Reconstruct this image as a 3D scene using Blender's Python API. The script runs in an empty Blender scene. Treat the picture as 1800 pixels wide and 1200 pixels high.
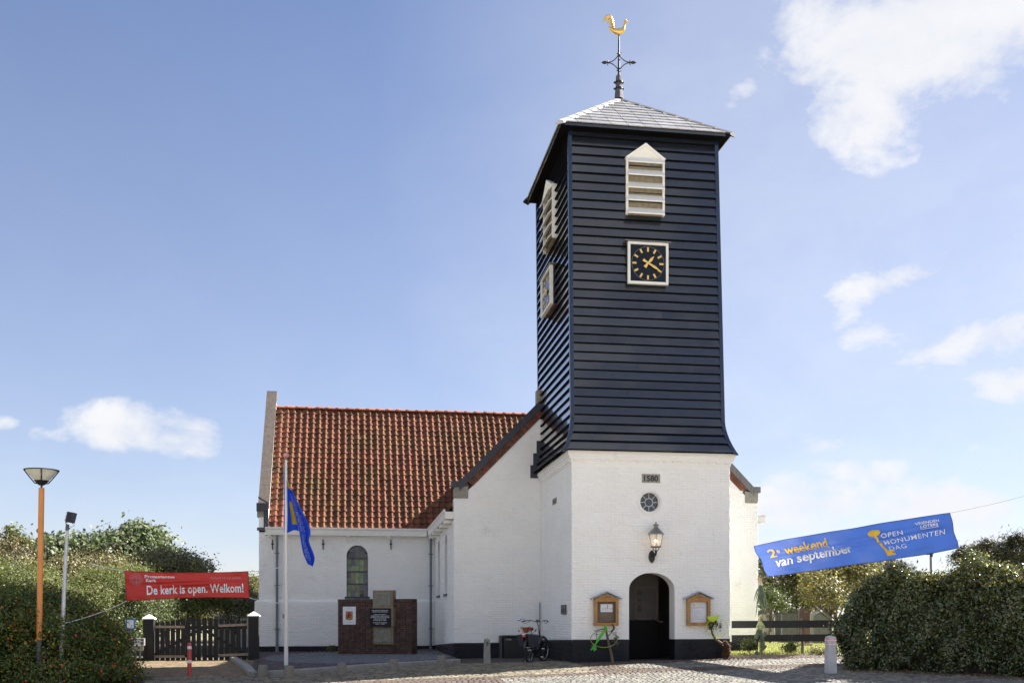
import bpy, math, random
import numpy as np
from mathutils import Vector, Matrix
rnd = random.Random(7)
NR = np.random.RandomState(11)
scene = bpy.context.scene
COL = scene.collection
R = math.radians
# ------------------------------------------------------------------ camera
F = 1841.0; HOR = 1080.0; EYE = 1.25
ANG = math.atan(280.0 / F)
sA, cA = math.sin(ANG), math.cos(ANG)
cam_d = bpy.data.cameras.new('camera'); cam = bpy.data.objects.new('camera', cam_d); COL.objects.link(cam)
cam.location = (0, 0, EYE); cam.rotation_euler = (R(90), 0, -ANG)
cam_d.sensor_width = 36; cam_d.lens = 36 * F / 1800
cam_d.shift_y = (HOR - 600) / 1800
cam_d.clip_end = 3000; cam_d.clip_start = 0.1
scene.camera = cam
# ------------------------------------------------------------------ sun, sky, exposure
SUN = Vector((1.0, 0.30, 0.84)).normalized()
sun_d = bpy.data.lights.new('sun', 'SUN'); sun_d.energy = 5.0; sun_d.angle = R(0.5); sun_d.color = (1.0, 0.94, 0.85)
sun = bpy.data.objects.new('sun', sun_d); COL.objects.link(sun)
sun.rotation_euler = SUN.to_track_quat('Z', 'Y').to_euler()
scene.view_settings.view_transform = 'Standard'; scene.view_settings.look = 'None'
scene.view_settings.gamma = 1; scene.view_settings.use_curve_mapping = False
scene.view_settings.exposure = 2.0
SKY_STRENGTH = 0.05

def pxdir(x, y):
    r = (x - 900) / F
    return Vector((sA + r * cA, cA - r * sA, (HOR - y) / F)).normalized()

def make_world():
    w = bpy.data.worlds.new('World'); scene.world = w; w.use_nodes = True
    nt = w.node_tree; nt.nodes.clear(); N = nt.nodes.new; L = nt.links.new
    def val(x, sock):
        if isinstance(x, (int, float)): sock.default_value = x
        elif isinstance(x, (tuple, list)): sock.default_value = x
        else: L(x, sock)
    def m(op, a, b=0.0, c=0.0, clamp=False):
        n = N('ShaderNodeMath'); n.operation = op; n.use_clamp = clamp
        val(a, n.inputs[0]); val(b, n.inputs[1]); val(c, n.inputs[2]); return n.outputs[0]
    def vm(op, a, b):
        n = N('ShaderNodeVectorMath'); n.operation = op
        val(a, n.inputs[0]); val(b, n.inputs[1])
        return n.outputs['Value'] if op == 'DOT_PRODUCT' else n.outputs[0]
    out = N('ShaderNodeOutputWorld'); bg = N('ShaderNodeBackground')
    sky = N('ShaderNodeTexSky'); sky.sky_type = 'NISHITA'; sky.sun_disc = False
    sky.sun_elevation = math.asin(SUN.z); sky.sun_rotation = math.atan2(SUN.x, SUN.y)
    sky.air_density = 0.95; sky.dust_density = 0.25; sky.ozone_density = 2.6; sky.altitude = 5
    tc = N('ShaderNodeTexCoord'); D = tc.outputs['Generated']
    def noise(scale, detail, rough, off=(0, 0, 0), dist=0.0, stretch=(1, 1, 1)):
        mp = N('ShaderNodeMapping'); mp.inputs['Location'].default_value = off; mp.inputs['Scale'].default_value = stretch
        L(D, mp.inputs[0])
        n = N('ShaderNodeTexNoise'); n.inputs['Scale'].default_value = scale; n.inputs['Detail'].default_value = detail
        n.inputs['Roughness'].default_value = rough; n.inputs['Distortion'].default_value = dist
        L(mp.outputs[0], n.inputs['Vector']); return n.outputs['Fac']
    n1 = noise(9, 9, 0.62, (3.1, 1.7, 0.2), 0.35, (1, 1, 1.7))
    n2 = noise(3.2, 6, 0.6, (0.4, 5.2, 1.1), 0.2, (1, 1, 2.0))
    blobs = [(1640, 60, 320, 130, 0, 1.15), (1510, 190, 130, 90, 0.3, 0.95), (1760, 30, 200, 150, 0, 1.1), (1390, 70, 110, 60, 0, 0.75), (1305, 165, 60, 26, -0.8, 0.68), (1680, 190, 120, 60, 0, 0.7),
             (1560, 495, 105, 34, -0.25, 0.92), (1490, 545, 34, 55, 0.3, 0.66), (1545, 595, 95, 38, 0.2, 0.68), (1730, 600, 150, 46, -0.2, 0.95), (1780, 675, 90, 38, 0, 1.0), (1700, 440, 130, 34, -0.3, 0.62),
             (1420, 775, 80, 30, -0.1, 0.95), (1540, 835, 120, 30, 0.1, 0.9), (1700, 790, 120, 30, 0, 0.62), (1430, 885, 140, 55, 0, 1.0), (1640, 890, 190, 60, 0, 1.0),
             (215, 752, 105, 48, 0.02, 0.95), (320, 765, 75, 48, 0.1, 0.85), (110, 765, 65, 22, 0, 0.62), (5, 742, 32, 16, 0, 0.62), (210, 560, 44, 24, 0, 0.27),
             (690, 620, 70, 18, 0, 0.26), (60, 730, 26, 10, 0, 0.4), (960, 1000, 900, 40, 0, 0.25), (1500, 960, 260, 45, 0, 0.75), (1400, 870, 90, 34, 0, 0.8), (1600, 880, 120, 40, 0, 0.85), (1750, 930, 120, 60, 0, 0.8)]
    tot = None
    for (px, py, rx, ry, rot, st) in blobs:
        c = pxdir(px, py)
        e1 = (pxdir(px + math.cos(rot), py + math.sin(rot)) - c); k = e1.length; e1 = (e1 - c * e1.dot(c)).normalized()
        e2 = c.cross(e1).normalized()
        a = m('MULTIPLY', vm('DOT_PRODUCT', D, tuple(e1)), 1 / (rx * k)); b = m('MULTIPLY', vm('DOT_PRODUCT', D, tuple(e2)), 1 / (ry * k))
        d2 = m('ADD', m('MULTIPLY', a, a), m('MULTIPLY', b, b))
        g = m('MULTIPLY', m('SUBTRACT', 1.0, m('MULTIPLY', d2, 0.42), clamp=True), st)
        g = m('MULTIPLY', g, m('GREATER_THAN', vm('DOT_PRODUCT', D, tuple(c)), 0.3))
        tot = g if tot is None else m('MAXIMUM', tot, g)
    # thicker clouds added out of the frame to brighten the shaded walls
    fwd = pxdir(900, 500)
    side = m('MULTIPLY', m('SUBTRACT', 0.80, vm('DOT_PRODUCT', D, tuple(fwd)), clamp=False), 5.0, clamp=True)
    sep = N('ShaderNodeSeparateXYZ'); L(D, sep.inputs[0])
    gen = m('MULTIPLY', m('MULTIPLY', m('SUBTRACT', n2, 0.38), 5.0, clamp=True), side)
    tot = m('MAXIMUM', tot, m('MULTIPLY', gen, 0.95))
    n3 = noise(34, 6, 0.6, (1, 2, 3), 0.3, (1, 1, 1.4))
    edge = m('ADD', m('ADD', m('MULTIPLY', m('SUBTRACT', n1, 0.5), 3.4), m('MULTIPLY', m('SUBTRACT', n3, 0.5), 1.0)), m('MULTIPLY', m('SUBTRACT', n2, 0.5), 1.0))
    dens = m('ADD', tot, m('MULTIPLY', edge, m('MULTIPLY', m('MULTIPLY', tot, 2.2, clamp=True), 0.62)))
    mr = N('ShaderNodeMapRange'); mr.interpolation_type = 'SMOOTHSTEP'; L(dens, mr.inputs[0])
    mr.inputs[1].default_value = 0.24; mr.inputs[2].default_value = 1.12; mr.inputs[3].default_value = 0; mr.inputs[4].default_value = 0.96
    cl = N('ShaderNodeMix'); cl.data_type = 'RGBA'
    cl.inputs[6].default_value = (3.4, 3.65, 4.2, 1); cl.inputs[7].default_value = (4.9, 4.9, 5.0, 1)
    L(m('MULTIPLY', n1, 1.5, clamp=True), cl.inputs[0])
    mix = N('ShaderNodeMix'); mix.data_type = 'RGBA'
    gain = N('ShaderNodeMix'); gain.data_type = 'RGBA'; gain.blend_type = 'MULTIPLY'; gain.inputs[0].default_value = 1
    gam = N('ShaderNodeGamma'); gam.inputs[1].default_value = 0.90; L(sky.outputs[0], gam.inputs[0])
    L(gam.outputs[0], gain.inputs[6]); gain.inputs[7].default_value = (0.875, 0.825, 0.925, 1)
    L(gain.outputs[2], mix.inputs[6]); L(cl.outputs[2], mix.inputs[7])
    # thin high veil on the sunward side, and along the horizon
    vc = pxdir(1700, 620); vd = vm('DOT_PRODUCT', D, tuple(vc)); vq = N('ShaderNodeMapRange'); vq.interpolation_type = 'SMOOTHSTEP'; L(vd, vq.inputs[0])
    vq.inputs[1].default_value = 0.80; vq.inputs[2].default_value = 1.0; vq.inputs[3].default_value = 0.0; vq.inputs[4].default_value = 0.40
    vn = m('MULTIPLY', vq.outputs[0], m('ADD', 0.55, m('MULTIPLY', n2, 0.9)))
    hz = m('MULTIPLY', m('SUBTRACT', 0.55, sep.outputs[2], clamp=True), 0.50)
    L(m('MAXIMUM', m('MAXIMUM', mr.outputs[0], vn), hz), mix.inputs[0])
    L(mix.outputs[2], bg.inputs[0]); bg.inputs[1].default_value = SKY_STRENGTH
    L(bg.outputs[0], out.inputs[0])
make_world()

# ------------------------------------------------------------------ placing helpers
def PY(x, y, Y):
    r = (x - 900) / F; dx, dy = sA + r * cA, cA - r * sA; t = Y / dy
    return Vector((t * dx, Y, EYE + (HOR - y) / F * t))
def PX(x, y, X):
    r = (x - 900) / F; dx, dy = sA + r * cA, cA - r * sA; t = X / dx
    return Vector((X, t * dy, EYE + (HOR - y) / F * t))
def PD(x, y, d):
    r = (x - 900) / F
    return Vector((d * (sA + r * cA), d * (cA - r * sA), EYE + (HOR - y) / F * d))
def g(X, Y):
    a = max(-0.13, min(0.15, 0.02 * (X - 5.6)))
    f = max(0.0, min(1.0, (Y - 8) / 14.0))
    return -0.044 * (26.5 - max(8.0, min(Y, 26.5))) + a * f
def GP(x, y):
    r = (x - 900) / F; d = 8.0
    while d < 120:
        X, Y = d * (sA + r * cA), d * (cA - r * sA)
        if EYE + (HOR - y) / F * d < g(X, Y): break
        d += 0.02
    return Vector((X, Y, g(X, Y)))
# ------------------------------------------------------------------ materials
MATS = {}
def mat(name, col, col2=None, scale=4.0, rough=0.6, bump=0.0, bscale=60.0, metal=0.0, var=0.0, detail=5, spec=0.5,
        col3=None, s3=1.2, t3=0.55, coat=0.0, stretch=(1, 1, 1), trans=0.0, hue=0.0, sheen=0.0, rvar=0.0, w3=0.12, bdist=0.01):
    if name in MATS: return MATS[name]
    m = bpy.data.materials.new(name); m.use_nodes = True; MATS[name] = m
    nt = m.node_tree; N = nt.nodes.new; L = nt.links.new
    b = nt.nodes['Principled BSDF']
    geo = N('ShaderNodeNewGeometry'); mp = N('ShaderNodeMapping'); mp.inputs['Scale'].default_value = stretch
    L(geo.outputs['Position'], mp.inputs[0])
    def noise(s, d=detail, r=0.6):
        n = N('ShaderNodeTexNoise'); n.inputs['Scale'].default_value = s; n.inputs['Detail'].default_value = d
        n.inputs['Roughness'].default_value = r; L(mp.outputs[0], n.inputs['Vector']); return n.outputs['Fac']
    def ramp(src, lo, hi):
        r = N('ShaderNodeMapRange'); L(src, r.inputs[0]); r.inputs[1].default_value = lo; r.inputs[2].default_value = hi; return r.outputs[0]
    c4 = lambda c: (c[0], c[1], c[2], 1)
    cur = None
    if col2 is None: col2 = tuple(x * 0.82 for x in col)
    mx = N('ShaderNodeMix'); mx.data_type = 'RGBA'; L(ramp(noise(scale), 0.35, 0.65), mx.inputs[0])
    mx.inputs[6].default_value = c4(col); mx.inputs[7].default_value = c4(col2); cur = mx.outputs[2]
    if col3 is not None:
        m3 = N('ShaderNodeMix'); m3.data_type = 'RGBA'; L(ramp(noise(s3, 8, 0.7), t3, t3 + w3), m3.inputs[0])
        L(cur, m3.inputs[6]); m3.inputs[7].default_value = c4(col3); cur = m3.outputs[2]
    if var > 0 or hue > 0:
        oi = N('ShaderNodeObjectInfo'); ad = N('ShaderNodeMath'); ad.operation = 'ADD'
        L(geo.outputs['Random Per Island'], ad.inputs[0]); L(oi.outputs['Random'], ad.inputs[1])
        fr = N('ShaderNodeMath'); fr.operation = 'FRACT'; L(ad.outputs[0], fr.inputs[0])
        hs = N('ShaderNodeHueSaturation'); L(cur, hs.inputs['Color'])
        r = N('ShaderNodeMapRange'); L(fr.outputs[0], r.inputs[0]); r.inputs[3].default_value = 1 - var; r.inputs[4].default_value = 1 + var
        L(r.outputs[0], hs.inputs['Value'])
        if hue > 0:
            f2 = N('ShaderNodeMath'); f2.operation = 'MULTIPLY'; L(fr.outputs[0], f2.inputs[0]); f2.inputs[1].default_value = 17.31
            f3 = N('ShaderNodeMath'); f3.operation = 'FRACT'; L(f2.outputs[0], f3.inputs[0])
            r2 = N('ShaderNodeMapRange'); L(f3.outputs[0], r2.inputs[0]); r2.inputs[3].default_value = 0.5 - hue; r2.inputs[4].default_value = 0.5 + hue
            L(r2.outputs[0], hs.inputs['Hue'])
        cur = hs.outputs[0]
    L(cur, b.inputs['Base Color'])
    b.inputs['Roughness'].default_value = rough; b.inputs['Metallic'].default_value = metal
    b.inputs['Specular IOR Level'].default_value = spec; b.inputs['Coat Weight'].default_value = coat
    if rvar > 0:
        rr = N('ShaderNodeMapRange'); L(noise(scale * 2.3), rr.inputs[0]); rr.inputs[1].default_value = 0.3; rr.inputs[2].default_value = 0.7
        rr.inputs[3].default_value = rough - rvar; rr.inputs[4].default_value = rough + rvar; L(rr.outputs[0], b.inputs['Roughness'])
    if bump > 0:
        bn = N('ShaderNodeBump'); bn.inputs['Strength'].default_value = bump; bn.inputs['Distance'].default_value = bdist
        L(noise(bscale, 6, 0.65), bn.inputs['Height']); L(bn.outputs[0], b.inputs['Normal'])
    if trans > 0:
        tr = N('ShaderNodeBsdfTranslucent'); L(cur, tr.inputs[0]); ms = N('ShaderNodeMixShader'); ms.inputs[0].default_value = trans
        out = nt.nodes['Material Output']; L(b.outputs[0], ms.inputs[1]); L(tr.outputs[0], ms.inputs[2]); L(ms.outputs[0], out.inputs[0])
    return m
def M(n): return MATS[n]
mat('white_paint', (0.86, 0.855, 0.835), (0.82, 0.81, 0.785), 1.3, 0.55, 0.75, 30, col3=(0.66, 0.64, 0.58), s3=2.0, t3=0.60, w3=0.22, bdist=0.012)
mat('white_trim', (0.80, 0.79, 0.76), (0.72, 0.71, 0.67), 3, 0.45, 0.15, 40)
mat('cream_trim', (0.86, 0.85, 0.81), (0.82, 0.80, 0.74), 5, 0.5, 0.2, 60, col3=(0.42, 0.38, 0.30), s3=7, t3=0.62)
mat('tar_black', (0.007, 0.007, 0.012), (0.011, 0.012, 0.018), 3, 0.5, 0.5, 45, spec=0.3, col3=(0.03, 0.03, 0.034), s3=5, t3=0.62)
mat('board_black', (0.011, 0.014, 0.023), (0.018, 0.022, 0.031), 2.0, 0.16, 0.30, 14, stretch=(1, 1, 7), var=0.3, spec=0.6, coat=1.0, rvar=0.07, col3=(0.035, 0.038, 0.042), s3=3.2, t3=0.64)
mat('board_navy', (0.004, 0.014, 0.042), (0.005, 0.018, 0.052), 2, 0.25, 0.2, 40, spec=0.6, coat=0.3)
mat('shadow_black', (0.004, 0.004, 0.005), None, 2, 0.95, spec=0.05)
mat('slate', (0.33, 0.33, 0.34), (0.25, 0.25, 0.26), 6, 0.34, 0.35, 50, var=0.18, spec=0.7, rvar=0.1)
mat('slate_dark', (0.030, 0.030, 0.040), (0.022, 0.022, 0.030), 5, 0.75, 0.3, 40, var=0.15)
mat('hip_glare', (0.55, 0.54, 0.53), (0.45, 0.44, 0.43), 5, 0.35, 0.2, 40)
mat('pantile', (0.165, 0.062, 0.033), (0.110, 0.046, 0.028), 7, 0.8, 0.6, 40, var=0.28, hue=0.012, col3=(0.095, 0.062, 0.024), s3=0.62, t3=0.47, w3=0.3, spec=0.2)
mat('ridge_tile', (0.40, 0.15, 0.08), (0.28, 0.10, 0.06), 6, 0.6, 0.4, 40, var=0.2)
mat('red_brick', (0.21, 0.075, 0.040), (0.13, 0.05, 0.034), 9, 0.8, 0.5, 70, var=0.35, hue=0.012)
mat('wall_brick', (0.105, 0.054, 0.038), (0.07, 0.038, 0.030), 8, 0.7, 0.5, 70, var=0.35, hue=0.015, col3=(0.16, 0.11, 0.065), s3=2.4, t3=0.66)
mat('mortar', (0.045, 0.038, 0.034), None, 8, 0.9, 0.4, 60)
mat('sandstone', (0.25, 0.21, 0.14), (0.18, 0.14, 0.085), 7, 0.85, 0.5, 60, col3=(0.14, 0.12, 0.085), s3=5, t3=0.6)
mat('carved_stone', (0.27, 0.255, 0.21), (0.19, 0.18, 0.145), 14, 0.85, 0.7, 55)
mat('grey_stone', (0.30, 0.28, 0.24), (0.22, 0.205, 0.17), 8, 0.85, 0.5, 60)
mat('lead', (0.10, 0.10, 0.115), (0.07, 0.07, 0.085), 3, 0.45, 0.3, 20, metal=0.3)
mat('lead_dark', (0.025, 0.027, 0.045), (0.04, 0.042, 0.06), 5, 0.5, 0.4, 20)
mat('zinc', (0.22, 0.21, 0.20), (0.15, 0.145, 0.14), 4, 0.4, 0.25, 30, metal=0.5, stretch=(3, 3, 0.4))
mat('zinc_brown', (0.125, 0.098, 0.080), (0.165, 0.145, 0.125), 2.5, 0.5, 0.3, 30, metal=0.2, stretch=(4, 4, 0.5), col3=(0.22, 0.215, 0.15), s3=1.0, t3=0.62)
mat('pipe_grey', (0.16, 0.18, 0.21), (0.12, 0.14, 0.17), 5, 0.5, 0.2, 30)
mat('iron_black', (0.012, 0.012, 0.014), None, 5, 0.5, 0.3, 50)
mat('gold', (0.85, 0.58, 0.20), (0.75, 0.50, 0.16), 8, 0.32, 0.15, 30, metal=0.85)
mat('gold_paint', (0.80, 0.55, 0.16), None, 5, 0.4)
mat('dial_black', (0.005, 0.006, 0.010), None, 4, 0.15, 0, spec=0.4)
mat('win_frame', (0.035, 0.050, 0.085), None, 5, 0.45, 0.15, 40)
mat('came', (0.12, 0.14, 0.17), None, 5, 0.5)
mat('oak', (0.42, 0.20, 0.035), (0.30, 0.13, 0.020), 6, 0.4, 0.25, 30, stretch=(1, 1, 0.25), coat=0.2)
mat('old_wood', (0.20, 0.15, 0.105), (0.13, 0.095, 0.07), 7, 0.75, 0.5, 30, stretch=(0.2, 1, 3))
mat('paper', (0.78, 0.79, 0.84), (0.74, 0.75, 0.80), 6, 0.6)
mat('ink', (0.05, 0.05, 0.06), None, 5, 0.8)
mat('grey_ink', (0.35, 0.35, 0.38), None, 5, 0.8)
mat('red_ink', (0.42, 0.015, 0.015), None, 5, 0.6)
mat('shield_gold', (0.36, 0.27, 0.10), None, 9, 0.6)
mat('white_print', (0.85, 0.86, 0.88), None, 5, 0.5)
mat('yellow_print', (0.88, 0.55, 0.03), None, 5, 0.6)
mat('lead_roof', (0.30, 0.33, 0.38), None, 5, 0.4, 0.1, 30, metal=0.3)
# ------------------------------------------------------------------ mesh helpers
class MB:
    def __init__(s): s.v = []; s.f = []; s.sm = []
    def add(s, vs, fs, smooth=False):
        o = len(s.v); s.v.extend([tuple(v) for v in vs]); s.f.extend([tuple(i + o for i in f) for f in fs]); s.sm.extend([smooth] * len(fs)); return s
    def hexa(s, p):  # 8 points: bottom ring 0-3, top ring 4-7
        return s.add(p, [(3, 2, 1, 0), (4, 5, 6, 7), (0, 1, 5, 4), (1, 2, 6, 5), (2, 3, 7, 6), (3, 0, 4, 7)])
    def box(s, x0, x1, y0, y1, z0, z1):
        return s.hexa([(x0, y0, z0), (x1, y0, z0), (x1, y1, z0), (x0, y1, z0), (x0, y0, z1), (x1, y0, z1), (x1, y1, z1), (x0, y1, z1)])
    def obox(s, c, ax, ay, az):  # centre + half axes
        c, ax, ay, az = Vector(c), Vector(ax), Vector(ay), Vector(az)
        return s.hexa([c - ax - ay - az, c + ax - ay - az, c + ax + ay - az, c - ax + ay - az, c - ax - ay + az, c + ax - ay + az, c + ax + ay + az, c - ax + ay + az])
    def bevel_box(s, x0, x1, y0, y1, z0, z1, b):
        vs = []; rings = [(z0, b), (z0 + b, 0), (z1 - b, 0), (z1, b)]
        for z, i in rings: vs += [(x0 + i, y0 + i, z), (x1 - i, y0 + i, z), (x1 - i, y1 - i, z), (x0 + i, y1 - i, z)]
        fs = [(3, 2, 1, 0), (12, 13, 14, 15)]
        for k in range(3):
            for j in range(4): a = k * 4 + j; c = k * 4 + (j + 1) % 4; fs.append((a, c, c + 4, a + 4))
        return s.add(vs, fs)
    def prism(s, poly, ext):
        ext = Vector(ext); n = len(poly); p = [Vector(q) for q in poly]
        vs = p + [q + ext for q in p]
        return s.add(vs, [tuple(range(n)), tuple(range(2 * n - 1, n - 1, -1))] + [(i, i + n, (i + 1) % n + n, (i + 1) % n) for i in range(n)])
    def lathe(s, c, prof, n=16, ax=(0, 0, 1), smooth=True, caps=True):
        ax = Vector(ax).normalized(); c = Vector(c)
        u = ax.orthogonal().normalized() if abs(ax.z) < 0.99 else Vector((1, 0, 0)); w = ax.cross(u)
        vs = []
        for r, h in prof:
            for k in range(n):
                a = 2 * math.pi * k / n; vs.append(c + ax * h + (u * math.cos(a) + w * math.sin(a)) * r)
        fs = []
        for i in range(len(prof) - 1):
            for k in range(n):
                k2 = (k + 1) % n; fs.append((i * n + k, i * n + k2, (i + 1) * n + k2, (i + 1) * n + k))
        s.add(vs, fs, smooth)
        if caps:
            s.add(vs[:n], [tuple(range(n - 1, -1, -1))]); s.add(vs[-n:], [tuple(range(n))])
        return s
    def tube(s, pts, rad, n=8, smooth=True):
        pts = [Vector(p) for p in pts]; m = len(pts)
        if not isinstance(rad, (list, tuple)): rad = [rad] * m
        prev = None; vs = []
        for i, p in enumerate(pts):
            t = (pts[min(i + 1, m - 1)] - pts[max(i - 1, 0)]).normalized()
            u = t.orthogonal().normalized() if prev is None else (prev - t * prev.dot(t)).normalized()
            prev = u; w = t.cross(u)
            for k in range(n):
                a = 2 * math.pi * k / n; vs.append(p + (u * math.cos(a) + w * math.sin(a)) * rad[i])
        fs = [(i * n + k, i * n + (k + 1) % n, (i + 1) * n + (k + 1) % n, (i + 1) * n + k) for i in range(m - 1) for k in range(n)]
        s.add(vs, fs, smooth); s.add(vs[:n], [tuple(range(n - 1, -1, -1))]); s.add(vs[-n:], [tuple(range(n))]); return s
    def torus(s, c, ax, R0, r, n=32, k=8, sx=1.0):
        ax = Vector(ax).normalized(); c = Vector(c); u = ax.orthogonal().normalized(); w = ax.cross(u); vs = []
        for i in range(n):
            a = 2 * math.pi * i / n; d = u * math.cos(a) + w * math.sin(a)
            for j in range(k):
                b = 2 * math.pi * j / k; vs.append(c + d * (R0 + r * math.cos(b)) + ax * (r * sx * math.sin(b)))
        fs = [(i * k + j, ((i + 1) % n) * k + j, ((i + 1) % n) * k + (j + 1) % k, i * k + (j + 1) % k) for i in range(n) for j in range(k)]
        return s.add(vs, fs, True)
    def ball(s, c, r, n=10, m=7, sc=(1, 1, 1)):
        prof = [(max(1e-4, r * math.sin(math.pi * i / m)), -r * math.cos(math.pi * i / m)) for i in range(m + 1)]
        c = Vector(c); o = len(s.v); s.lathe((0, 0, 0), prof, n, caps=False)
        for i in range(o, len(s.v)): v = s.v[i]; s.v[i] = (c.x + v[0] * sc[0], c.y + v[1] * sc[1], c.z + v[2] * sc[2])
        return s
    def mesh(s, name, m=None, off=None):
        me = bpy.data.meshes.new(name)
        vs = s.v if off is None else [(a - off[0], b - off[1], c - off[2]) for a, b, c in s.v]
        me.from_pydata(vs, [], s.f); me.polygons.foreach_set('use_smooth', s.sm); me.update()
        if m: me.materials.append(M(m) if isinstance(m, str) else m)
        return me
def wloc(o):
    p = Vector((0, 0, 0))
    while o: p = p + o.location; o = o.parent
    return p
def tag(o, label=None, cat=None, group=None, kind=None):
    if label: o['label'] = label
    if cat: o['category'] = cat
    if group: o['group'] = group
    if kind: o['kind'] = kind
    return o
def obj(name, mb, m, parent=None, label=None, cat=None, group=None, kind=None, loc=None):
    """links one mesh object; coordinates in mb are world ones, the origin goes to loc (or the parent's)"""
    base = wloc(parent) if parent else Vector((0, 0, 0))
    L = Vector(loc) if loc is not None else base
    me = mb.mesh(name, m, L) if isinstance(mb, MB) else mb
    o = bpy.data.objects.new(name, me); COL.objects.link(o)
    if parent: o.parent = parent
    o.location = L - base
    return tag(o, label, cat, group, kind)
def thing(name, label, cat, loc=(0, 0, 0), group=None):
    o = bpy.data.objects.new(name, None); COL.objects.link(o); o.location = loc; o.empty_display_size = 0.2
    return tag(o, label, cat, group)
def inst(name, me, parent, mtx, label=None):
    """a piece that shares its mesh; mtx is in world space"""
    o = bpy.data.objects.new(name, me); COL.objects.link(o); o.parent = parent
    o.matrix_local = Matrix.Translation(-wloc(parent)) @ mtx
    if label: o['label'] = label
    return o
def pieces(name, mb_unit, m, parent, mats_, limit=300, stuff_name=None, variants=None):
    """first `limit` placements become objects of their own, the rest one joined mesh"""
    units = variants or [mb_unit]
    mes = [u.mesh(name, m) for u in units]
    for i, mt in enumerate(mats_[:limit]): inst(name, mes[i % len(mes)], parent, mt)
    rest = mats_[limit:]
    if rest:
        big = MB()
        for i, mt in enumerate(rest):
            u = units[i % len(units)]; big.add([mt @ Vector(v) for v in u.v], u.f)
            if u.sm and u.sm[0]: big.sm[-len(u.f):] = u.sm
        obj(stuff_name or name + 's', big, m, parent, kind='stuff')
def frame(o, ax, ay, az):
    m = Matrix.Identity(4)
    for i, a in enumerate((ax, ay, az)):
        for k in range(3): m[k][i] = a[k]
    for k in range(3): m[k][3] = o[k]
    return m
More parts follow.
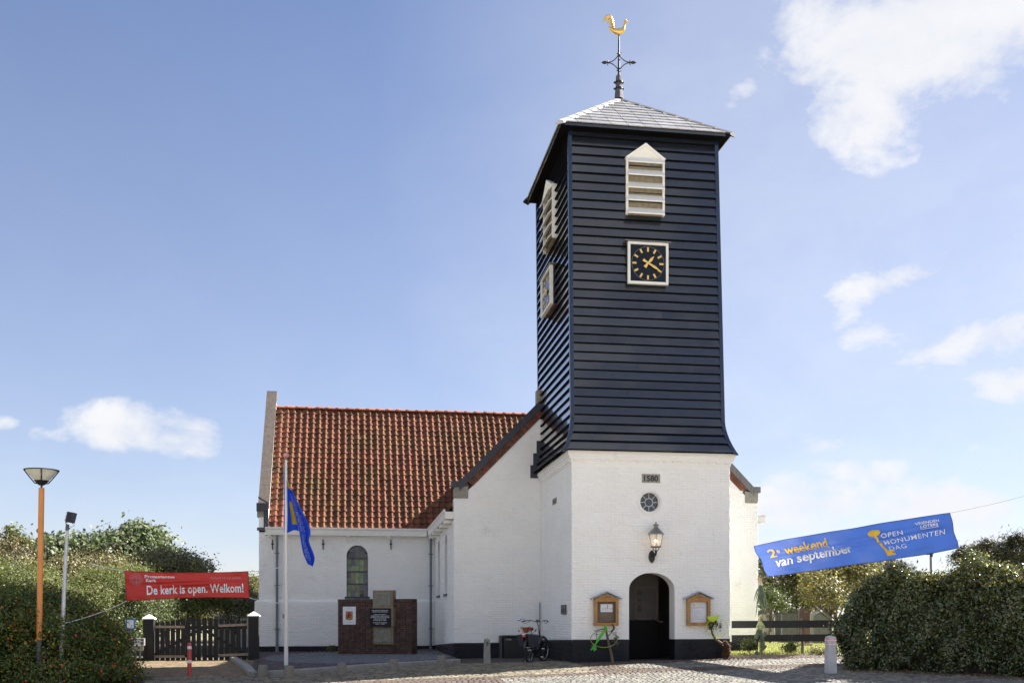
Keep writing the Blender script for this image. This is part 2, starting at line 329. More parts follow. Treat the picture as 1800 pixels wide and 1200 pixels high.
# walls: coordinates u (along), z, d (outwards). hole = (u0,u1,z0,spring,rise) with elliptic arch of height rise
class Wall:
    def __init__(s, o, ux, n): s.o = Vector(o); s.ux = Vector(ux); s.n = Vector(n)
    def p(s, u, z, d=0.0): return Vector((s.o.x + s.ux.x * u + s.n.x * d, s.o.y + s.ux.y * u + s.n.y * d, z))
    @staticmethod
    def lohi(h, u):
        u0, u1, z0, zs, rise = h; c = (u0 + u1) / 2; a = (u1 - u0) / 2
        t = min(1, abs((u - c) / a)); up = zs + rise * math.sqrt(max(0, 1 - t * t))
        lo = z0
        if z0 is None: lo = zs - rise * math.sqrt(max(0, 1 - t * t))  # circle
        return lo, up
    def slab(s, mb, u0, u1, zlo, zhi, holes=(), d=0.0, step=0.5, flip=False, reveal=0.25, back=None):
        br = {u0, u1}
        k = max(1, int((u1 - u0) / step))
        for i in range(k): br.add(u0 + (u1 - u0) * i / k)
        for h in holes:
            for i in range(17):
                t = 0.5 - 0.5 * math.cos(math.pi * i / 16); q = h[0] + (h[1] - h[0]) * t
                if u0 < q < u1: br.add(q)
        br = sorted(br); fn = (lambda f, u: f(u) if callable(f) else f)
        for a, b in zip(br, br[1:]):
            if b - a < 1e-6: continue
            mid = (a + b) / 2; hs = sorted([h for h in holes if h[0] - 1e-9 <= a and h[1] + 1e-9 >= b], key=lambda h: s.lohi(h, mid)[0])
            ca, cb = fn(zlo, a), fn(zlo, b)
            for h in hs:
                la, ha = s.lohi(h, a); lb, hb = s.lohi(h, b)
                la, lb = max(la, fn(zlo, a)), max(lb, fn(zlo, b)); ha2, hb2 = min(ha, fn(zhi, a)), min(hb, fn(zhi, b))
                if min(ha, hb) <= min(ca, cb): continue
                if la > ca + 1e-5 or lb > cb + 1e-5: mb.add([s.p(a, ca, d), s.p(b, cb, d), s.p(b, lb, d), s.p(a, la, d)], [(0, 1, 2, 3)])
                ca, cb = ha2, hb2
            if fn(zhi, a) > ca + 1e-5 or fn(zhi, b) > cb + 1e-5:
                mb.add([s.p(a, ca, d), s.p(b, cb, d), s.p(b, fn(zhi, b), d), s.p(a, fn(zhi, a), d)], [(0, 1, 2, 3)])
    def rev(s, mb, h, d0, d1, zmin=-9, zmax=99):
        u0, u1, z0, zs, rise = h; pts = []
        n = 24
        if z0 is None:
            for i in range(n * 2 + 1):
                a = 2 * math.pi * i / (n * 2); pts.append(((u0 + u1) / 2 + (u1 - u0) / 2 * math.cos(a), zs + rise * math.sin(a)))
        else:
            pts = [(u1, max(z0, zmin))]
            if zs > zmin:
                for i in range(n + 1):
                    a = math.pi * i / n; pts.append(((u0 + u1) / 2 + (u1 - u0) / 2 * math.cos(a), zs + rise * math.sin(a)))
            pts.append((u0, max(z0, zmin)))
            if z0 >= zmin: pts.append((u1, z0))
        pts = [(u, min(z, zmax)) for u, z in pts]
        for (a, za), (b, zb) in zip(pts, pts[1:]):
            if abs(a - b) + abs(za - zb) < 1e-6: continue
            mb.add([s.p(a, za, d0), s.p(b, zb, d0), s.p(b, zb, d1), s.p(a, za, d1)], [(0, 1, 2, 3)])
    def bricks(s, mb, u0, u1, zlo, zhi, holes=(), d=0.0, L=0.205, H=0.070, j=0.010, proud=(0.001, 0.015), margin=0.02, keep=1.0):
        fn = (lambda f, u: f(u) if callable(f) else f)
        zmin = min(fn(zlo, u0), fn(zlo, u1), fn(zlo, (u0 + u1) / 2)); zmax = max(fn(zhi, u0), fn(zhi, u1), fn(zhi, (u0 + u1) / 2))
        k = 0; z = zmin + 0.004
        while z + H < zmax + 0.001:
            ln = L if k % 2 == 0 else L / 2 + 0.0
            u = u0 + 0.004 - (0 if k % 2 == 0 else rnd.uniform(0, 0.02))
            wav = rnd.uniform(-0.004, 0.004)
            while u < u1 - 0.03:
                l2 = ln if (k % 2 or rnd.random() > 0.25) else L / 2
                a, b = max(u, u0 + 0.004), min(u + l2 - j, u1 - 0.004); u += l2
                if b - a < 0.03 or rnd.random() > keep: continue
                za, zb = z + wav * 0.5, z + H - j + wav * 0.5
                ok = True
                for q in (a, b):
                    if za < fn(zlo, q) or zb > fn(zhi, q) - 0.005: ok = False
                for h in holes:
                    if b > h[0] - margin and a < h[1] + margin:
                        for q in (a, (a + b) / 2, b):
                            lo, hi = s.lohi(h, min(max(q, h[0]), h[1]))
                            if zb > lo - margin and za < hi + margin: ok = False
                if not ok: continue
                e = rnd.uniform(*proud); i = 0.009; jz = lambda: rnd.uniform(-0.005, 0.005)
                o4 = [(a + jz(), za + jz()), (b + jz(), za + jz()), (b + jz(), zb + jz()), (a + jz(), zb + jz())]
                i4 = [(a + i, za + i), (b - i, za + i), (b - i, zb - i), (a + i, zb - i)]
                tl = [e + rnd.uniform(-0.002, 0.002) for _ in range(4)]
                vs = [s.p(x, y, d + 0.0005) for x, y in o4] + [s.p(x, y, d + tl[n]) for n, (x, y) in enumerate(i4)]
                mb.add(vs, [(4, 5, 6, 7), (0, 1, 5, 4), (1, 2, 6, 5), (2, 3, 7, 6), (3, 0, 4, 7)])
            z += H; k += 1
_txt = {}
def text2d(body, ext=0.0, offset=0.0, shear=0.0, spacing=1.0):
    """outline of a line of writing as 2-D verts/faces, cap height about 0.7"""
    key = (body, ext, offset, shear, spacing)
    if key in _txt: return _txt[key]
    c = bpy.data.curves.new('t', 'FONT'); c.body = body; c.size = 1; c.offset = offset; c.shear = shear; c.space_character = spacing; c.resolution_u = 3
    c.fill_mode = 'FRONT'
    o = bpy.data.objects.new('t', c); COL.objects.link(o)
    bpy.context.view_layer.update()
    me = o.to_mesh(); vs = [(v.co.x, v.co.y) for v in me.vertices]; fs = [tuple(p.vertices) for p in me.polygons]
    o.to_mesh_clear(); bpy.data.objects.remove(o); bpy.data.curves.remove(c)
    _txt[key] = (vs, fs); return _txt[key]
def put_text(mb, body, S, u0, u1, v0, v1base, cap, off=0.0, slope=0.0, sub=0, **kw):
    """S(u,v,d) maps to space; writing fills u0..u1, baseline v0, cap height cap (v upwards)"""
    vs, fs = text2d(body, **kw)
    if sub:
        vs = list(vs); tris = [(f[0], f[i], f[i + 1]) for f in fs for i in range(1, len(f) - 1)] if all(len(f) == 3 for f in fs) else None
        if tris is None:
            tris = []
            for f in fs:
                for i in range(1, len(f) - 1): tris.append((f[0], f[i], f[i + 1]))
        for _ in range(sub):
            mid = {}; nt = []
            def mp(i, j):
                k = (min(i, j), max(i, j))
                if k not in mid: mid[k] = len(vs); vs.append(((vs[i][0] + vs[j][0]) / 2, (vs[i][1] + vs[j][1]) / 2))
                return mid[k]
            for a_, b_, c_ in tris: p, q, r = mp(a_, b_), mp(b_, c_), mp(c_, a_); nt += [(a_, p, r), (p, b_, q), (r, q, c_), (p, q, r)]
            tris = nt
        fs = tris
    xs = [v[0] for v in vs]; a, b = min(xs), max(xs)
    out = []
    for x, y in vs:
        t = (x - a) / (b - a); u = u0 + (u1 - u0) * t
        out.append(S(u, v0 + (v1base - v0) * t + y / 0.70 * cap, off))
    mb.add(out, fs)
# ================================================================== THE GROUND
def sheet(name, x0, x1, y0, y1, off, m, kind='structure', step=0.5, edge=None, parent=None, wob=0.0):
    mb = MB(); nx = max(2, int((x1 - x0) / step)); ny = max(2, int((y1 - y0) / step))
    for j in range(ny + 1):
        Y = y0 + (y1 - y0) * j / ny
        for i in range(nx + 1):
            X = x0 + (x1 - x0) * i / nx
            if edge: X, Y2 = edge(X, Y)
            else: Y2 = Y
            mb.v.append((X, Y2, g(X, Y2) + off))
    for j in range(ny):
        for i in range(nx):
            a = j * (nx + 1) + i; mb.f.append((a, a + 1, a + nx + 2, a + nx + 1)); mb.sm.append(True)
    return obj(name, mb, m, parent=parent, kind=kind)
mat('soil', (0.20, 0.17, 0.11), (0.13, 0.14, 0.06), 1.2, 0.95, 0.6, 20)
mat('lawn_base', (0.12, 0.15, 0.03), (0.16, 0.17, 0.045), 1.5, 0.9, 0.5, 30)
mat('sett_bed', (0.06, 0.052, 0.042), (0.04, 0.036, 0.03), 6, 0.95, 0.6, 60)
mat('sett_tan', (0.19, 0.16, 0.11), (0.13, 0.115, 0.08), 5, 0.8, 0.5, 70, var=0.42, hue=0.015, col3=(0.10, 0.095, 0.05), s3=1.4, t3=0.56)
mat('sett_red', (0.105, 0.075, 0.056), (0.07, 0.055, 0.044), 5, 0.8, 0.5, 70, var=0.28, hue=0.012)
mat('sett_grey', (0.20, 0.19, 0.165), (0.135, 0.13, 0.115), 5, 0.8, 0.5, 70, var=0.4, hue=0.012, col3=(0.11, 0.11, 0.06), s3=1.6, t3=0.57)
mat('clinker_dark', (0.085, 0.060, 0.060), (0.06, 0.05, 0.055), 5, 0.8, 0.5, 70, var=0.25, hue=0.012)
mat('cobble_blue', (0.13, 0.14, 0.16), (0.10, 0.105, 0.12), 5, 0.8, 0.5, 70, var=0.25)
mat('drive_brick', (0.19, 0.14, 0.078), (0.14, 0.105, 0.063), 5, 0.85, 0.4, 70, var=0.22, hue=0.012)
mat('concrete', (0.30, 0.285, 0.25), (0.22, 0.21, 0.185), 6, 0.85, 0.5, 70, col3=(0.12, 0.12, 0.09), s3=3, t3=0.6)
mat('aggregate', (0.30, 0.27, 0.215), (0.13, 0.12, 0.10), 60, 0.9, 0.9, 70, bdist=0.02)
mb = MB()
rings = [(-1500, 40)]
xs = [-1500, -600, -200, -80, -40] + [-30 + i * 1.5 for i in range(41)] + [40, 80, 200, 600, 1500]
ys = [-300, -60, 0, 4, 8] + [9 + i * 1.25 for i in range(36)] + [60, 80, 120, 250, 600, 1500]
for Y in ys:
    for X in xs: mb.v.append((X, Y, g(X, Y) - 0.035))
for j in range(len(ys) - 1):
    for i in range(len(xs) - 1):
        a = j * len(xs) + i; mb.f.append((a, a + 1, a + len(xs) + 1, a + len(xs))); mb.sm.append(True)
obj('ground', mb, 'soil', kind='structure')
pav = sheet('pavement', -9, 22, 6, 27.6, 0.0, 'sett_bed')
street_near = sheet('street', -40, 40, -30, 18.4, 0.006, mat('street_brick', (0.46, 0.42, 0.36), (0.38, 0.35, 0.30), 3, 0.9, 0.5, 80))  # unseen paving coloured extra pale to bounce light onto the walls
drive = sheet('driveway', -14.5, -3.4, 22.2, 60, 0.006, 'sett_bed')
lawn = sheet('lawn', 9.9, 60, 27.9, 90, 0.012, 'lawn_base', step=1.5)
churchyard = sheet('churchyard_path', -4.4, 10, 27.4, 31, 0.004, 'sett_bed')

kA = GP(441, 1190); kA = Vector((kA.x, kA.y, 0)); kB = Vector((2.80, 27.9, 0))
# setts: unit stones with softly broken edges
def sett(L, W, H, seed):
    r = random.Random(seed); mb = MB(); i = min(L, W) * 0.14; j = lambda: r.uniform(-0.004, 0.004)
    b = [(-L / 2 + j(), -W / 2 + j(), -0.02), (L / 2 + j(), -W / 2 + j(), -0.02), (L / 2 + j(), W / 2 + j(), -0.02), (-L / 2 + j(), W / 2 + j(), -0.02)]
    m_ = [(x, y, H * 0.55) for x, y, z in b]; t = [(x * (1 - i / L * 2), y * (1 - i / W * 2), H + j()) for x, y, z in b]
    mb.add(b + m_ + t, [(8, 9, 10, 11)] + [(a, (a + 1) % 4, (a + 1) % 4 + 4, a + 4) for a in range(4)] + [(a + 4, (a + 1) % 4 + 4, (a + 1) % 4 + 8, a + 8) for a in range(4)])
    return mb
def slope_m(X, Y, rot, z=0.0):
    e = 0.05; nx = -(g(X + e, Y) - g(X - e, Y)) / (2 * e); ny = -(g(X, Y + e) - g(X, Y - e)) / (2 * e)
    n = Vector((nx + rnd.gauss(0, 0.02), ny + rnd.gauss(0, 0.02), 1)).normalized(); u = Vector((math.cos(rot), math.sin(rot), 0)); u = (u - n * u.dot(n)).normalized()
    return frame((X, Y, g(X, Y) + z), u, n.cross(u), n)
def zone(X, Y):
    # bands of light cobbles laid in long sweeps between brown clinker, as the photo shows right of the tower
    c = 25.35 + 0.06 * math.sin(X * 0.9)
    if X > 6.4:
        t = min(1, (X - 6.4) / 2.2); half = 0.72 * math.sqrt(max(0, 1 - (1 - t) ** 2))
        if abs(Y - 25.05 - 0.02 * (X - 6.4)) < half and X < 13.2: return 'sett_grey'
    low = 23.55 + 0.30 * math.tanh((X - 4.5) / 2.5)
    if X > 3.2 and Y < low - 0.25: return 'sett_grey'
    if X > 5.6 and Y > 23.0: return 'sett_red'
    if Y < low + 0.25 and X > -1.0 + (24 - Y): return 'sett_red'
    return 'sett_tan'
zones = {'sett_grey': [], 'sett_red': [], 'sett_tan': []}
Y = 19.4
row = 0
while Y < 27.5:
    X = -4.6 + rnd.uniform(0, 0.15)
    while X < 17.5:
        l = 0.19 if zone(X, Y) == 'sett_tan' else 0.125
        l *= rnd.uniform(0.85, 1.12)
        inkerb = (X < 3.0 and Y > kA.y - 0.12 + (X - kA.x) * (kB.y - kA.y) / (kB.x - kA.x) and X > kA.x - 0.1)
        intower = (5.5 < X < 9.9 and Y > 26.42)
        xs_ = 900 + F * (X * cA - Y * sA) / (X * sA + Y * cA)
        if not inkerb and not intower and -30 < xs_ < 1830 and not (X < kA.x and Y > kA.y + 0.2) and not (X > 12.3 and Y > 25.2):
            zones[zone(X, Y)].append((X + l / 2, Y + rnd.uniform(-0.008, 0.008), rnd.gauss(0, 0.04)))
        X += l
    Y += 0.118; row += 1
for zn, nm, L_ in (('sett_tan', 'paving_stone', 0.17), ('sett_grey', 'cobble', 0.115), ('sett_red', 'clinker', 0.115)):
    lst = [q for q in zones[zn] if q[1] > 19.3]; lst.sort(key=lambda q: q[1])
    lim = {'sett_tan': 300, 'sett_grey': 300, 'sett_red': 300}[zn]
    vis = [q for q in lst if q[1] > 22.0] + [q for q in lst if q[1] <= 22.0]
    pieces(nm, None, zn, pav, [slope_m(q[0], q[1], q[2]) for q in vis], lim, variants=[sett(L_, 0.105, 0.030, k) for k in range(5)])
# driveway bricks in front of and behind the gate
dr = []
Y = kA.y + 0.3; k = 0
while Y < 33.5:
    X = -11.0 + (0.1 if k % 2 else 0)
    while X < kA.x - 0.16 + (Y - kA.y) * 0.02:
        xs_ = 900 + F * (X * cA - Y * sA) / (X * sA + Y * cA)
        if 195 < xs_ < 470: dr.append((X, Y, 0))
        X += 0.205
    Y += 0.103; k += 1
pieces('brick', None, 'drive_brick', drive, [slope_m(q[0], q[1], 0, 0.004) for q in dr], 300, variants=[sett(0.195, 0.093, 0.022, k) for k in range(10, 15)])

# raised forecourt inside a concrete kerb
kC = Vector((-3.75, 33.6, 0)); print('kA', kA)
fore = thing('forecourt_terrace', 'low kerbed terrace of dark clinker and blue cobbles in front of the nave', 'terrace', (0, 28, -0.1))
kz = 0.13
mb = MB(); ng = 14
P4 = [kA, kB, Vector((2.9, 38.25, 0)), Vector((-3.4, 38.25, 0))]
def terr(u, v):
    p = (P4[0] * (1 - u) + P4[1] * u) * (1 - v) + (P4[3] * (1 - u) + P4[2] * u) * v
    return Vector((p.x, p.y, g(p.x, p.y) + 0.055))
for j in range(ng + 1):
    for i in range(ng + 1): mb.v.append(tuple(terr(i / ng, j / ng)))
for j in range(ng):
    for i in range(ng): a = j * (ng + 1) + i; mb.f.append((a, a + 1, a + ng + 2, a + ng + 1)); mb.sm.append(True)
obj('terrace_bed', mb, 'sett_bed', fore)
A_, B_ = [], []
Y = 23.2
while Y < 38.1:
    X = -4.4 + rnd.uniform(0, 0.12)
    while X < 2.9:
        d = (kB - kA); t = (X - kA.x) / d.x; yk = kA.y + d.y * t
        xl = kA.x + (Y - kA.y) * (-3.4 - kA.x) / (38.25 - kA.y)
        if Y > yk + 0.2 and X > xl + 0.15:
            c = (X - 0.3) ** 2 / 9 + (Y - 33) ** 2 / 22
            (B_ if c < 1 else A_).append((X, Y))
        X += 0.118 if Y < 33 else 0.16
    Y += 0.112 if Y < 33 else 0.15
un = [sett(0.108, 0.10, 0.026, k) for k in range(20, 25)]
for nm, lst, mt_ in (('clinker', A_, 'clinker_dark'), ('cobble', B_, 'cobble_blue')):
    ms = []
    for X, Y in lst:
        a = 0.5 * math.sin(X * 3.2) if nm == 'cobble' else 0
        mm = slope_m(X + rnd.gauss(0, .008), Y + 0.10 * math.sin(X * 5.0) + rnd.gauss(0, .008), a + rnd.gauss(0, .06), 0.055); ms.append(mm)
    pieces(nm, None, mt_, fore, ms, 300, variants=un)
def kerb_run(a, b, n, name, par):
    d = (b - a) / n
    for i in range(n):
        p, q = a + d * (i + 0.006), a + d * (i + 0.994); t = (q - p).normalized(); s_ = Vector((-t.y, t.x, 0)) * 0.10
        mb = MB(); zz = lambda w: g(w.x, w.y)
        vs = []
        for h, k in ((-0.12, 1), (kz - 0.02, 1), (kz, 0.85)):
            vs += [p - s_ * k + Vector((0, 0, zz(p) + h)), q - s_ * k + Vector((0, 0, zz(q) + h)), q + s_ * k + Vector((0, 0, zz(q) + h)), p + s_ * k + Vector((0, 0, zz(p) + h))]
        mb.add(vs, [(8, 9, 10, 11)] + [(r * 4 + j, r * 4 + (j + 1) % 4, r * 4 + 4 + (j + 1) % 4, r * 4 + 4 + j) for r in range(2) for j in range(4)])
        obj('kerbstone', mb, 'concrete', par)
kerb_run(kA, kB, 6, 'kerbstone', fore); kerb_run(Vector((kA.x + 0.02, kA.y + 0.13, 0)), kC, 8, 'kerbstone', fore)

# ================================================================== THE CHURCH
church = thing('church', 'whitewashed brick village church with black boarded bell tower and red pantile roof', 'church', (5.58, 26.46, 0))
X0, X1, YF, YG = 5.58, 9.84, 26.46, 30.9
TF = Wall((X0, YF, 0), (1, 0, 0), (0, -1, 0)); TL = Wall((X0, YG, 0), (0, -1, 0), (-1, 0, 0)); TR = Wall((X1, YF, 0), (0, 1, 0), (1, 0, 0))
XL_, XR_ = 2.96, 12.40
GWl = Wall((XL_, YG, 0), (1, 0, 0), (0, -1, 0)); WL = Wall((XL_, 38.3, 0), (0, -1, 0), (-1, 0, 0)); WR = Wall((XR_, YG, 0), (0, 1, 0), (1, 0, 0))
NXL = -3.31; YN = 38.3
NF = Wall((NXL, YN, 0), (1, 0, 0), (0, -1, 0)); NL = Wall((NXL, 46.1, 0), (0, -1, 0), (-1, 0, 0))
u_ = lambda x, y=1080: PY(x, y, YF).x - X0
z_ = lambda x, y: PY(x, y, YF).z
door = (u_(1105.6), u_(1186), -0.4, z_(1146, 1036), z_(1146, 1006) - z_(1146, 1036))
rc = PY(1142, 882, YF); rnd_win = (rc.x - X0 - 0.27, rc.x - X0 + 0.27, None, rc.z, 0.27)
W43 = X1 - X0
PT = lambda u: 0.61 + 0.01 * u / W43
wall = MB(); TF.slab(wall, 0, W43, PT, 5.16, [door, rnd_win])
TF.rev(wall, door, 0, -0.48, zmin=0.61); TF.rev(wall, rnd_win, 0, -0.14)
TF.bricks(wall, 0, W43, lambda u: PT(u) + 0.0, 5.16, [door, (rnd_win[0] - 0.08, rnd_win[1] + 0.08, None, rc.z, 0.35)])
PTL = lambda u: 0.50 + 0.11 * u / 4.44
TL.slab(wall, 0, 4.44, PTL, 5.16); TL.bricks(wall, 0, 4.44, PTL, 5.16)
TR.slab(wall, 0, 4.44, 0.5, 5.16)
tower_wall = obj('tower_wall', wall, 'white_paint', church)
pl = MB(); TF.slab(pl, 0, W43, -0.3, PT, [door], d=0.006); TF.bricks(pl, 0, W43, -0.05, PT, [door], d=0.006)
TL.slab(pl, -0.006, 4.446, -0.4, PTL, d=0.006); TL.bricks(pl, 0, 4.44, -0.2, PTL, d=0.006); TR.slab(pl, -0.006, 4.44, -0.3, 0.5, d=0.006)
[obj('door_jamb', MB().add([TF.p(u, -0.3, 0.006), TF.p(u, 0.612, 0.006), TF.p(u, 0.612, -0.48), TF.p(u, -0.3, -0.48)], [(0, 1, 2, 3)]), 'tar_black', church) for u in (door[0] + 0.001, door[1] - 0.001)]
obj('tower_plinth', pl, 'tar_black', church)
# corbelled cornice with dentils
co = MB()
for z0, z1, d in ((5.16, 5.22, 0.02), (5.27, 5.33, 0.075), (5.33, 5.385, 0.10), (5.385, 5.47, 0.125), (5.22, 5.27, 0.035)):
    co.box(X0 - d, X1 + d, YF - d, YG + 0.5, z0, z1)
cornice = obj('cornice', co, 'white_paint', church)
dm = MB().bevel_box(-0.055, 0.055, -0.035, 0.03, -0.028, 0.028, 0.008)
nd = 18
ms = [Matrix.Translation((X0 + 0.1 + (W43 - 0.2) * i / (nd - 1), YF - 0.035, 5.245)) for i in range(nd)]
ms += [Matrix.Translation((X0 - 0.035, YF + 0.14 + i * 0.235, 5.245)) @ Matrix.Rotation(-math.pi / 2, 4, 'Z') for i in range(18)]
pieces('dentil', dm, 'white_paint', cornice, ms)
# round window
rw = MB()
for r0, r1, d in ((0.27, 0.33, 0.035), (0.245, 0.275, -0.02)):
    prof = [(r0, d - 0.06), (r0, d), (r1, d), (r1, d - 0.06)]
    rw.lathe((rc.x, YF, rc.z), prof, 40, (0, -1, 0), smooth=False, caps=False)
rwin = obj('round_window', rw, 'white_trim', church)
mb = MB(); mb.lathe((rc.x, YF + 0.10, rc.z), [(0.0001, 0), (0.26, 0.001)], 32, (0, -1, 0), caps=False)
obj('pane', mb, mat('glass_dark', (0.035, 0.045, 0.065), (0.02, 0.025, 0.04), 4, 0.08, 0, spec=0.9), rwin)
mb = MB(); mb.torus((rc.x, YF + 0.08, rc.z), (0, -1, 0), 0.105, 0.008, 28, 6)
for k in range(8):
    a = k * math.pi / 4; mb.tube([(rc.x + 0.105 * math.cos(a), YF + 0.08, rc.z + 0.105 * math.sin(a)), (rc.x + 0.25 * math.cos(a), YF + 0.08, rc.z + 0.25 * math.sin(a))], 0.007, 6)
obj('glazing_bar', mb, 'white_trim', rwin)
# date stone
a, b = PY(1128, 848, YF), PY(1160, 833, YF)
mb = MB().bevel_box(a.x, b.x, YF - 0.02, YF + 0.05, a.z, b.z, 0.008); ds = obj('date_stone', mb, mat('date_stone', (0.34, 0.32, 0.27), (0.27, 0.25, 0.21), 12, 0.85, 0.4, 60), church)
mb = MB(); S = lambda u, v, d: Vector((a.x + (b.x - a.x) * u, YF - 0.021 - d, a.z + (b.z - a.z) * v))
put_text(mb, '1580', S, 0.10, 0.90, 0.2, 0.2, 0.6, 0.004, offset=0.045); obj('carved_date', mb, 'ink', ds)
# initial stone and intercom on the left side of the tower
def on_left(x0, y0, x1, y1, dep, m, name, parent=church):
    p, q = PX(x0, y1, X0), PX(x1, y0, X0)
    mb = MB().bevel_box(X0 - dep, X0 + 0.03, min(p.y, q.y), max(p.y, q.y), min(p.z, q.z), max(p.z, q.z), 0.006)
    return obj(name, mb, m, parent), p, q
st, p, q = on_left(972, 873, 979, 888, 0.018, 'date_stone', 'initial_stone')
mb = MB(); S = lambda u, v, d: Vector((X0 - 0.02 - d, max(p.y, q.y) - abs(p.y - q.y) * u, min(p.z, q.z) + abs(p.z - q.z) * v))
put_text(mb, 'A1', S, 0.15, 0.85, 0.25, 0.25, 0.5, 0.003, offset=0.05); obj('carved_letters', mb, 'ink', st)
# doorway: lobby behind the arch
lob = MB(); dX0, dX1 = X0 + door[0] - 0.25, X0 + door[1] + 0.9
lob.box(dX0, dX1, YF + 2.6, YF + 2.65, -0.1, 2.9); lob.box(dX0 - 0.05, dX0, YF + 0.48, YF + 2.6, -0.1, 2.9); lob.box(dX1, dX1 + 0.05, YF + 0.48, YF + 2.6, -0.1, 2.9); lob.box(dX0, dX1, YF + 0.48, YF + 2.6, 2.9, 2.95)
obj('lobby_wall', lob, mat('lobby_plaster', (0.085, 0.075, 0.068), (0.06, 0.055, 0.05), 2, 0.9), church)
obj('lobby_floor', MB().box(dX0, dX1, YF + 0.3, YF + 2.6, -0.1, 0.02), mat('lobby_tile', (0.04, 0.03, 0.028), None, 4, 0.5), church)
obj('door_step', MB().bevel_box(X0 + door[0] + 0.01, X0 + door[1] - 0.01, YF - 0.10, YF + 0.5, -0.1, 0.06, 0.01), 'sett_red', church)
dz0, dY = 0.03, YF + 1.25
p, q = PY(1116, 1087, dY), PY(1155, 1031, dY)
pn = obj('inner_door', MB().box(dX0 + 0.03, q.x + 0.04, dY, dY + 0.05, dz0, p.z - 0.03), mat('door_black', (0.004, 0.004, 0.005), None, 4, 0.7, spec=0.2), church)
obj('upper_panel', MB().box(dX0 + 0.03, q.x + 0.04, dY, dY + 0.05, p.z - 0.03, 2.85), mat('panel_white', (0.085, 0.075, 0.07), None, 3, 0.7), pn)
mb = MB()
for x0, x1, z0, z1 in ((p.x, q.x, p.z, p.z + 0.02), (p.x, p.x + 0.02, p.z, q.z), (q.x - 0.02, q.x, p.z, q.z), (p.x, q.x, q.z - 0.02, q.z)): mb.box(x0, x1, dY - 0.02, dY - 0.002, z0, z1)
obj('panel_moulding', mb, 'old_wood', pn)
mb = MB()
for cy, rr in ((1041, 7), (1054, 5), (1065, 4.5), (1071, 6)):
    c = PY(1124, cy, dY); r = rr / 66
    pts = []
    for k in range(16):
        a_ = 2 * math.pi * k / 16; q2 = r * (1 if k % 2 else 0.55); pts.append((c.x + q2 * math.cos(a_), dY - 0.012, c.z + q2 * math.sin(a_) * 0.9))
    mb.prism(pts, (0, 0.006, 0))
obj('iron_ornament', mb, 'iron_black', pn)
mb = MB(); c = PY(1160, 1092, YF + 0.9); mb.tube([c + Vector((-0.12, 0.3, 0.10)), c, c + Vector((0.08, -0.02, 0))], 0.012, 6)
obj('door_handle', mb, 'zinc', pn)

# ---------------- boarded upper tower
ZB, ZT = 5.47, 13.78
tl = lambda z: 5.60 + (5.53 - 5.60) * (z - 6.3) / (ZT - 6.3)
tr = lambda z: 9.64 + (9.45 - 9.64) * (z - 6.3) / (ZT - 6.3)
YB = 31.2
def off(z): t = max(0, (6.35 - z) / 0.88); return 0.235 * t ** 1.8
def TP(side, t, z, out):
    o = off(z) + out
    xl, xr, yf, yb = tl(z) - off(z), tr(z) + off(z), YF + 0.02 - off(z), YB + off(z)
    if side == 'front': return Vector((xl + (xr - xl) * t, yf - out, z))
    if side == 'left': return Vector((xl - out, yf + (yb - yf) * t, z))
    if side == 'right': return Vector((xr + out, yf + (yb - yf) * t, z))
    return Vector((xl + (xr - xl) * t, yb + out, z))
nb = 36; bh = (ZT - ZB) / nb
clad = MB()
for i in range(nb):
    z0, z1 = ZB + bh * i, ZB + bh * (i + 1)
    c = [(tl(z) - off(z) + 0.02, tr(z) + off(z) - 0.02, YF + 0.04 - off(z), YB + off(z) - 0.02, z) for z in (z0, z1)]
    clad.add([(q[0], q[2], q[4]) for q in c] + [(q[1], q[2], q[4]) for q in c] + [(q[1], q[3], q[4]) for q in c] + [(q[0], q[3], q[4]) for q in c],
             [(0, 2, 3, 1), (2, 4, 5, 3), (4, 6, 7, 5), (6, 0, 1, 7)])
belfry = obj('boarded_tower', clad, 'shadow_black', church)
for side in ('front', 'left', 'right', 'back'):
    fl = side in ('front', 'right')
    for i in range(nb):
        z0, z1 = ZB + bh * i - (0.0 if i else 0.02), ZB + bh * (i + 1)
        # a few boards on the long side are jointed
        cuts = [0.0, 1.0]
        if rnd.random() < 0.22: cuts = [0.0, rnd.uniform(0.3, 0.7), 1.0]
        for a_, b_ in zip(cuts, cuts[1:]):
            a2, b2 = a_ + (0.0 if a_ == 0 else 0.0006), b_ - (0 if b_ == 1 else 0.0006)
            js = rnd.uniform(-0.003, 0.003); mb = MB(); ob = 0.060 + js; it = 0.010
            P = []
            for t, z, o in ((a2, z0 + 0.038, ob), (b2, z0 + 0.038, ob), (b2, z1 + 0.03, it), (a2, z1 + 0.03, it), (a2, z0 + 0.012, ob - 0.042), (b2, z0 + 0.012, ob - 0.042), (b2, z1 + 0.03, 0.001), (a2, z1 + 0.03, 0.001)): P.append(TP(side, t, z, o))
            # front face curved slightly for light
            fs = [(0, 1, 2, 3), (4, 7, 6, 5), (0, 4, 5, 1), (2, 6, 7, 3), (0, 3, 7, 4), (1, 5, 6, 2)]
            if not fl: fs = [f[::-1] for f in fs]
            mb.add(P, fs); bo = obj('board', mb, 'board_black', belfry); bo.data.materials.append(M('shadow_black')); bo.data.polygons[2].material_index = 1  # matte black underside paints the shadow line under each board into its colour
mb_c = []
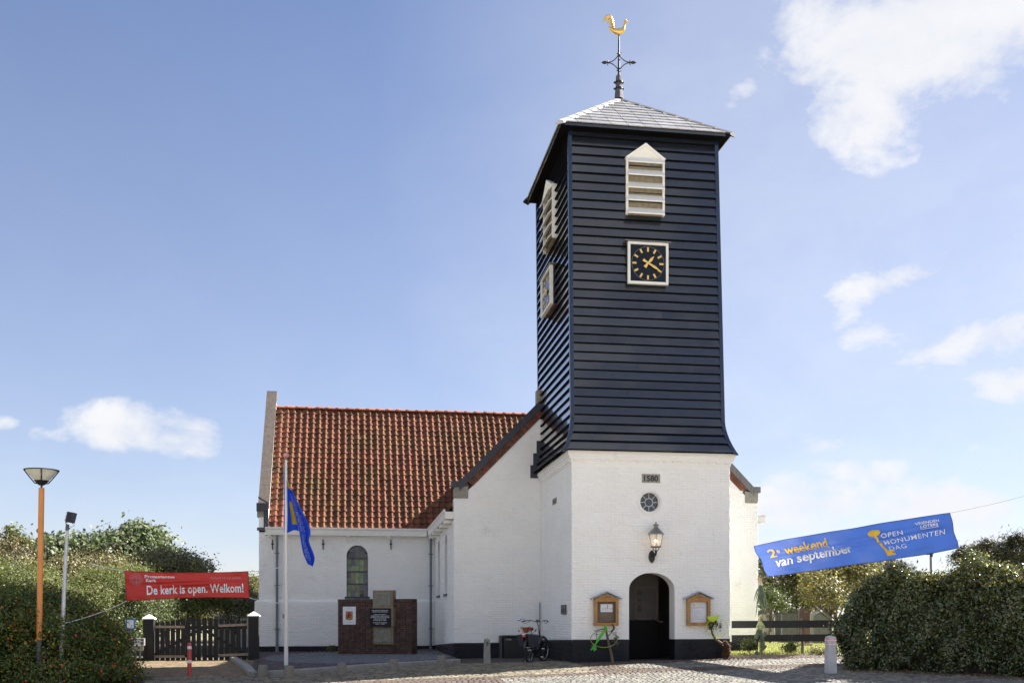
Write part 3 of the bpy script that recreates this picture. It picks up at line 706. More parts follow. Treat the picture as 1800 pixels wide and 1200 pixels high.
for sx, sy in ((0, 0), (1, 0), (0, 1), (1, 1)):
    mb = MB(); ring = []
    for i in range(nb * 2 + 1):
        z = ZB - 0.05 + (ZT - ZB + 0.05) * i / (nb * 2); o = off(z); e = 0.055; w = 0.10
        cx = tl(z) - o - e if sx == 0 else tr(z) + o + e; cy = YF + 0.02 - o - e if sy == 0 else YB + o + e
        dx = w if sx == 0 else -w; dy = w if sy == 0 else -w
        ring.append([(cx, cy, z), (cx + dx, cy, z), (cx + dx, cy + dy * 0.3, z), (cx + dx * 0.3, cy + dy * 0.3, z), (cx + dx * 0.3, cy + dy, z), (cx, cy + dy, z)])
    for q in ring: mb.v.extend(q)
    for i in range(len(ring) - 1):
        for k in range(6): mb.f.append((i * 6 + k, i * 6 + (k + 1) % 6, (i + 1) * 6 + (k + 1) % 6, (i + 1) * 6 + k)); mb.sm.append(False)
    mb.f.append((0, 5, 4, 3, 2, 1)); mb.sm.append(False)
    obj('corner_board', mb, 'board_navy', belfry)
# eaves
EX0, EX1, EY0, EY1, EZ = tl(ZT) - 0.30, tr(ZT) + 0.30, YF - 0.30, YB + 0.10, 13.80
AX, AY, AZ = 7.5, 29.05, 15.93
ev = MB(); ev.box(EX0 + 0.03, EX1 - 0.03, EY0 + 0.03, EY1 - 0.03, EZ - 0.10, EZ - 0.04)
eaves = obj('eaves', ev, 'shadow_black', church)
fb = MB()
for x0, x1, y0, y1 in ((EX0, EX1, EY0, EY0 + 0.028), (EX0, EX1, EY1 - 0.028, EY1), (EX0, EX0 + 0.028, EY0 + 0.03, EY1 - 0.03), (EX1 - 0.028, EX1, EY0 + 0.03, EY1 - 0.03)): fb.box(x0, x1, y0, y1, EZ - 0.085, EZ - 0.012)
obj('fascia', fb, 'board_black', eaves)
# pyramid roof of slates
core = MB(); c4 = [(EX0, EY0, EZ), (EX1, EY0, EZ), (EX1, EY1, EZ), (EX0, EY1, EZ)]
core.add(c4 + [(AX, AY, AZ)], [(0, 1, 4), (1, 2, 4), (2, 3, 4), (3, 0, 4), (3, 2, 1, 0)])
troof = obj('tower_roof', core, 'slate_dark', church)
ap = Vector((AX, AY, AZ))
for s_ in range(4):
    a_, b_ = Vector(c4[s_]), Vector(c4[(s_ + 1) % 4]); nrm = (b_ - a_).cross(ap - a_).normalized(); al = (b_ - a_).normalized(); up = nrm.cross(al)
    Hs = (ap - a_).dot(up); nrow = 10
    for r in range(nrow):
        v0, v1 = Hs * r / nrow - (0.03 if r == 0 else 0), Hs * (r + 1) / nrow + 0.02
        def ends(v):
            t = max(0, min(1, v / Hs)); L_ = a_.lerp(ap, t); Rr = b_.lerp(ap, t); return (L_ - a_).dot(al), (Rr - a_).dot(al)
        e0, e1 = ends(v0); f0, f1 = ends(v1)
        ub = e0 - (0.22 if r % 2 else 0.0)
        while ub < e1:
            p0, p1 = max(ub, e0), min(ub + 0.43, e1); ub += 0.445
            if p1 - p0 < 0.05: continue
            q0, q1 = max(p0, f0), min(p1, f1)
            if q1 < q0: q0 = q1 = (f0 if p1 < f0 else f1) if not (f0 <= p0 <= f1) else p0
            hi, lo = 0.030 + rnd.uniform(0, 0.005), 0.010
            Q = lambda u, v, h: a_ + al * u + up * v + nrm * h
            mb = MB(); mb.hexa([Q(p0, v0, hi - 0.022), Q(p1, v0, hi - 0.022), Q(q1, v1, 0.001), Q(q0, v1, 0.001), Q(p0, v0, hi), Q(p1, v0, hi), Q(q1, v1, lo), Q(q0, v1, lo)])
            obj('slate', mb, 'slate', troof)
for s_ in range(4):  # hip cappings in short lengths
    a_ = Vector(c4[s_]); d = ap - a_; n = 9
    sd = Vector((-d.y, d.x, 0)).normalized()
    mt_ = 'hip_glare' if s_ == 0 else 'slate_dark'  # front left hip coloured pale for sun glare, the others dark as shaded
    for i in range(n):
        p, q = a_ + d * (i / n - (0.02 if i == 0 else 0)), a_ + d * ((i + 1) / n + 0.005); h = 0.055
        up = Vector((0, 0, 1)); mb = MB(); w = 0.13
        mb.add([p - sd * w + up * (-0.02 + 0.01), p + up * h, p + sd * w + up * (-0.02 + 0.01), q - sd * w + up * -0.03, q + up * (h - 0.015), q + sd * w + up * -0.03,
                p - sd * w - up * 0.06, p + sd * w - up * 0.06, q - sd * w - up * 0.06, q + sd * w - up * 0.06],
               [(0, 1, 4, 3), (1, 2, 5, 4), (0, 6, 7, 2, 1), (3, 4, 5, 9, 8), (0, 3, 8, 6), (2, 7, 9, 5)])
        obj('hip_cap', mb, mt_, troof)

# belfry louvres and clocks on front and left side
def face_frame(side, xc, zc, z_out):
    """origin, right, outwards for a fitting on the boards"""
    if side == 'front': return Vector((xc, YF + 0.02, zc)), Vector((1, 0, 0)), Vector((0, -1, 0))
    return Vector((tl(zc), xc, zc)), Vector((0, -1.35, 0)), Vector((-1, 0, 0))
def louvre(side, c, zc, w, h):
    o, r, n = face_frame(side, c, zc, 0); U = Vector((0, 0, 1))
    P = lambda a, z, d: o + r * a + U * z + n * d
    def bar(mb, a0, a1, z0, z1, d0, d1):
        mb.hexa([P(a0, z0, d1), P(a1, z0, d1), P(a1, z0, d0), P(a0, z0, d0), P(a0, z1, d1), P(a1, z1, d1), P(a1, z1, d0), P(a0, z1, d0)])
    rise = 0.37; t = 0.055
    fr = MB(); bar(fr, -w / 2, -w / 2 + t, -h / 2, h / 2, 0.0, 0.12); bar(fr, w / 2 - t, w / 2, -h / 2, h / 2, 0.0, 0.12)
    for sg in (-1, 1):
        a0 = sg * (w / 2 + 0.02); q = [P(a0, h / 2 - 0.02, 0.0), P(0, h / 2 + rise, 0.0), P(0, h / 2 + rise - 0.075, 0.0), P(a0 - sg * 0.06, h / 2 - 0.05, 0.0)]
        fr.prism(q if sg < 0 else q[::-1], n * 0.16)
    lv = obj('belfry_window', fr, 'cream_trim', belfry)
    mb = MB(); mb.prism([P(-w / 2 + 0.02, h / 2 - 0.02, 0.03), P(w / 2 - 0.02, h / 2 - 0.02, 0.03), P(0, h / 2 + rise - 0.06, 0.03)], n * 0.05); obj('gable_panel', mb, 'cream_trim', lv)
    mb = MB(); bar(mb, -w / 2 + t, w / 2 - t, -h / 2, h / 2, 0.0, 0.052); obj('back_panel', mb, mat('louvre_back', (0.30, 0.26, 0.19), (0.20, 0.17, 0.12), 12, 0.8, 0.3, 60), lv)
    n_ = 5
    for k in range(n_):
        zt = h / 2 - 0.02 - (h - 0.16) * k / (n_ - 1)
        mb = MB(); a0, a1 = -w / 2 + 0.03, w / 2 - 0.03; th = 0.035
        q = [P(a0, zt + 0.06, 0.055), P(a0, zt + 0.06 - th, 0.055), P(a0, zt - 0.13 - th, 0.235), P(a0, zt - 0.13, 0.235)]
        mb.prism(q, r * (a1 - a0)); obj('slat', mb, 'cream_trim', lv)
    return lv
cf = PY(1133, 330, YF); louvre('front', cf.x, cf.z, 1.03, 1.48)
cl_ = PX(969, 375, 5.54); louvre('left', 29.0, cf.z, 1.03, 1.48)
def clock(side, c, zc, w, hh, mm):
    o, r, n = face_frame(side, c, zc, 0); U = Vector((0, 0, 1)); P = lambda a, z, d: o + r * a + U * z + n * d
    h = w / 2
    def bar(mb, a0, a1, z0, z1, d0, d1): mb.hexa([P(a0, z0, d1), P(a1, z0, d1), P(a1, z0, d0), P(a0, z0, d0), P(a0, z1, d1), P(a1, z1, d1), P(a1, z1, d0), P(a0, z1, d0)])
    mb = MB(); bar(mb, -h + 0.02, h - 0.02, -h + 0.02, h - 0.02, 0.0, 0.14); ck = obj('clock', mb, 'board_black', belfry)
    mb = MB(); t = 0.062
    for a0, a1, z0, z1 in ((-h, -h + t, -h, h), (h - t, h, -h, h), (-h + t, h - t, -h, -h + t), (-h + t, h - t, h - t, h)): bar(mb, a0, a1, z0, z1, 0.10, 0.19)
    obj('clock_frame', mb, 'white_trim', ck)
    mb = MB(); bar(mb, -h - 0.09, h + 0.07, h + 0.005, h + 0.035, 0.03, 0.22); obj('drip_board', mb, 'zinc', ck)
    mb = MB(); bar(mb, -h + t, h - t, -h + t, h - t, 0.141, 0.147); obj('dial', mb, 'dial_black', ck)
    mb = MB(); mb.torus(P(0, 0, 0.15), n, h - 0.105, 0.006, 40, 6); obj('dial_ring', mb, 'zinc', ck)
    for k in range(12):
        a = math.radians(90 - 30 * k); d = r * math.cos(a) + U * math.sin(a); s_ = n.cross(d); mb = MB(); r0, r1 = h - 0.235, h - 0.125
        mb.obox(P(0, 0, 0.152) + d * (r0 + r1) / 2, d * (r1 - r0) / 2, s_ * 0.024, n * 0.004); obj('hour_marker', mb, 'gold_paint', ck)
    for ang, ln, wd, tl_, dd in ((90 - 30 * (hh + mm / 60), 0.25, 0.032, 0.14, 0.172), (90 - 6 * mm, 0.38, 0.028, 0.16, 0.186)):
        a = math.radians(ang); d = r * math.cos(a) + U * math.sin(a); s_ = n.cross(d); c0 = P(0, 0, dd); mb = MB()
        mb.prism([c0 - d * tl_ - s_ * wd * 1.3, c0 - s_ * wd * 0.7, c0 + d * ln * 0.55 - s_ * wd * 1.2, c0 + d * ln, c0 + d * ln * 0.55 + s_ * wd * 1.2, c0 + s_ * wd * 0.7, c0 - d * tl_ + s_ * wd * 1.3], n * 0.006)
        obj('clock_hand', mb, 'gold_paint', ck)
c = PY(1136.5, 466, YF); clock('front', c.x, c.z, 1.08, 1, 20)
clock('left', 29.1, c.z, 1.08, 10, 45)
# ---------------- gable wall of the south wing behind the tower
XC = 7.68
def cap_top(X): return 5.20 + max(0, (XC - 3.12) - abs(X - XC)) * 1.015
def white_top(u):
    X = XL_ + u; a = abs(X - XC)
    if a > XC - 3.38 + 0.0005: return 4.70
    return cap_top(X) - 0.53
GWr = Wall((X1, YG, 0), (1, 0, 0), (0, -1, 0))
PG = lambda u: 0.42 + 0.0 * u
gw = MB(); br_u = 3.38 - XL_
GWl.slab(gw, 0, br_u, PG, 4.70); GWl.slab(gw, br_u + 1e-4, 9.44 - br_u, PG, white_top); GWl.slab(gw, 9.44 - br_u + 1e-4, 9.44, PG, 4.70)
GWl.bricks(gw, 0, X0 - XL_, PG, white_top); GWl.bricks(gw, X1 - XL_, 9.44, PG, white_top, proud=(0.003, 0.014))
PWL = lambda u: 0.15 + 0.27 * u / 7.4
lw = [(7.4 - 0.10 - q - 0.95, 7.4 - 0.10 - q, 1.95, 3.35, 0.48) for q in (2.1, 4.9)]
WL.slab(gw, 0, 7.4, PWL, 4.25, lw); WL.bricks(gw, 0, 7.4, PWL, 4.2, lw)
for h in lw: WL.rev(gw, h, 0, -0.16)
WR.slab(gw, 0, 12, 0.3, 4.25); WR.bricks(gw, 0, 4, 0.3, 4.2)
# back of the parapet
for sg in (-1, 1):
    pass
GB_ = Wall((XR_, YG + 0.35, 0), (-1, 0, 0), (0, 1, 0)); GB_.slab(gw, 0, 9.44, 4.0, lambda u: min(4.70 if (u < br_u or u > 9.44 - br_u) else 99, white_top(u) if br_u <= u <= 9.44 - br_u else 4.7))
wing_wall = obj('wing_wall', gw, 'white_paint', church)
pg = MB(); GWl.slab(pg, -0.006, 9.446, -0.45, PG, d=0.006); GWl.bricks(pg, 0, X0 - XL_, -0.15, PG, d=0.006); GWl.bricks(pg, X1 - XL_, 9.44, 0.0, PG, d=0.006)
WL.slab(pg, 0, 7.406, -0.45, PWL, d=0.006); WL.bricks(pg, 0, 7.4, -0.2, PWL, d=0.006); WR.slab(pg, -0.006, 12, -0.3, 0.3, d=0.006)
obj('wing_plinth', pg, 'tar_black', church)
for h in lw:  # windows of the wing
    mb = MB(); WL.slab(mb, h[0] - 0.0, h[1], h[2], 4.3, d=-0.15)
    uc = (h[0] + h[1]) / 2; pts = []
    wv = obj('wing_window', MB().add([WL.p(h[0], h[2], -0.14), WL.p(h[1], h[2], -0.14), WL.p(h[1], h[3] + h[4], -0.14), WL.p(h[0], h[3] + h[4], -0.14)], [(0, 1, 2, 3)]), 'glass_dark', church)
    mb = MB()
    for z in (2.35, 2.8, 3.25): mb.hexa([WL.p(h[0], z, -0.12), WL.p(h[1], z, -0.12), WL.p(h[1], z, -0.135), WL.p(h[0], z, -0.135), WL.p(h[0], z + .04, -0.12), WL.p(h[1], z + .04, -0.12), WL.p(h[1], z + .04, -0.135), WL.p(h[0], z + .04, -0.135)])
    obj('window_bar', mb, 'win_frame', wv)
    mb = MB(); mb.hexa([WL.p(h[0] - .05, h[2] - .10, .05), WL.p(h[1] + .05, h[2] - .10, .05), WL.p(h[1] + .05, h[2] - .10, -.15), WL.p(h[0] - .05, h[2] - .10, -.15),
                        WL.p(h[0] - .05, h[2] - .03, .05), WL.p(h[1] + .05, h[2] - .03, .05), WL.p(h[1] + .05, h[2] + .02, -.15), WL.p(h[0] - .05, h[2] + .02, -.15)])
    obj('window_sill', mb, 'win_frame', wv)
# coping, verge bricks and kneelers of the gable
par = obj('gable_parapet', MB().box(XL_ + 0.5, XL_ + 0.6, YG + 0.1, YG + 0.3, 4.6, 4.65), 'mortar', church)
for sg, ca in ((-1, 'lead_dark'), (1, 'zinc')):  # same coping, its left half coloured dark as shaded, right half pale as lit
    fx = lambda X: X if sg < 0 else 2 * XC - X
    order = (lambda q: q) if sg < 0 else (lambda q: q[::-1])
    # flat foot of the coping
    mb = MB(); a, b = sorted((fx(2.90), fx(3.12))); mb.box(a, b, YG - 0.07, YG + 0.40, 5.02, 5.20); obj('coping', mb, ca, par)
    n = 5; t0, t1 = 3.12, XC
    for i in range(n):
        xa, xb = t0 + (t1 - t0) * i / n, t0 + (t1 - t0) * (i + 0.994) / n
        za, zb = cap_top(xa), cap_top(xb); th = 0.27
        q = [(fx(xa), YG - 0.06, za - th), (fx(xb), YG - 0.06, zb - th), (fx(xb), YG - 0.06, zb), (fx(xa), YG - 0.06, za)]
        mb = MB(); mb.prism(order(q), (0, 0.46, 0)); obj('coping', mb, ca, par)
    # kneeler
    q = [(3.0, 4.70), (3.38, 4.70), (3.38, 5.02 + 0.04), (3.10, 5.02), (2.97, 5.02), (2.97, 4.78)]
    mb = MB(); mb.prism(order([(fx(x), YG - 0.035, z) for x, z in q]), (0, 0.40, 0)); obj('kneeler_stone', mb, 'grey_stone', par)
    # bricks laid square to the slope, alternately one long and two short
    dvec = Vector((1, 0, 1.015)).normalized(); nv = Vector((-dvec.z, 0, dvec.x)); base = Vector((3.38, 0, cap_top(3.38) - 0.27))
    ln = (XC - 3.38) / dvec.x; s_ = 0.0; k = 0; hh = 0.185
    mb = MB(); q = [base + dvec * 0 , base + dvec * ln, base + dvec * ln - nv * 0.19, base - nv * 0.19]
    mb.prism(order([(fx(v.x), YG - 0.012, v.z) for v in q]), (0, 0.3, 0)); obj('verge_bed', mb, 'mortar', par)
    while s_ < ln - 0.05:
        parts_ = [(0, hh)] if k % 2 else [(0, hh / 2 - 0.006), (hh / 2 + 0.006, hh)]
        for a_, b_ in parts_:
            e = rnd.uniform(0, 0.008); mb = MB()
            q = [base + dvec * s_ - nv * b_, base + dvec * (s_ + 0.052) - nv * b_, base + dvec * (s_ + 0.052) - nv * a_, base + dvec * s_ - nv * a_]
            mb.prism(order([(fx(v.x), YG - 0.028 - e, v.z) for v in q]), (0, 0.05, 0)); obj('brick', mb, 'red_brick', par)
        s_ += 0.066; k += 1
# stepped lead soaker where the tower meets the gable
mb = MB()
for x0, x1, y0, y1 in ((943, 954, 775, 806), (937, 954, 797, 820), (932, 952, 818, 840)):
    a, b = PY(x0, y1, YG), PY(x1, y0, YG); mb.box(a.x, b.x, YG - 0.035 - 0.01 * (y0 > 790) - 0.01 * (y0 > 810), YG - 0.012, a.z, b.z)
obj('lead_flashing', mb, 'lead_dark', church)
a = PY(944, 700, YG); mb = MB(); mb.box(a.x, a.x + 0.16, YG - 0.02, YG + 0.3, a.z - 0.15, a.z + 0.26); obj('chimney_stub', mb, 'grey_stone', church)

# ---------------- nave
LZ = 1.72
RZ, EZN, YR = 9.33, 4.33, 42.2
nv_ = MB(); a, b = PY(609, 1048, YN), PY(647, 958, YN)
nw = (a.x - NXL, b.x - NXL, a.z, b.z - 0.40, 0.40)
PN = 0.13
NF.slab(nv_, 0, 6.27, LZ + 0.06, 4.3, [nw]); NF.bricks(nv_, 0, 6.27, LZ + 0.07, 4.1, [(nw[0] - 0.08, nw[1] + 0.08, nw[2], nw[3], nw[4] + 0.08)])
NF.rev(nv_, nw, 0, -0.16)
NF.slab(nv_, -0.14, 6.27, PN, LZ, d=0.12, holes=[(nw[0], nw[1], nw[2], nw[3] + 1, 0.4)] if nw[2] < LZ else []); NF.bricks(nv_, -0.14, 6.27, PN, LZ, [(nw[0], nw[1], nw[2], nw[3] + 1, 0.4)], d=0.12)
nv_.add([NF.p(-0.14, LZ, 0.12), NF.p(6.27, LZ, 0.12), NF.p(6.27, LZ + 0.075, 0), NF.p(0, LZ + 0.075, 0)], [(0, 1, 2, 3)])
nv_.add([NF.p(-0.14, LZ, 0.12), NF.p(0, LZ + 0.075, 0), (NXL, 46.1, LZ + 0.075), (NXL - 0.14, 46.1, LZ)], [(0, 1, 2, 3)])
ngt = lambda u: 5.0 if u > 7.5 or u < 0.3 else RZ + 0.35 - abs(u - 3.9) * (RZ - EZN) / 3.9
NL.slab(nv_, 0, 7.8, LZ + 0.06, lambda u: RZ + 0.30 - abs(u - 3.9) * 1.28)
Wall((NXL - 0.14, 46.1, 0), (0, -1, 0), (-1, 0, 0)).slab(nv_, 0, 7.92, PN, LZ)
NRi = Wall((NXL + 0.34, YN, 0), (0, 1, 0), (1, 0, 0)); NRi.slab(nv_, 0, 7.8, 4.2, lambda u: RZ + 0.30 - abs(u - 3.9) * 1.28)
NB = Wall((XR_, 46.1, 0), (-1, 0, 0), (0, 1, 0)); NB.slab(nv_, 0, XR_ - NXL, -0.3, 4.3)
# moulded brick hood round the window
mb = MB(); cx = (nw[0] + nw[1]) / 2; hw = (nw[1] - nw[0]) / 2
nave_wall = obj('nave_wall', nv_, 'white_paint', church)
def archpts(w, u0, u1, zb, zs, rise, d, n=20):
    c, a_ = (u0 + u1) / 2, (u1 - u0) / 2
    return [w.p(u0, zb, d)] + [w.p(c - a_ * math.cos(math.pi * i / n), zs + rise * math.sin(math.pi * i / n), d) for i in range(n + 1)] + [w.p(u1, zb, d)]
mb = MB(); i_, o_ = archpts(NF, nw[0] + .005, nw[1] - .005, nw[2], nw[3], nw[4], 0.03), archpts(NF, nw[0] - .07, nw[1] + .07, LZ + 0.1, nw[3], nw[4] + 0.07, 0.03)
o2 = archpts(NF, nw[0] - .07, nw[1] + .07, LZ + 0.1, nw[3], nw[4] + 0.07, 0.0)
n_ = len(i_); mb.add(i_ + o_ + o2, [(k, k + 1, n_ + k + 1, n_ + k) for k in range(n_ - 1)] + [(n_ + k, n_ + k + 1, 2 * n_ + k + 1, 2 * n_ + k) for k in range(n_ - 1)])
hood = obj('window_surround', mb, 'white_paint', church)
pn_ = MB(); NF.slab(pn_, -0.146, 6.28, -0.5, PN, d=0.126); NF.bricks(pn_, -0.14, 6.28, -0.3, PN, d=0.126); Wall((NXL - 0.146, 46.1, 0), (0, -1, 0), (-1, 0, 0)).slab(pn_, 0, 7.926, -0.5, PN)
obj('nave_plinth', pn_, 'tar_black', church)
# leaded window
gl = MB(); gp = archpts(NF, nw[0], nw[1], nw[2], nw[3], nw[4], -0.15); gl.add(gp, [tuple(range(len(gp)))])
mg = mat('glass_leaded', (0.025, 0.035, 0.045), (0.015, 0.02, 0.025), 4, 0.10, 0.3, 8, var=0.35, spec=0.8)
nwin = obj('nave_window', MB().box(NXL + nw[0] - 0.06, NXL + nw[1] + 0.06, YN - 0.14, YN + 0.05, nw[2] - 0.07, nw[2]), 'win_frame', church)
zrows = [nw[2] + (nw[3] + nw[4] - nw[2]) * q for q in (0.0, 0.115, 0.25, 0.37, 0.49, 0.61, 0.75, 0.875, 1.0)]
ncol = 5
for r in range(8):
    for c_ in range(ncol):
        ua, ub = nw[0] + (nw[1] - nw[0]) * c_ / ncol, nw[0] + (nw[1] - nw[0]) * (c_ + 1) / ncol
        za, zb = zrows[r] + 0.006, zrows[r + 1] - 0.006; ua += 0.006; ub -= 0.006
        top = lambda u: Wall.lohi(nw, u)[1]
        ta, tb = min(zb, top(ua)), min(zb, top(ub))
        if max(ta, tb) <= za: continue
        tlt = rnd.uniform(-0.006, 0.006); t2 = rnd.uniform(-0.006, 0.006)
        green = (2 <= r <= 5 and c_ < 3.4) or (r < 2 and c_ < 3)
        mm = mat('glass_green', (0.22, 0.31, 0.15), (0.11, 0.15, 0.045), 5, 0.15, 0.4, 10, var=0.35, spec=0.6) if green and rnd.random() < 0.85 else mg
        mb = MB().add([NF.p(ua, za, -0.145 + tlt), NF.p(ub, za, -0.145 + t2), NF.p(ub, max(tb, za), -0.145 - tlt), NF.p(ua, max(ta, za), -0.145 - t2)], [(0, 1, 2, 3)])
        obj('pane', mb, mm, nwin)
mb = MB()
for c_ in range(1, ncol):
    u = nw[0] + (nw[1] - nw[0]) * c_ / ncol; mb.box(NXL + u - 0.006, NXL + u + 0.006, YN + 0.125, YN + 0.14, nw[2], Wall.lohi(nw, u)[1])
for r in (1, 3, 5, 7):
    z = zrows[r]; t = min(1, max(0, (z - nw[3]) / nw[4])); q = hw * (math.sqrt(max(0, 1 - t * t))); mb.box(NXL + cx - q, NXL + cx + q, YN + 0.125, YN + 0.14, z - 0.005, z + 0.005)
obj('lead_came', mb, 'came', nwin)
mb = MB()
for r in (2, 4, 6):
    z = zrows[r]; mb.box(NXL + nw[0], NXL + nw[1], YN + 0.09, YN + 0.14, z - 0.025, z + 0.02)
for u in (nw[0], nw[1] - 0.03): mb.box(NXL + u, NXL + u + 0.03, YN + 0.09, YN + 0.14, nw[2], nw[3])
obj('glazing_bar', mb, 'win_frame', nwin)
obj('window_backing', MB().box(NXL + nw[0], NXL + nw[1], YN + 0.2, YN + 0.22, nw[2], nw[3] + 0.4), 'shadow_black', nwin)
# wall anchors, gutters, downpipes
for x in (479, 568, 687):
    p = PY(x, 956, YN); mb = MB(); mb.box(p.x - 0.018, p.x + 0.018, YN - 0.05, YN - 0.02, p.z - 0.19, p.z + 0.17); mb.box(p.x - 0.045, p.x + 0.045, YN - 0.055, YN, p.z - 0.01, p.z + 0.03)
    obj('wall_anchor', mb, 'iron_black', church)
def gutter(mb, a, b, out, zt=4.37, h=0.28, w=0.30):
    a, b, out = Vector(a), Vector(b), Vector(out)
    prof = [(0, zt - h), (w * 0.86, zt - h), (w * 0.9, zt - 0.10), (w, zt - 0.05), (w, zt), (w - 0.03, zt), (w - 0.05, zt - 0.07), (0.0, zt - 0.07)]
    q = [a + out * d + Vector((0, 0, z)) for d, z in prof]; mb.prism(q, b - a); return mb
GT = 4.37
mb = gutter(MB(), (NXL + 0.24, YN, 0), (XL_ - 0.30, YN, 0), (0, -1, 0)); gt = obj('gutter', mb, 'white_trim', church)
mb = gutter(MB(), (XL_, YN, 0), (XL_, YG - 0.02, 0), (-1, 0, 0)); obj('gutter', mb, 'white_trim', church)
mb = gutter(MB(), (XR_, YG + 0.1, 0), (XR_, YN + 4, 0), (1, 0, 0)); obj('gutter', mb, 'white_trim', church)
for x in (474, 540, 612, 682):
    p = PY(x, 944, YN); mb = MB().box(p.x - 0.06, p.x + 0.06, YN - 0.22, YN, GT - 0.34, GT - 0.28); obj('gutter_bracket', mb, 'white_trim', gt)
for i in range(5):
    y = YG + 0.5 + i * 1.5; mb = MB().box(XL_ - 0.24, XL_, y, y + 0.5, GT - 0.37, GT - 0.28); obj('gutter_bracket', mb, 'cream_trim', gt)
for X, Y, dz in ((PY(487, 1000, YN - 0.2).x, YN - 0.2, -0.25), (PY(757.5, 1000, YN - 0.1).x - 0.02, YN - 0.30, -0.05)):
    mb = MB().tube([(X, Y, 4.1), (X, Y, -0.12)], 0.045, 10); dp = obj('downpipe', mb, 'pipe_grey', church)
    for z in (3.45, 2.3, 0.75): obj('pipe_bracket', MB().box(X - 0.085, X + 0.085, Y - 0.05, Y + 0.1, z - 0.012, z + 0.012), 'lead', dp)
    obj('pipe_shoe', MB().tube([(X, Y, 0.25), (X, Y, 0.1), (X, Y, -0.1)], [0.048, 0.06, 0.065], 10), 'pipe_grey', dp)
# pantiles
def pantile(seed, W=0.247, Ln=0.30):
    mb = MB(); r = random.Random(seed); xs_ = [0, 0.05, 0.10, 0.145, 0.165, 0.19, 0.215, 0.24, 0.258]; t = 0.014
    def hz(x):
        if x < 0.15: return 0.012 * ((x - 0.075) / 0.075) ** 2
        return 0.012 + 0.042 * math.sin(math.pi * min(1, (x - 0.15) / 0.105)) ** 0.8 if x < 0.255 else 0.016
    tw = r.uniform(-0.006, 0.006); vs = []
    for y, e in ((0.0, 0.036), (Ln + 0.03, 0.0)):
        for x in xs_: vs.append((x, y, hz(x) + e + tw * (x / W - 0.5) + r.uniform(-0.001, 0.001)))
    n = len(xs_)
    for x in xs_: vs.append((x, 0.0, hz(x) + 0.036 - t - 0.004))
    fs = [(i, i + 1, n + i + 1, n + i) for i in range(n - 1)]
    mb.add(vs[:2 * n], fs, True); mb.add(vs[:n] + vs[2 * n:], [(i, n + i, n + i + 1, i + 1) for i in range(n - 1)])
    mb.add([vs[n - 1], vs[2 * n - 1], (vs[2 * n - 1][0], vs[2 * n - 1][1], vs[2 * n - 1][2] - 0.02), (vs[n - 1][0], 0, vs[n - 1][2] - 0.02)], [(0, 1, 2, 3)])
    return mb
tiles_u = [pantile(k) for k in range(5)]
rs = MB()
def slopeplane(o, along, upv):  # frame for a roof slope
    n = along.cross(upv).normalized(); return o, along, upv, n
upn = Vector((0, YR - (YN - 0.12), RZ - EZN)).normalized(); HsN = math.sqrt((YR - YN + 0.12) ** 2 + (RZ - EZN) ** 2)
o = Vector((-2.96, YN - 0.12, EZN + 0.02)); al = Vector((1, 0, 0)); nn = al.cross(upn)
rows = 23; ex = HsN / rows; cols = 46
rs.add([o, o + al * 11.0, o + al * 11.0 + upn * HsN, o + upn * HsN], [(0, 1, 2, 3)])
rs.add([Vector((-2.96, 46.2, EZN)), Vector((XR_, 46.2, EZN)), Vector((XR_, YR, RZ)), Vector((-2.96, YR, RZ))], [(3, 2, 1, 0)])
# wing roof slabs
ZW = 9.33
for sg in (-1, 1):
    xe = XL_ - 0.12 if sg < 0 else XR_ + 0.12
    rs.add([Vector((xe, YG + 0.3, EZN)), Vector((XC, YG + 0.3, ZW)), Vector((XC, 43, ZW)), Vector((xe, 43, EZN))], [(0, 1, 2, 3) if sg < 0 else (3, 2, 1, 0)])
nroof = obj('roof', rs, mat('tile_under', (0.14, 0.05, 0.03), None, 4, 0.8), church)
ms = []
for r in range(rows):
    v = r * ex
    for c_ in range(cols):
        X = c_ * 0.2455
        xw = o.x + X; lim = XL_ + (v / HsN) * (XC - XL_) + 0.1
        if xw > lim: continue
        q = o + al * X + upn * (v - 0.02) + nn * (0.008 + rnd.uniform(-0.006, 0.007)) + upn * rnd.uniform(-0.008, 0.008)
        a_ = rnd.gauss(0, 0.014); ms.append(frame(q, (al * math.cos(a_) + upn * math.sin(a_)), (upn * math.cos(a_) - al * math.sin(a_)), nn))
pieces('roof_tile', None, 'pantile', nroof, ms, 300, 'upper_roof_tiles', variants=tiles_u)
# tiles on the left slope of the wing (hardly seen from the street)
ms = []; alw = Vector((0, -1, 0)); upw = Vector((XC - XL_ + 0.12, 0, ZW - EZN)).normalized(); ow = Vector((XL_ - 0.12, 42.0, EZN + 0.02)); nw_ = alw.cross(upw); HsW = math.hypot(XC - XL_ + 0.12, ZW - EZN)
for r in range(24):
    v = r * HsW / 24
    for c_ in range(45):
        Y = 42.0 - c_ * 0.2455
        if Y > YN - 0.1 + (v / HsW) * (YR - YN) or Y < YG + 0.6: continue
        ms.append(frame(Vector((ow.x, Y, ow.z)) + upw * v, alw, upw, nw_))
big = MB()
for i, mt in enumerate(ms):
    u = tiles_u[i % 5]; big.add([mt @ Vector(v) for v in u.v], u.f)
obj('wing_roof_tiles', big, 'pantile', church, kind='stuff')
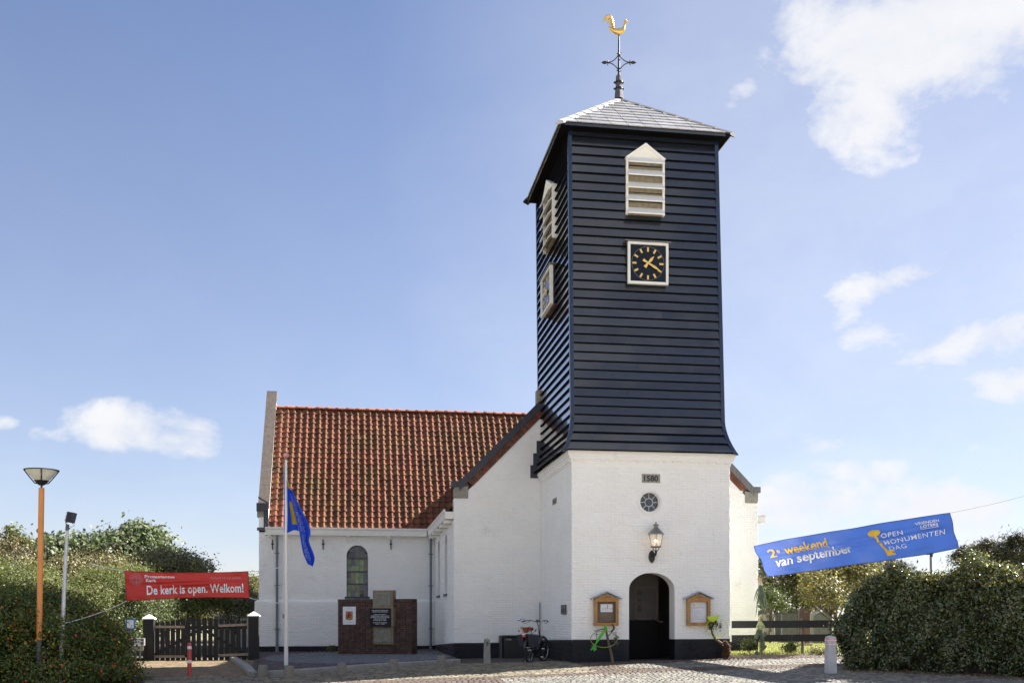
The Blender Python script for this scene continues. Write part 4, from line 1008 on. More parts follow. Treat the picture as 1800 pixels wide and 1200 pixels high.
# ridge tiles
def ridge(mb, L):
    vs = []
    for x in (0, L + 0.03):
        r = 0.115 if x == 0 else 0.095
        for k in range(9): a_ = math.pi * k / 8; vs.append((x, -math.cos(a_) * r, math.sin(a_) * r * 0.85 - 0.03))
    mb.add(vs, [(k, k + 1, 10 + k, 9 + k) for k in range(8)], True)
    vs = []
    for x, r in ((-0.02, 0.14), (0.05, 0.14), (0.05, 0.10), (-0.02, 0.10)):
        for k in range(9): a_ = math.pi * k / 8; vs.append((x, -math.cos(a_) * r, math.sin(a_) * r * 0.85 - 0.03))
    mb.add(vs, [(k + 9 * j, k + 1 + 9 * j, 9 * ((j + 1) % 4) + k + 1, 9 * ((j + 1) % 4) + k) for j in range(4) for k in range(8)]); return mb
ru = ridge(MB(), 0.39)
pieces('ridge_tile', ru, 'ridge_tile', nroof, [Matrix.Translation((-2.95 + i * 0.393, YR, RZ + 0.09 + rnd.uniform(-0.006, 0.006))) for i in range(27)])
# nave end parapet: sloping zinc coping seen edge-on
npar = obj('end_parapet', MB().box(NXL + 0.1, NXL + 0.3, YN + 1, YN + 1.2, 5, 5.1), 'mortar', church)
slope = (RZ - EZN) / 3.9
N5 = 6; Ya, Za = YN - 0.02, 5.15; Yb, Zb = YR, PX(476, 688, NXL + 0.17).z
Zb = EYE + (HOR - 690) / F * 41.5
for i in range(N5):
    t0, t1 = i / N5, (i + 0.99) / N5
    ya, yb, za, zb = Ya + (Yb - Ya) * t0, Ya + (Yb - Ya) * t1, Za + (Zb - Za) * t0, Za + (Zb - Za) * t1
    mb = MB(); mb.hexa([(NXL - 0.03, ya, za - 0.12), (NXL + 0.36, ya, za - 0.12), (NXL + 0.36, yb, zb - 0.12), (NXL - 0.03, yb, zb - 0.12), (NXL - 0.03, ya, za), (NXL + 0.36, ya, za), (NXL + 0.36, yb, zb), (NXL - 0.03, yb, zb)])
    obj('coping', mb, 'zinc_brown', npar)
mb = MB(); mb.box(NXL - 0.03, NXL + 0.36, Yb, Yb + 0.25, Zb - 0.3, Zb + 0.01); obj('peak_stone', mb, 'zinc_brown', npar)
mb = MB()
mb.add([(NXL, YN, 4.2), (NXL + 0.34, YN, 4.2), (NXL + 0.34, YN, 5.05), (NXL, YN, 5.05), (NXL, YR, 4.2), (NXL + 0.34, YR, 4.2), (NXL + 0.34, YR, Zb - 0.1), (NXL, YR, Zb - 0.1)], [(0, 1, 2, 3), (0, 3, 7, 4), (1, 5, 6, 2), (2, 6, 7, 3)])
obj('parapet_wall', mb, 'white_paint', npar)
a, b = PY(451, 898, YN - 0.05), PY(471.5, 884, YN - 0.05); obj('kneeler_cap', MB().box(a.x, b.x, YN - 0.12, YN + 0.4, a.z, b.z), 'lead_dark', npar)
a, b = PY(452, 908, YN), PY(463.5, 893, YN); obj('kneeler_stone', MB().box(a.x, b.x, YN - 0.05, YN + 0.4, a.z, b.z), 'grey_stone', npar)
a, b = PY(463.5, 929, YN), PY(471.5, 893, YN); obj('lead_flashing', MB().box(a.x, b.x, YN - 0.03, YN + 0.3, a.z, b.z), 'lead_dark', npar)
a, b = PY(452, 932, YN), PY(475, 927, YN); obj('lead_flashing', MB().box(a.x, b.x + 0.3, YN - 0.08, YN, a.z, b.z), 'lead', npar)
a, b = PY(452, 875, YN - 0.02), PY(470, 884, YN); obj('lead_strip', MB().hexa([(NXL - 0.02, YN - .05, a.z), (NXL + .35, YN - .05, a.z - .22), (NXL + .35, YN, a.z - .22), (NXL - .02, YN, a.z), (NXL - .02, YN - .05, a.z + .06), (NXL + .35, YN - .05, a.z - .16), (NXL + .35, YN, a.z - .16), (NXL - .02, YN, a.z + .06)]), 'lead_dark', npar)
# ================================================================== THINGS ON AND ROUND THE CHURCH
# ---- weather vane
vb = Vector((AX, AY, AZ))
vane = thing('weather_vane', 'gilded rooster weather vane on a black iron cross at the tip of the tower roof', 'weather vane', vb)
vz = lambda y: EYE + (HOR - y) / F * 29.9
sc_ = 29.9 / F
rt = Vector((cA, -sA, 0))
mb = MB().lathe((AX, AY, 0), [(0.13, vz(176)), (0.115, vz(165)), (0.095, vz(155)), (0.09, vz(137)), (0.06, vz(134))], 8, smooth=False); obj('base_sleeve', mb, 'lead', vane)
mb = MB()
for y in (158, 147): mb.lathe((AX, AY, 0), [(0.12, vz(y + 1.2)), (0.12, vz(y - 1.2))], 12)
for y in (158, 147):
    for s_ in (-1, 1): mb.ball(Vector((AX, AY, vz(y))) + rt * 0.13 * s_, 0.028, 8, 5)
obj('collar', mb, 'iron_black', vane)
mb = MB().tube([(AX, AY, vz(136)), (AX, AY, vz(75)), (AX, AY, vz(62))], [0.035, 0.026, 0.018], 8); obj('rod', mb, 'iron_black', vane)
mb = MB()
P = lambda a, x, y: Vector((AX, AY, vz(y))) + a * ((x) * sc_)
for a in (rt, Vector((0.25, 1, 0)).normalized()):
    for s_ in (-1, 1):
        for v in (-1, 1):
            pts = [P(a, s_ * (1.5 + 17.5 * t), 112 + v * (11.5 * (1 - t) ** 2.2 + 0.6)) for t in [i / 10 for i in range(11)]]
            mb.tube(pts, 0.014, 6)
        mb.tube([P(a, s_ * 18, 112), P(a, s_ * 20, 112), P(a, s_ * 24, 112), P(a, s_ * 27.5, 112), P(a, s_ * 31, 112)], [0.015, 0.02, 0.045, 0.038, 0.003], 8)
        mb.tube([P(a, s_ * 20.2, 107.5), P(a, s_ * 19.3, 109), P(a, s_ * 19.3, 115), P(a, s_ * 20.2, 116.8)], 0.012, 6)
    mb.tube([P(a, -4, 96), P(a, 0, 97), P(a, 4, 95)], 0.013, 6); mb.tube([P(a, -4, 126.5), P(a, 0, 126), P(a, 4, 127)], 0.013, 6)
obj('iron_cross', mb, 'iron_black', vane)
def rooster():
    sil_body = [(1068, 49), (1072, 50), (1077, 53), (1082, 55), (1088, 54.5), (1093, 52), (1095, 48), (1096, 43), (1097, 39.5), (1099, 38), (1101, 39), (1101.5, 41.5), (1100, 43.5), (1099.5, 48), (1098.5, 54), (1096.5, 59), (1092, 62.5), (1087, 63.5), (1081, 61.5), (1076, 57.5), (1071, 53.5)]
    mb = MB(); c0 = 1087.2
    # inflated outline: the body is thick in the middle
    n = len(sil_body); cxm = sum(p[0] for p in sil_body) / n; cym = sum(p[1] for p in sil_body) / n
    spine = [(1069, 50.5, 1.4), (1073, 52.8, 2.8), (1078, 55.8, 4.2), (1083, 57.8, 5.2), (1088, 58.2, 5.5), (1092.5, 56.5, 5.0), (1095.5, 52.5, 3.2), (1096.8, 48, 2.2), (1097.5, 44, 1.7), (1098.5, 41, 1.9), (1100.3, 40.2, 1.8), (1102, 40.8, 0.9), (1105, 41.4, 0.2)]
    mb.tube([P(rt, x - c0, y) for x, y, r in spine], [r * sc_ for x, y, r in spine], 12)
    obj('rooster_body', mb, 'gold', vane)
    mb = MB()
    for k, (ex, ey, h) in enumerate(((1058.5, 48, 17), (1062, 47, 14.5), (1066.5, 48.5, 12), (1070, 51, 9), (1073, 53, 6))):
        pts = []; sx, sy = 1078.5 - k * 0.6, 52 - k * 0.2
        for i in range(13):
            t = i / 12; x = sx + (ex - sx) * t + 2.0 * math.sin(math.pi * t); y = sy + (ey - sy) * t - (h + 1.5) * math.sin(math.pi * min(1, t * 0.92)) ** 0.85 * 1.0
            pts.append(P(rt, x - c0, y) + Vector((0.3, 0.95, 0)) * (0.015 * (k - 2)))
        rr = [(0.4 + 2.1 * math.sin(math.pi * (0.08 + 0.88 * i / 12))) * sc_ for i in range(13)]
        mb.tube(pts, rr, 8)
    obj('tail_feathers', mb, 'gold', vane)
    mb = MB()
    for x, y in ((1096.8, 38.3), (1098.6, 37.3), (1100.2, 38)): mb.ball(P(rt, x - c0, y), 1.1 * sc_, 8, 5)
    mb.ball(P(rt, 1101 - c0, 43), 0.9 * sc_, 8, 5); obj('comb', mb, 'gold', vane)
rooster()
# ---- wall lantern
lc = PY(1153, 960, YF - 0.32); zl = lambda y: PY(1153, y, YF - 0.32).z
lan = thing('wall_lantern', 'lit old-fashioned glass lantern on a black bracket above the church door', 'lantern', (lc.x, YF, zl(978)))
lx, ly = lc.x, YF - 0.32
mb = MB().lathe((lx, ly, 0), [(0.22, zl(938.8)), (0.215, zl(938)), (0.15, zl(933)), (0.075, zl(928)), (0.055, zl(926)), (0.055, zl(923)), (0.10, zl(922.4)), (0.06, zl(921)), (0.015, zl(920)), (0.012, zl(916.5))], 24); obj('hood', mb, mat('lantern_metal', (0.26, 0.26, 0.25), (0.2, 0.2, 0.19), 5, 0.3, 0.1, 30, metal=0.7), lan)
gm = bpy.data.materials.new('clear_glass'); gm.use_nodes = True; bs = gm.node_tree.nodes['Principled BSDF']; bs.inputs['Base Color'].default_value = (0.9, 0.92, 0.9, 1); bs.inputs['Roughness'].default_value = 0.15
bs.inputs['Alpha'].default_value = 0.38; MATS['clear_glass'] = gm
mb = MB().lathe((lx, ly, 0), [(0.125, zl(960)), (0.19, zl(939))], 16, caps=False, smooth=False); obj('lamp_glass', mb, 'clear_glass', lan)
mb = MB()
for k in range(6):
    a = math.pi * k / 3 + 0.3; mb.tube([(lx + 0.13 * math.cos(a), ly + 0.13 * math.sin(a), zl(960.5)), (lx + 0.205 * math.cos(a), ly + 0.205 * math.sin(a), zl(938.5))], 0.007, 6)
mb.lathe((lx, ly, 0), [(0.12, zl(962)), (0.145, zl(961)), (0.14, zl(959.5))], 24)
for k in range(4):
    a = math.pi * k / 2 + 0.5; mb.tube([(lx + 0.12 * math.cos(a), ly + 0.12 * math.sin(a), zl(961)), (lx + 0.09 * math.cos(a), ly + 0.09 * math.sin(a), zl(966)), (lx, ly, zl(968))], 0.011, 6)
mb.tube([(lx, ly, zl(962)), (lx, ly, zl(970))], 0.012, 8)
obj('cage', mb, 'lantern_metal', lan)
bc = PY(1145, 978, YF)
mb = MB().tube([(lx, ly, zl(967)), (lx, ly, zl(971)), (lx - 0.0, ly + 0.06, zl(975)), (bc.x + 0.03, YF - 0.08, zl(975.5)), (bc.x, YF, zl(976))], [0.035, 0.028, 0.026, 0.028, 0.035], 10); obj('bracket_arm', mb, 'iron_black', lan)
pts = []
for k in range(20):
    a = 2 * math.pi * k / 20; pts.append((bc.x + 0.078 * math.cos(a), YF - 0.075, bc.z + (0.165 if math.sin(a) < 0 else 0.17) * math.sin(a) * (1 - 0.12 * abs(math.sin(2 * a)))))
mb = MB().prism(pts, (0, 0.075, 0)); obj('wall_plate', mb, 'iron_black', lan)
bm = bpy.data.materials.new('bulb'); bm.use_nodes = True; bs = bm.node_tree.nodes['Principled BSDF']; bs.inputs['Emission Color'].default_value = (1, 0.62, 0.25, 1); bs.inputs['Emission Strength'].default_value = 9; MATS['bulb'] = bm
obj('bulb', MB().ball((lx, ly, zl(950)), 0.030, 10, 7), 'bulb', lan)
obj('bulb_stem', MB().tube([(lx, ly, zl(961)), (lx, ly, zl(953))], 0.014, 8), 'white_trim', lan)
# ---- notice boxes
def notice(xa, xb, ya, yb, label, left):
    a, b = PY(xa, yb, YF - 0.13), PY(xb, ya, YF - 0.13); y0, y1 = YF - 0.15, YF - 0.012
    nb_ = thing('notice_box', label, 'notice board', ((a.x + b.x) / 2, y1, a.z))
    w = b.x - a.x; hz = a.z; tz = b.z; t = 0.075; gz = tz + 0.13
    cx = (a.x + b.x) / 2
    mb = MB()
    for q in ((a.x, a.x + t, hz, tz), (b.x - t, b.x, hz, tz), (a.x + t, b.x - t, hz, hz + t), (a.x + t, b.x - t, tz - t, tz)): mb.bevel_box(q[0], q[1], y0, y0 + 0.035, q[2], q[3], 0.004)
    obj('door_frame', mb, 'oak', nb_)
    mb = MB().box(a.x + 0.01, b.x - 0.01, y0 + 0.036, y1, hz, hz + 0.02); mb.box(a.x, a.x + 0.02, y0 + 0.036, y1, hz, tz); mb.box(b.x - 0.02, b.x, y0 + 0.036, y1, hz, tz); obj('case', mb, 'oak', nb_)
    mb = MB().prism([(a.x, y0 + 0.005, tz), (b.x, y0 + 0.005, tz), (cx, y0 + 0.005, gz)], (0, 0.06, 0)); gp_ = obj('gable_board', mb, 'oak', nb_)
    mb = MB()
    for k in range(7): mb.tube([(cx + (k - 3) * 0.035, y0 + 0.003, tz + 0.03), (cx + (k - 3) * 0.03, y0 + 0.003, tz + 0.055 + 0.012 * (3 - abs(k - 3)))], 0.006, 5)
    obj('carving', mb, 'old_wood', gp_)
    for s_ in (-1, 1):
        e = cx + s_ * (w / 2 + 0.09); mb = MB()
        q = [(cx, y0 - 0.06, gz + 0.045), (e, y0 - 0.06, tz - 0.005), (e, y0 - 0.06, tz + 0.015), (cx, y0 - 0.06, gz + 0.065)]
        mb.prism(q if s_ < 0 else q[::-1], (0, 0.2, 0)); obj('roof_panel', mb, 'lead_roof', nb_)
    obj('back_panel', MB().box(a.x + 0.02, b.x - 0.02, y1 - 0.03, y1 - 0.01, hz + 0.02, tz - 0.02), 'old_wood', nb_)
    for z in (hz + 0.12, tz - 0.12): obj('hinge', MB().box(a.x - 0.006, a.x + 0.03, y0 - 0.006, y0 + 0.02, z - 0.03, z + 0.03), 'zinc', nb_)
    obj('lock', MB().lathe((b.x - 0.03, y0, (hz + tz) / 2), [(0.012, 0), (0.012, 0.012)], 10, (0, -1, 0)), 'iron_black', nb_)
    if left:
        p, q = PY(1056, 1075, y0 + 0.08), PY(1077, 1061, y0 + 0.08)
        pp = obj('drawing_sheet', MB().box(p.x, q.x, y1 - 0.036, y1 - 0.031, p.z, q.z), 'paper', nb_)
        mb = MB(); X_ = lambda u: p.x + (q.x - p.x) * u; Z_ = lambda v: p.z + (q.z - p.z) * v
        r = random.Random(5)
        for k in range(26):
            u = 0.12 + 0.76 * r.random(); v = 0.16 + 0.35 * r.random(); l = 0.05 + 0.1 * r.random(); mb.box(X_(u), X_(min(.95, u + l)), y1 - 0.038, y1 - 0.037, Z_(v), Z_(v + 0.03))
        mb.box(X_(0.52), X_(0.60), y1 - 0.038, y1 - 0.037, Z_(0.4), Z_(0.82)); mb.add([(X_(0.5), y1 - .038, Z_(.8)), (X_(.62), y1 - .038, Z_(.8)), (X_(.56), y1 - .038, Z_(.93))], [(0, 1, 2)])
        obj('ink_sketch', mb, 'grey_ink', pp)
    else:
        pp = obj('notice_sheet', MB().box(a.x + t + 0.01, b.x - t - 0.0, y1 - 0.036, y1 - 0.031, hz + t + 0.005, tz - t - 0.005), 'paper', nb_)
        x0_, x1_, z0_, z1_ = a.x + t + 0.01, b.x - t, hz + t, tz - t; H = z1_ - z0_; W_ = x1_ - x0_
        mb = MB(); r = random.Random(3)
        S_ = lambda u, v, d: Vector((x0_ + W_ * u, y1 - 0.0375 - d, z0_ + H * v))
        for v, u0, u1, hh in [(0.72, 0.1, 0.85, 0.016), (0.69, 0.1, 0.5, 0.01)] + [(0.60 - 0.045 * k, 0.12, 0.2, 0.010) for k in range(11)] + [(0.60 - 0.045 * k, 0.26, 0.45 + 0.4 * r.random(), 0.010) for k in range(11)]:
            mb.add([S_(u0, v, 0), S_(u1, v, 0), S_(u1, v + hh, 0), S_(u0, v + hh, 0)], [(0, 1, 2, 3)])
        obj('printed_lines', mb, 'grey_ink', pp)
        mb = MB(); mb.lathe(S_(0.28, 0.84, 0), [(0.022, 0), (0.022, 0.001)], 12, (0, -1, 0)); mb.add([S_(0.4, 0.835, 0), S_(0.7, 0.835, 0), S_(0.7, 0.85, 0), S_(0.4, 0.85, 0)], [(0, 1, 2, 3)]); obj('emblem', mb, 'gold_paint', pp)
notice(1045, 1087, 1052, 1099, 'wooden notice case with a small drawing inside, left of the doorway', True)
notice(1208.5, 1248.5, 1052, 1099, 'wooden notice case with a full white sheet of text, right of the doorway', False)
# intercom on tower side
p, q = PX(989, 1079, X0), PX(996.5, 1062, X0)
ic = thing('intercom', 'small grey metal intercom plate on the left side wall of the tower', 'intercom', (X0, (p.y + q.y) / 2, p.z))
yy0, yy1 = sorted((p.y, q.y)); obj('case', MB().bevel_box(X0 - 0.05, X0 - 0.012, yy0, yy1, p.z, q.z, 0.006), 'lead', ic)
obj('grille', MB().box(X0 - 0.053, X0 - 0.05, yy0 + 0.05, yy1 - 0.05, p.z + 0.04, q.z - 0.10), 'iron_black', ic)

# ---- bicycle parked against the wall
def bicycle():
    base = GP(933, 1165); base = Vector((base.x, base.y, g(base.x, base.y)))
    th = ANG + math.radians(21); H = Vector((math.sin(th), math.cos(th), 0)); S_ = Vector((H.y, -H.x, 0)); U = (Vector((0, 0, 1)) - S_ * 0.10).normalized()
    bk = thing('bicycle', 'black city bicycle with dark panniers and a mirror, parked behind the stick wreath', 'bicycle', base)
    P = lambda a, s, z: base + H * a + S_ * s + U * z
    R0 = 0.335
    mat('rubber', (0.012, 0.012, 0.013), (0.02, 0.02, 0.02), 20, 0.75, 0.3, 60); mat('bike_paint', (0.012, 0.013, 0.018), None, 5, 0.3, coat=0.3); mat('chrome', (0.5, 0.52, 0.55), None, 5, 0.2, metal=0.9)
    mat('pannier', (0.022, 0.023, 0.035), (0.032, 0.032, 0.045), 8, 0.7, 0.4, 50)
    for nm, a, ang in (('wheel', 0.0, 0), ('wheel', 1.10, -0.12)):
        c = P(a, 0, R0 + 0.01); ax = (S_ * math.cos(ang) + H * math.sin(ang)).normalized()
        w = obj(nm, MB().torus(c, ax, R0 - 0.012, 0.022, 36, 8), 'rubber', bk)
        obj('rim', MB().torus(c, ax, R0 - 0.038, 0.010, 36, 6), 'chrome', w)
        mb = MB(); u1 = ax.orthogonal().normalized(); u2 = ax.cross(u1)
        for k in range(18):
            b_ = 2 * math.pi * k / 18; mb.tube([c + ax * (0.03 if k % 2 else -0.03), c + (u1 * math.cos(b_) + u2 * math.sin(b_)) * (R0 - 0.04)], 0.0015, 4)
        mb.lathe(c - ax * 0.045, [(0.025, 0), (0.025, 0.09)], 12, ax); obj('spokes', mb, 'chrome', w)
        mb = MB(); pr = []
        rng = range(-2, 9) if a == 0 else range(0, 8)
        vs = []
        for k in rng:
            b_ = math.radians(20 * k + (10 if a == 0 else 15)); d = H * math.cos(b_) + U * math.sin(b_)
            for q in (-0.03, 0, 0.03): vs.append(c + d * (R0 + 0.035 - abs(q) * 0.3) + S_ * q)
        m_ = len(vs) // 3; mb.add(vs, [(i * 3 + j, i * 3 + j + 1, i * 3 + j + 4, i * 3 + j + 3) for i in range(m_ - 1) for j in range(2)], True); obj('mudguard', mb, 'bike_paint', bk)
    mb = MB(); r = 0.016
    bb, st, hd, hdt = P(0.44, 0, 0.28), P(0.28, 0, 0.80), P(0.93, 0, 0.62), P(0.88, 0, 0.86)
    mb.tube([bb, P(0.3, 0, 0.72)], r, 8); mb.tube([bb, P(0.62, 0, 0.33), P(0.80, 0, 0.50), hd], 0.022, 8); mb.tube([hd, hdt], 0.020, 8)
    for s_ in (-1, 1):
        mb.tube([P(0, 0.055 * s_, R0), P(0.42, 0.04 * s_, 0.28)], 0.010, 6); mb.tube([P(0, 0.055 * s_, R0), P(0.3, 0.02 * s_, 0.70)], 0.009, 6); mb.tube([P(1.10, 0.05 * s_, R0), P(1.0, 0.05 * s_, 0.55), P(0.94, 0.0, 0.62)], 0.012, 6)
    obj('frame', mb, 'bike_paint', bk)
    obj('seat_tube', MB().tube([P(0.3, 0, 0.70), P(0.27, 0, 0.88)], 0.013, 8), 'chrome', bk)
    obj('stem', MB().tube([hdt, P(0.85, 0, 1.02), P(0.82, 0, 1.10)], [0.014, 0.016, 0.018], 8), 'chrome', bk)
    mb = MB(); mb.tube([P(0.68, -0.35, 1.10), P(0.76, -0.30, 1.12), P(0.86, -0.18, 1.125), P(0.84, -0.06, 1.09), P(0.83, 0, 1.085), P(0.84, 0.06, 1.09), P(0.86, 0.18, 1.125), P(0.76, 0.30, 1.12), P(0.68, 0.35, 1.10)], 0.011, 8); obj('handlebar', mb, 'iron_black', bk)
    for s_ in (-1, 1): obj('grip', MB().tube([P(0.74, 0.315 * s_, 1.115), P(0.62, 0.37 * s_, 1.09)], 0.018, 8), 'rubber', bk)
    mb = MB()
    for s_ in (-1, 1): mb.tube([P(0.82, 0.2 * s_, 1.11), P(0.76, 0.25 * s_, 1.07), P(0.64, 0.33 * s_, 1.04)], 0.007, 6)
    obj('brake_lever', mb, 'iron_black', bk)
    mr_ = obj('mirror', MB().tube([P(0.72, -0.33, 1.11), P(0.75, -0.36, 1.17), P(0.76, -0.45, 1.16)], 0.006, 6), 'iron_black', bk)
    obj('mirror_glass', MB().ball(P(0.75, -0.50, 1.15), 0.05, 12, 7, (1.1, 0.3, 0.75)), mat('mirror_face', (0.5, 0.6, 0.8), None, 4, 0.08, metal=0.9), mr_)
    mb = MB(); vs = []
    prof = [(0.10, 0.095), (0.14, 0.105), (0.22, 0.09), (0.30, 0.045), (0.38, 0.025), (0.42, 0.015)]
    for a, w_ in prof:
        for q, zz in ((-1, -0.035), (-0.8, 0.0), (0, 0.022), (0.8, 0.0), (1, -0.035)): vs.append(P(a, w_ * q, 0.92 + zz + 0.02 * (a < 0.12)))
    mb.add(vs, [(i * 5 + j, i * 5 + j + 1, i * 5 + j + 6, i * 5 + j + 5) for i in range(5) for j in range(4)], True); mb.tube([P(0.1, 0, 0.90), P(0.4, 0, 0.89)], 0.03, 6); obj('saddle', mb, 'rubber', bk)
    mb = MB()
    for s_ in (-1, 1): mb.tube([P(-0.30, 0.06 * s_, 0.76), P(0.26, 0.06 * s_, 0.76)], 0.006, 6); mb.tube([P(-0.18, 0.06 * s_, 0.76), P(0, 0.06 * s_, R0)], 0.006, 6)
    for a in (-0.3, -0.1, 0.1): mb.tube([P(a, -0.06, 0.76), P(a, 0.06, 0.76)], 0.006, 6)
    obj('luggage_rack', mb, 'iron_black', bk)
    for s_ in (-1, 1):
        mb = MB(); lo, hi = 0.07, 0.22
        q = lambda a, s, z: P(a, s * s_, z)
        mb.hexa([q(-0.18, lo, 0.42), q(0.14, lo, 0.42), q(0.14, hi, 0.44), q(-0.18, hi, 0.44), q(-0.26, lo, 0.76), q(0.16, lo, 0.76), q(0.14, hi - 0.01, 0.73), q(-0.24, hi - 0.01, 0.73)]); pb = obj('pannier', mb, 'pannier', bk)
        mb = MB(); mb.hexa([q(-0.255, 0.04, 0.765), q(0.16, 0.04, 0.765), q(0.155, hi + 0.004, 0.735), q(-0.25, hi + 0.004, 0.735), q(-0.255, 0.04, 0.775), q(0.16, 0.04, 0.775), q(0.155, hi + 0.012, 0.745), q(-0.25, hi + 0.012, 0.745)])
        mb.hexa([q(-0.25, hi, 0.58), q(0.15, hi, 0.58), q(0.15, hi + 0.012, 0.58), q(-0.25, hi + 0.012, 0.58), q(-0.25, hi, 0.742), q(0.15, hi, 0.742), q(0.15, hi + 0.012, 0.742), q(-0.25, hi + 0.012, 0.742)]); obj('flap', mb, 'pannier', pb)
    obj('rear_light', MB().obox(P(-0.335, 0, 0.72), S_ * 0.045, H * 0.012, U * 0.022), mat('red_lamp', (0.7, 0.03, 0.02), None, 4, 0.3), bk)
    obj('reflector_plate', MB().obox(P(-0.337, 0, 0.765), S_ * 0.045, H * 0.008, U * 0.012), 'white_trim', bk)
    mb = MB(); mb.tube([P(0.44, -0.06, 0.28), P(0.44, 0.06, 0.28)], 0.03, 10); mb.tube([P(0.44, 0.07, 0.28), P(0.56, 0.08, 0.16)], 0.010, 6); mb.tube([P(0.44, -0.07, 0.28), P(0.32, -0.08, 0.40)], 0.010, 6)
    mb.obox(P(0.57, 0.13, 0.15), S_ * 0.045, H * 0.03, U * 0.01); mb.obox(P(0.31, -0.13, 0.41), S_ * 0.045, H * 0.03, U * 0.01); obj('crank', mb, 'chrome', bk)
    obj('chain_case', MB().obox(P(0.22, 0.075, 0.31), H * 0.26, S_ * 0.008, U * 0.05), 'bike_paint', bk)
    obj('kickstand', MB().tube([P(0.02, -0.05, 0.30), P(-0.06, -0.24, 0.0)], 0.010, 6), 'iron_black', bk)
    obj('bell', MB().lathe(P(0.84, 0.1, 1.10), [(0.028, 0), (0.03, 0.015), (0.015, 0.03)], 10, U), 'chrome', bk)
    obj('display', MB().obox(P(0.84, 0, 1.125), S_ * 0.04, H * 0.025, U * 0.025), 'lead', bk)
    # posy tied on the rack
    f = MB(); r_ = random.Random(9)
    for k in range(40): c = P(-0.05 + r_.gauss(0, 0.07), r_.gauss(0, 0.09), 0.83 + r_.random() * 0.10); f.obox(c, (r_.gauss(0, .018), r_.gauss(0, .018), r_.gauss(0, .018)), (r_.gauss(0, .018), r_.gauss(0, .018), r_.gauss(0, .018)), (0.002, 0.002, 0.004))
    tag(obj('flower_bunch', f, mat('dried_flowers', (0.25, 0.14, 0.05), (0.32, 0.05, 0.04), 30, 0.8, var=0.5, hue=0.05), None, loc=P(-0.05, 0, 0.8)), 'small bunch of dried red and brown flowers on the luggage rack of the bicycle', 'flowers')
bicycle()
# ---- dark storage bin and pole in the corner
a, b = PY(887, 1158, YG - 0.62), PY(948, 1116, YG - 0.62)
gz_ = g(a.x, YG - 0.4)
bn = thing('storage_bin', 'low black bin with a flat lid standing against the wall behind the bicycle', 'bin', ((a.x + b.x) / 2, YG - 0.3, gz_))
mb = MB().bevel_box(a.x, b.x, YG - 0.62, YG - 0.06, gz_ - 0.02, b.z - 0.05, 0.015); obj('body', mb, mat('bin_black', (0.01, 0.01, 0.013), None, 5, 0.45, 0.2, 40), bn)
obj('lid', MB().bevel_box(a.x - 0.02, b.x + 0.01, YG - 0.66, YG - 0.05, b.z - 0.048, b.z, 0.012), 'bin_black', bn)
obj('corner_post', MB().box(a.x - 0.09, a.x - 0.022, YG - 0.3, YG - 0.02, gz_ - 0.02, b.z - 0.01), 'lead', bn)
obj('sticker', MB().box(a.x + 0.04, a.x + 0.20, YG - 0.624, YG - 0.6205, b.z - 0.14, b.z - 0.09), 'zinc', bn)
p = PY(951, 1125, YG - 0.15)
pl_ = thing('conduit_pole', 'thin grey pole with a blue band standing in the corner between tower and wing', 'pole', (p.x - 0.03, YG - 0.12, g(p.x, YG)))
obj('pole', MB().tube([(p.x - 0.03, YG - 0.12, g(p.x, YG) - 0.05), (p.x - 0.03, YG - 0.12, PY(951, 1058, YG - 0.12).z)], 0.016, 8), 'zinc', pl_)
z = PY(951, 1067, YG - 0.12).z; obj('band', MB().lathe((p.x - 0.03, YG - 0.12, z - 0.04), [(0.018, 0), (0.018, 0.08)], 8), mat('blue_tape', (0.05, 0.2, 0.6), None, 4, 0.5), pl_)
# ---- bollards
def post_bollard(xp, yb, yt, w, label, m, bands=None, ringz=None):
    b_ = GP(xp, yb); d = b_.x * sA + b_.y * cA; h = (yb - yt) / F * d; t = thing('bollard', label, 'bollard', b_)
    mb = MB(); w2 = w / 2; e = 0.82
    vs = []
    for z, k in ((-0.05, 1), (h * 0.96, e), (h, 0.12)): vs += [(b_.x - w2 * k, b_.y - w2 * k, b_.z + z), (b_.x + w2 * k, b_.y - w2 * k, b_.z + z), (b_.x + w2 * k, b_.y + w2 * k, b_.z + z), (b_.x - w2 * k, b_.y + w2 * k, b_.z + z)]
    mb.add(vs, [(8, 9, 10, 11)] + [(r * 4 + j, r * 4 + (j + 1) % 4, r * 4 + 4 + (j + 1) % 4, r * 4 + 4 + j) for r in range(2) for j in range(4)]); obj('post', mb, m, t)
    if bands:
        for z in bands:
            k = w2 * (1 - (1 - e) * z) + 0.006; mb = MB()
            mb.box(b_.x - k, b_.x + k, b_.y - k, b_.y + k, b_.z + h * z - 0.018, b_.z + h * z + 0.018); obj('reflector_band', mb, mat('reflector', (0.55, 0.10, 0.09), (0.65, 0.55, 0.55), 18, 0.4), t)
            obj('band_edge', MB().box(b_.x - k - .002, b_.x + k + .002, b_.y - k - .002, b_.y + k + .002, b_.z + h * z - 0.032, b_.z + h * z - 0.018), 'white_trim', t)
    else:
        obj('number_plate', MB().box(b_.x - 0.03, b_.x + 0.03, b_.y - w2 * 0.9 - 0.008, b_.y - w2 * 0.88, b_.z + h * 0.72, b_.z + h * 0.88), 'lead', t)
post_bollard(1460, 1184, 1116, 0.215, 'white concrete bollard with two red bands at the left end of the hedge', mat('pale_concrete', (0.52, 0.52, 0.54), (0.42, 0.42, 0.44), 6, 0.8, 0.4, 60, col3=(0.25, 0.25, 0.25), s3=4, t3=0.62), bands=(0.80, 0.90))
post_bollard(856, 1167, 1121, 0.175, 'weathered grey concrete post standing alone left of the bicycle', 'concrete')
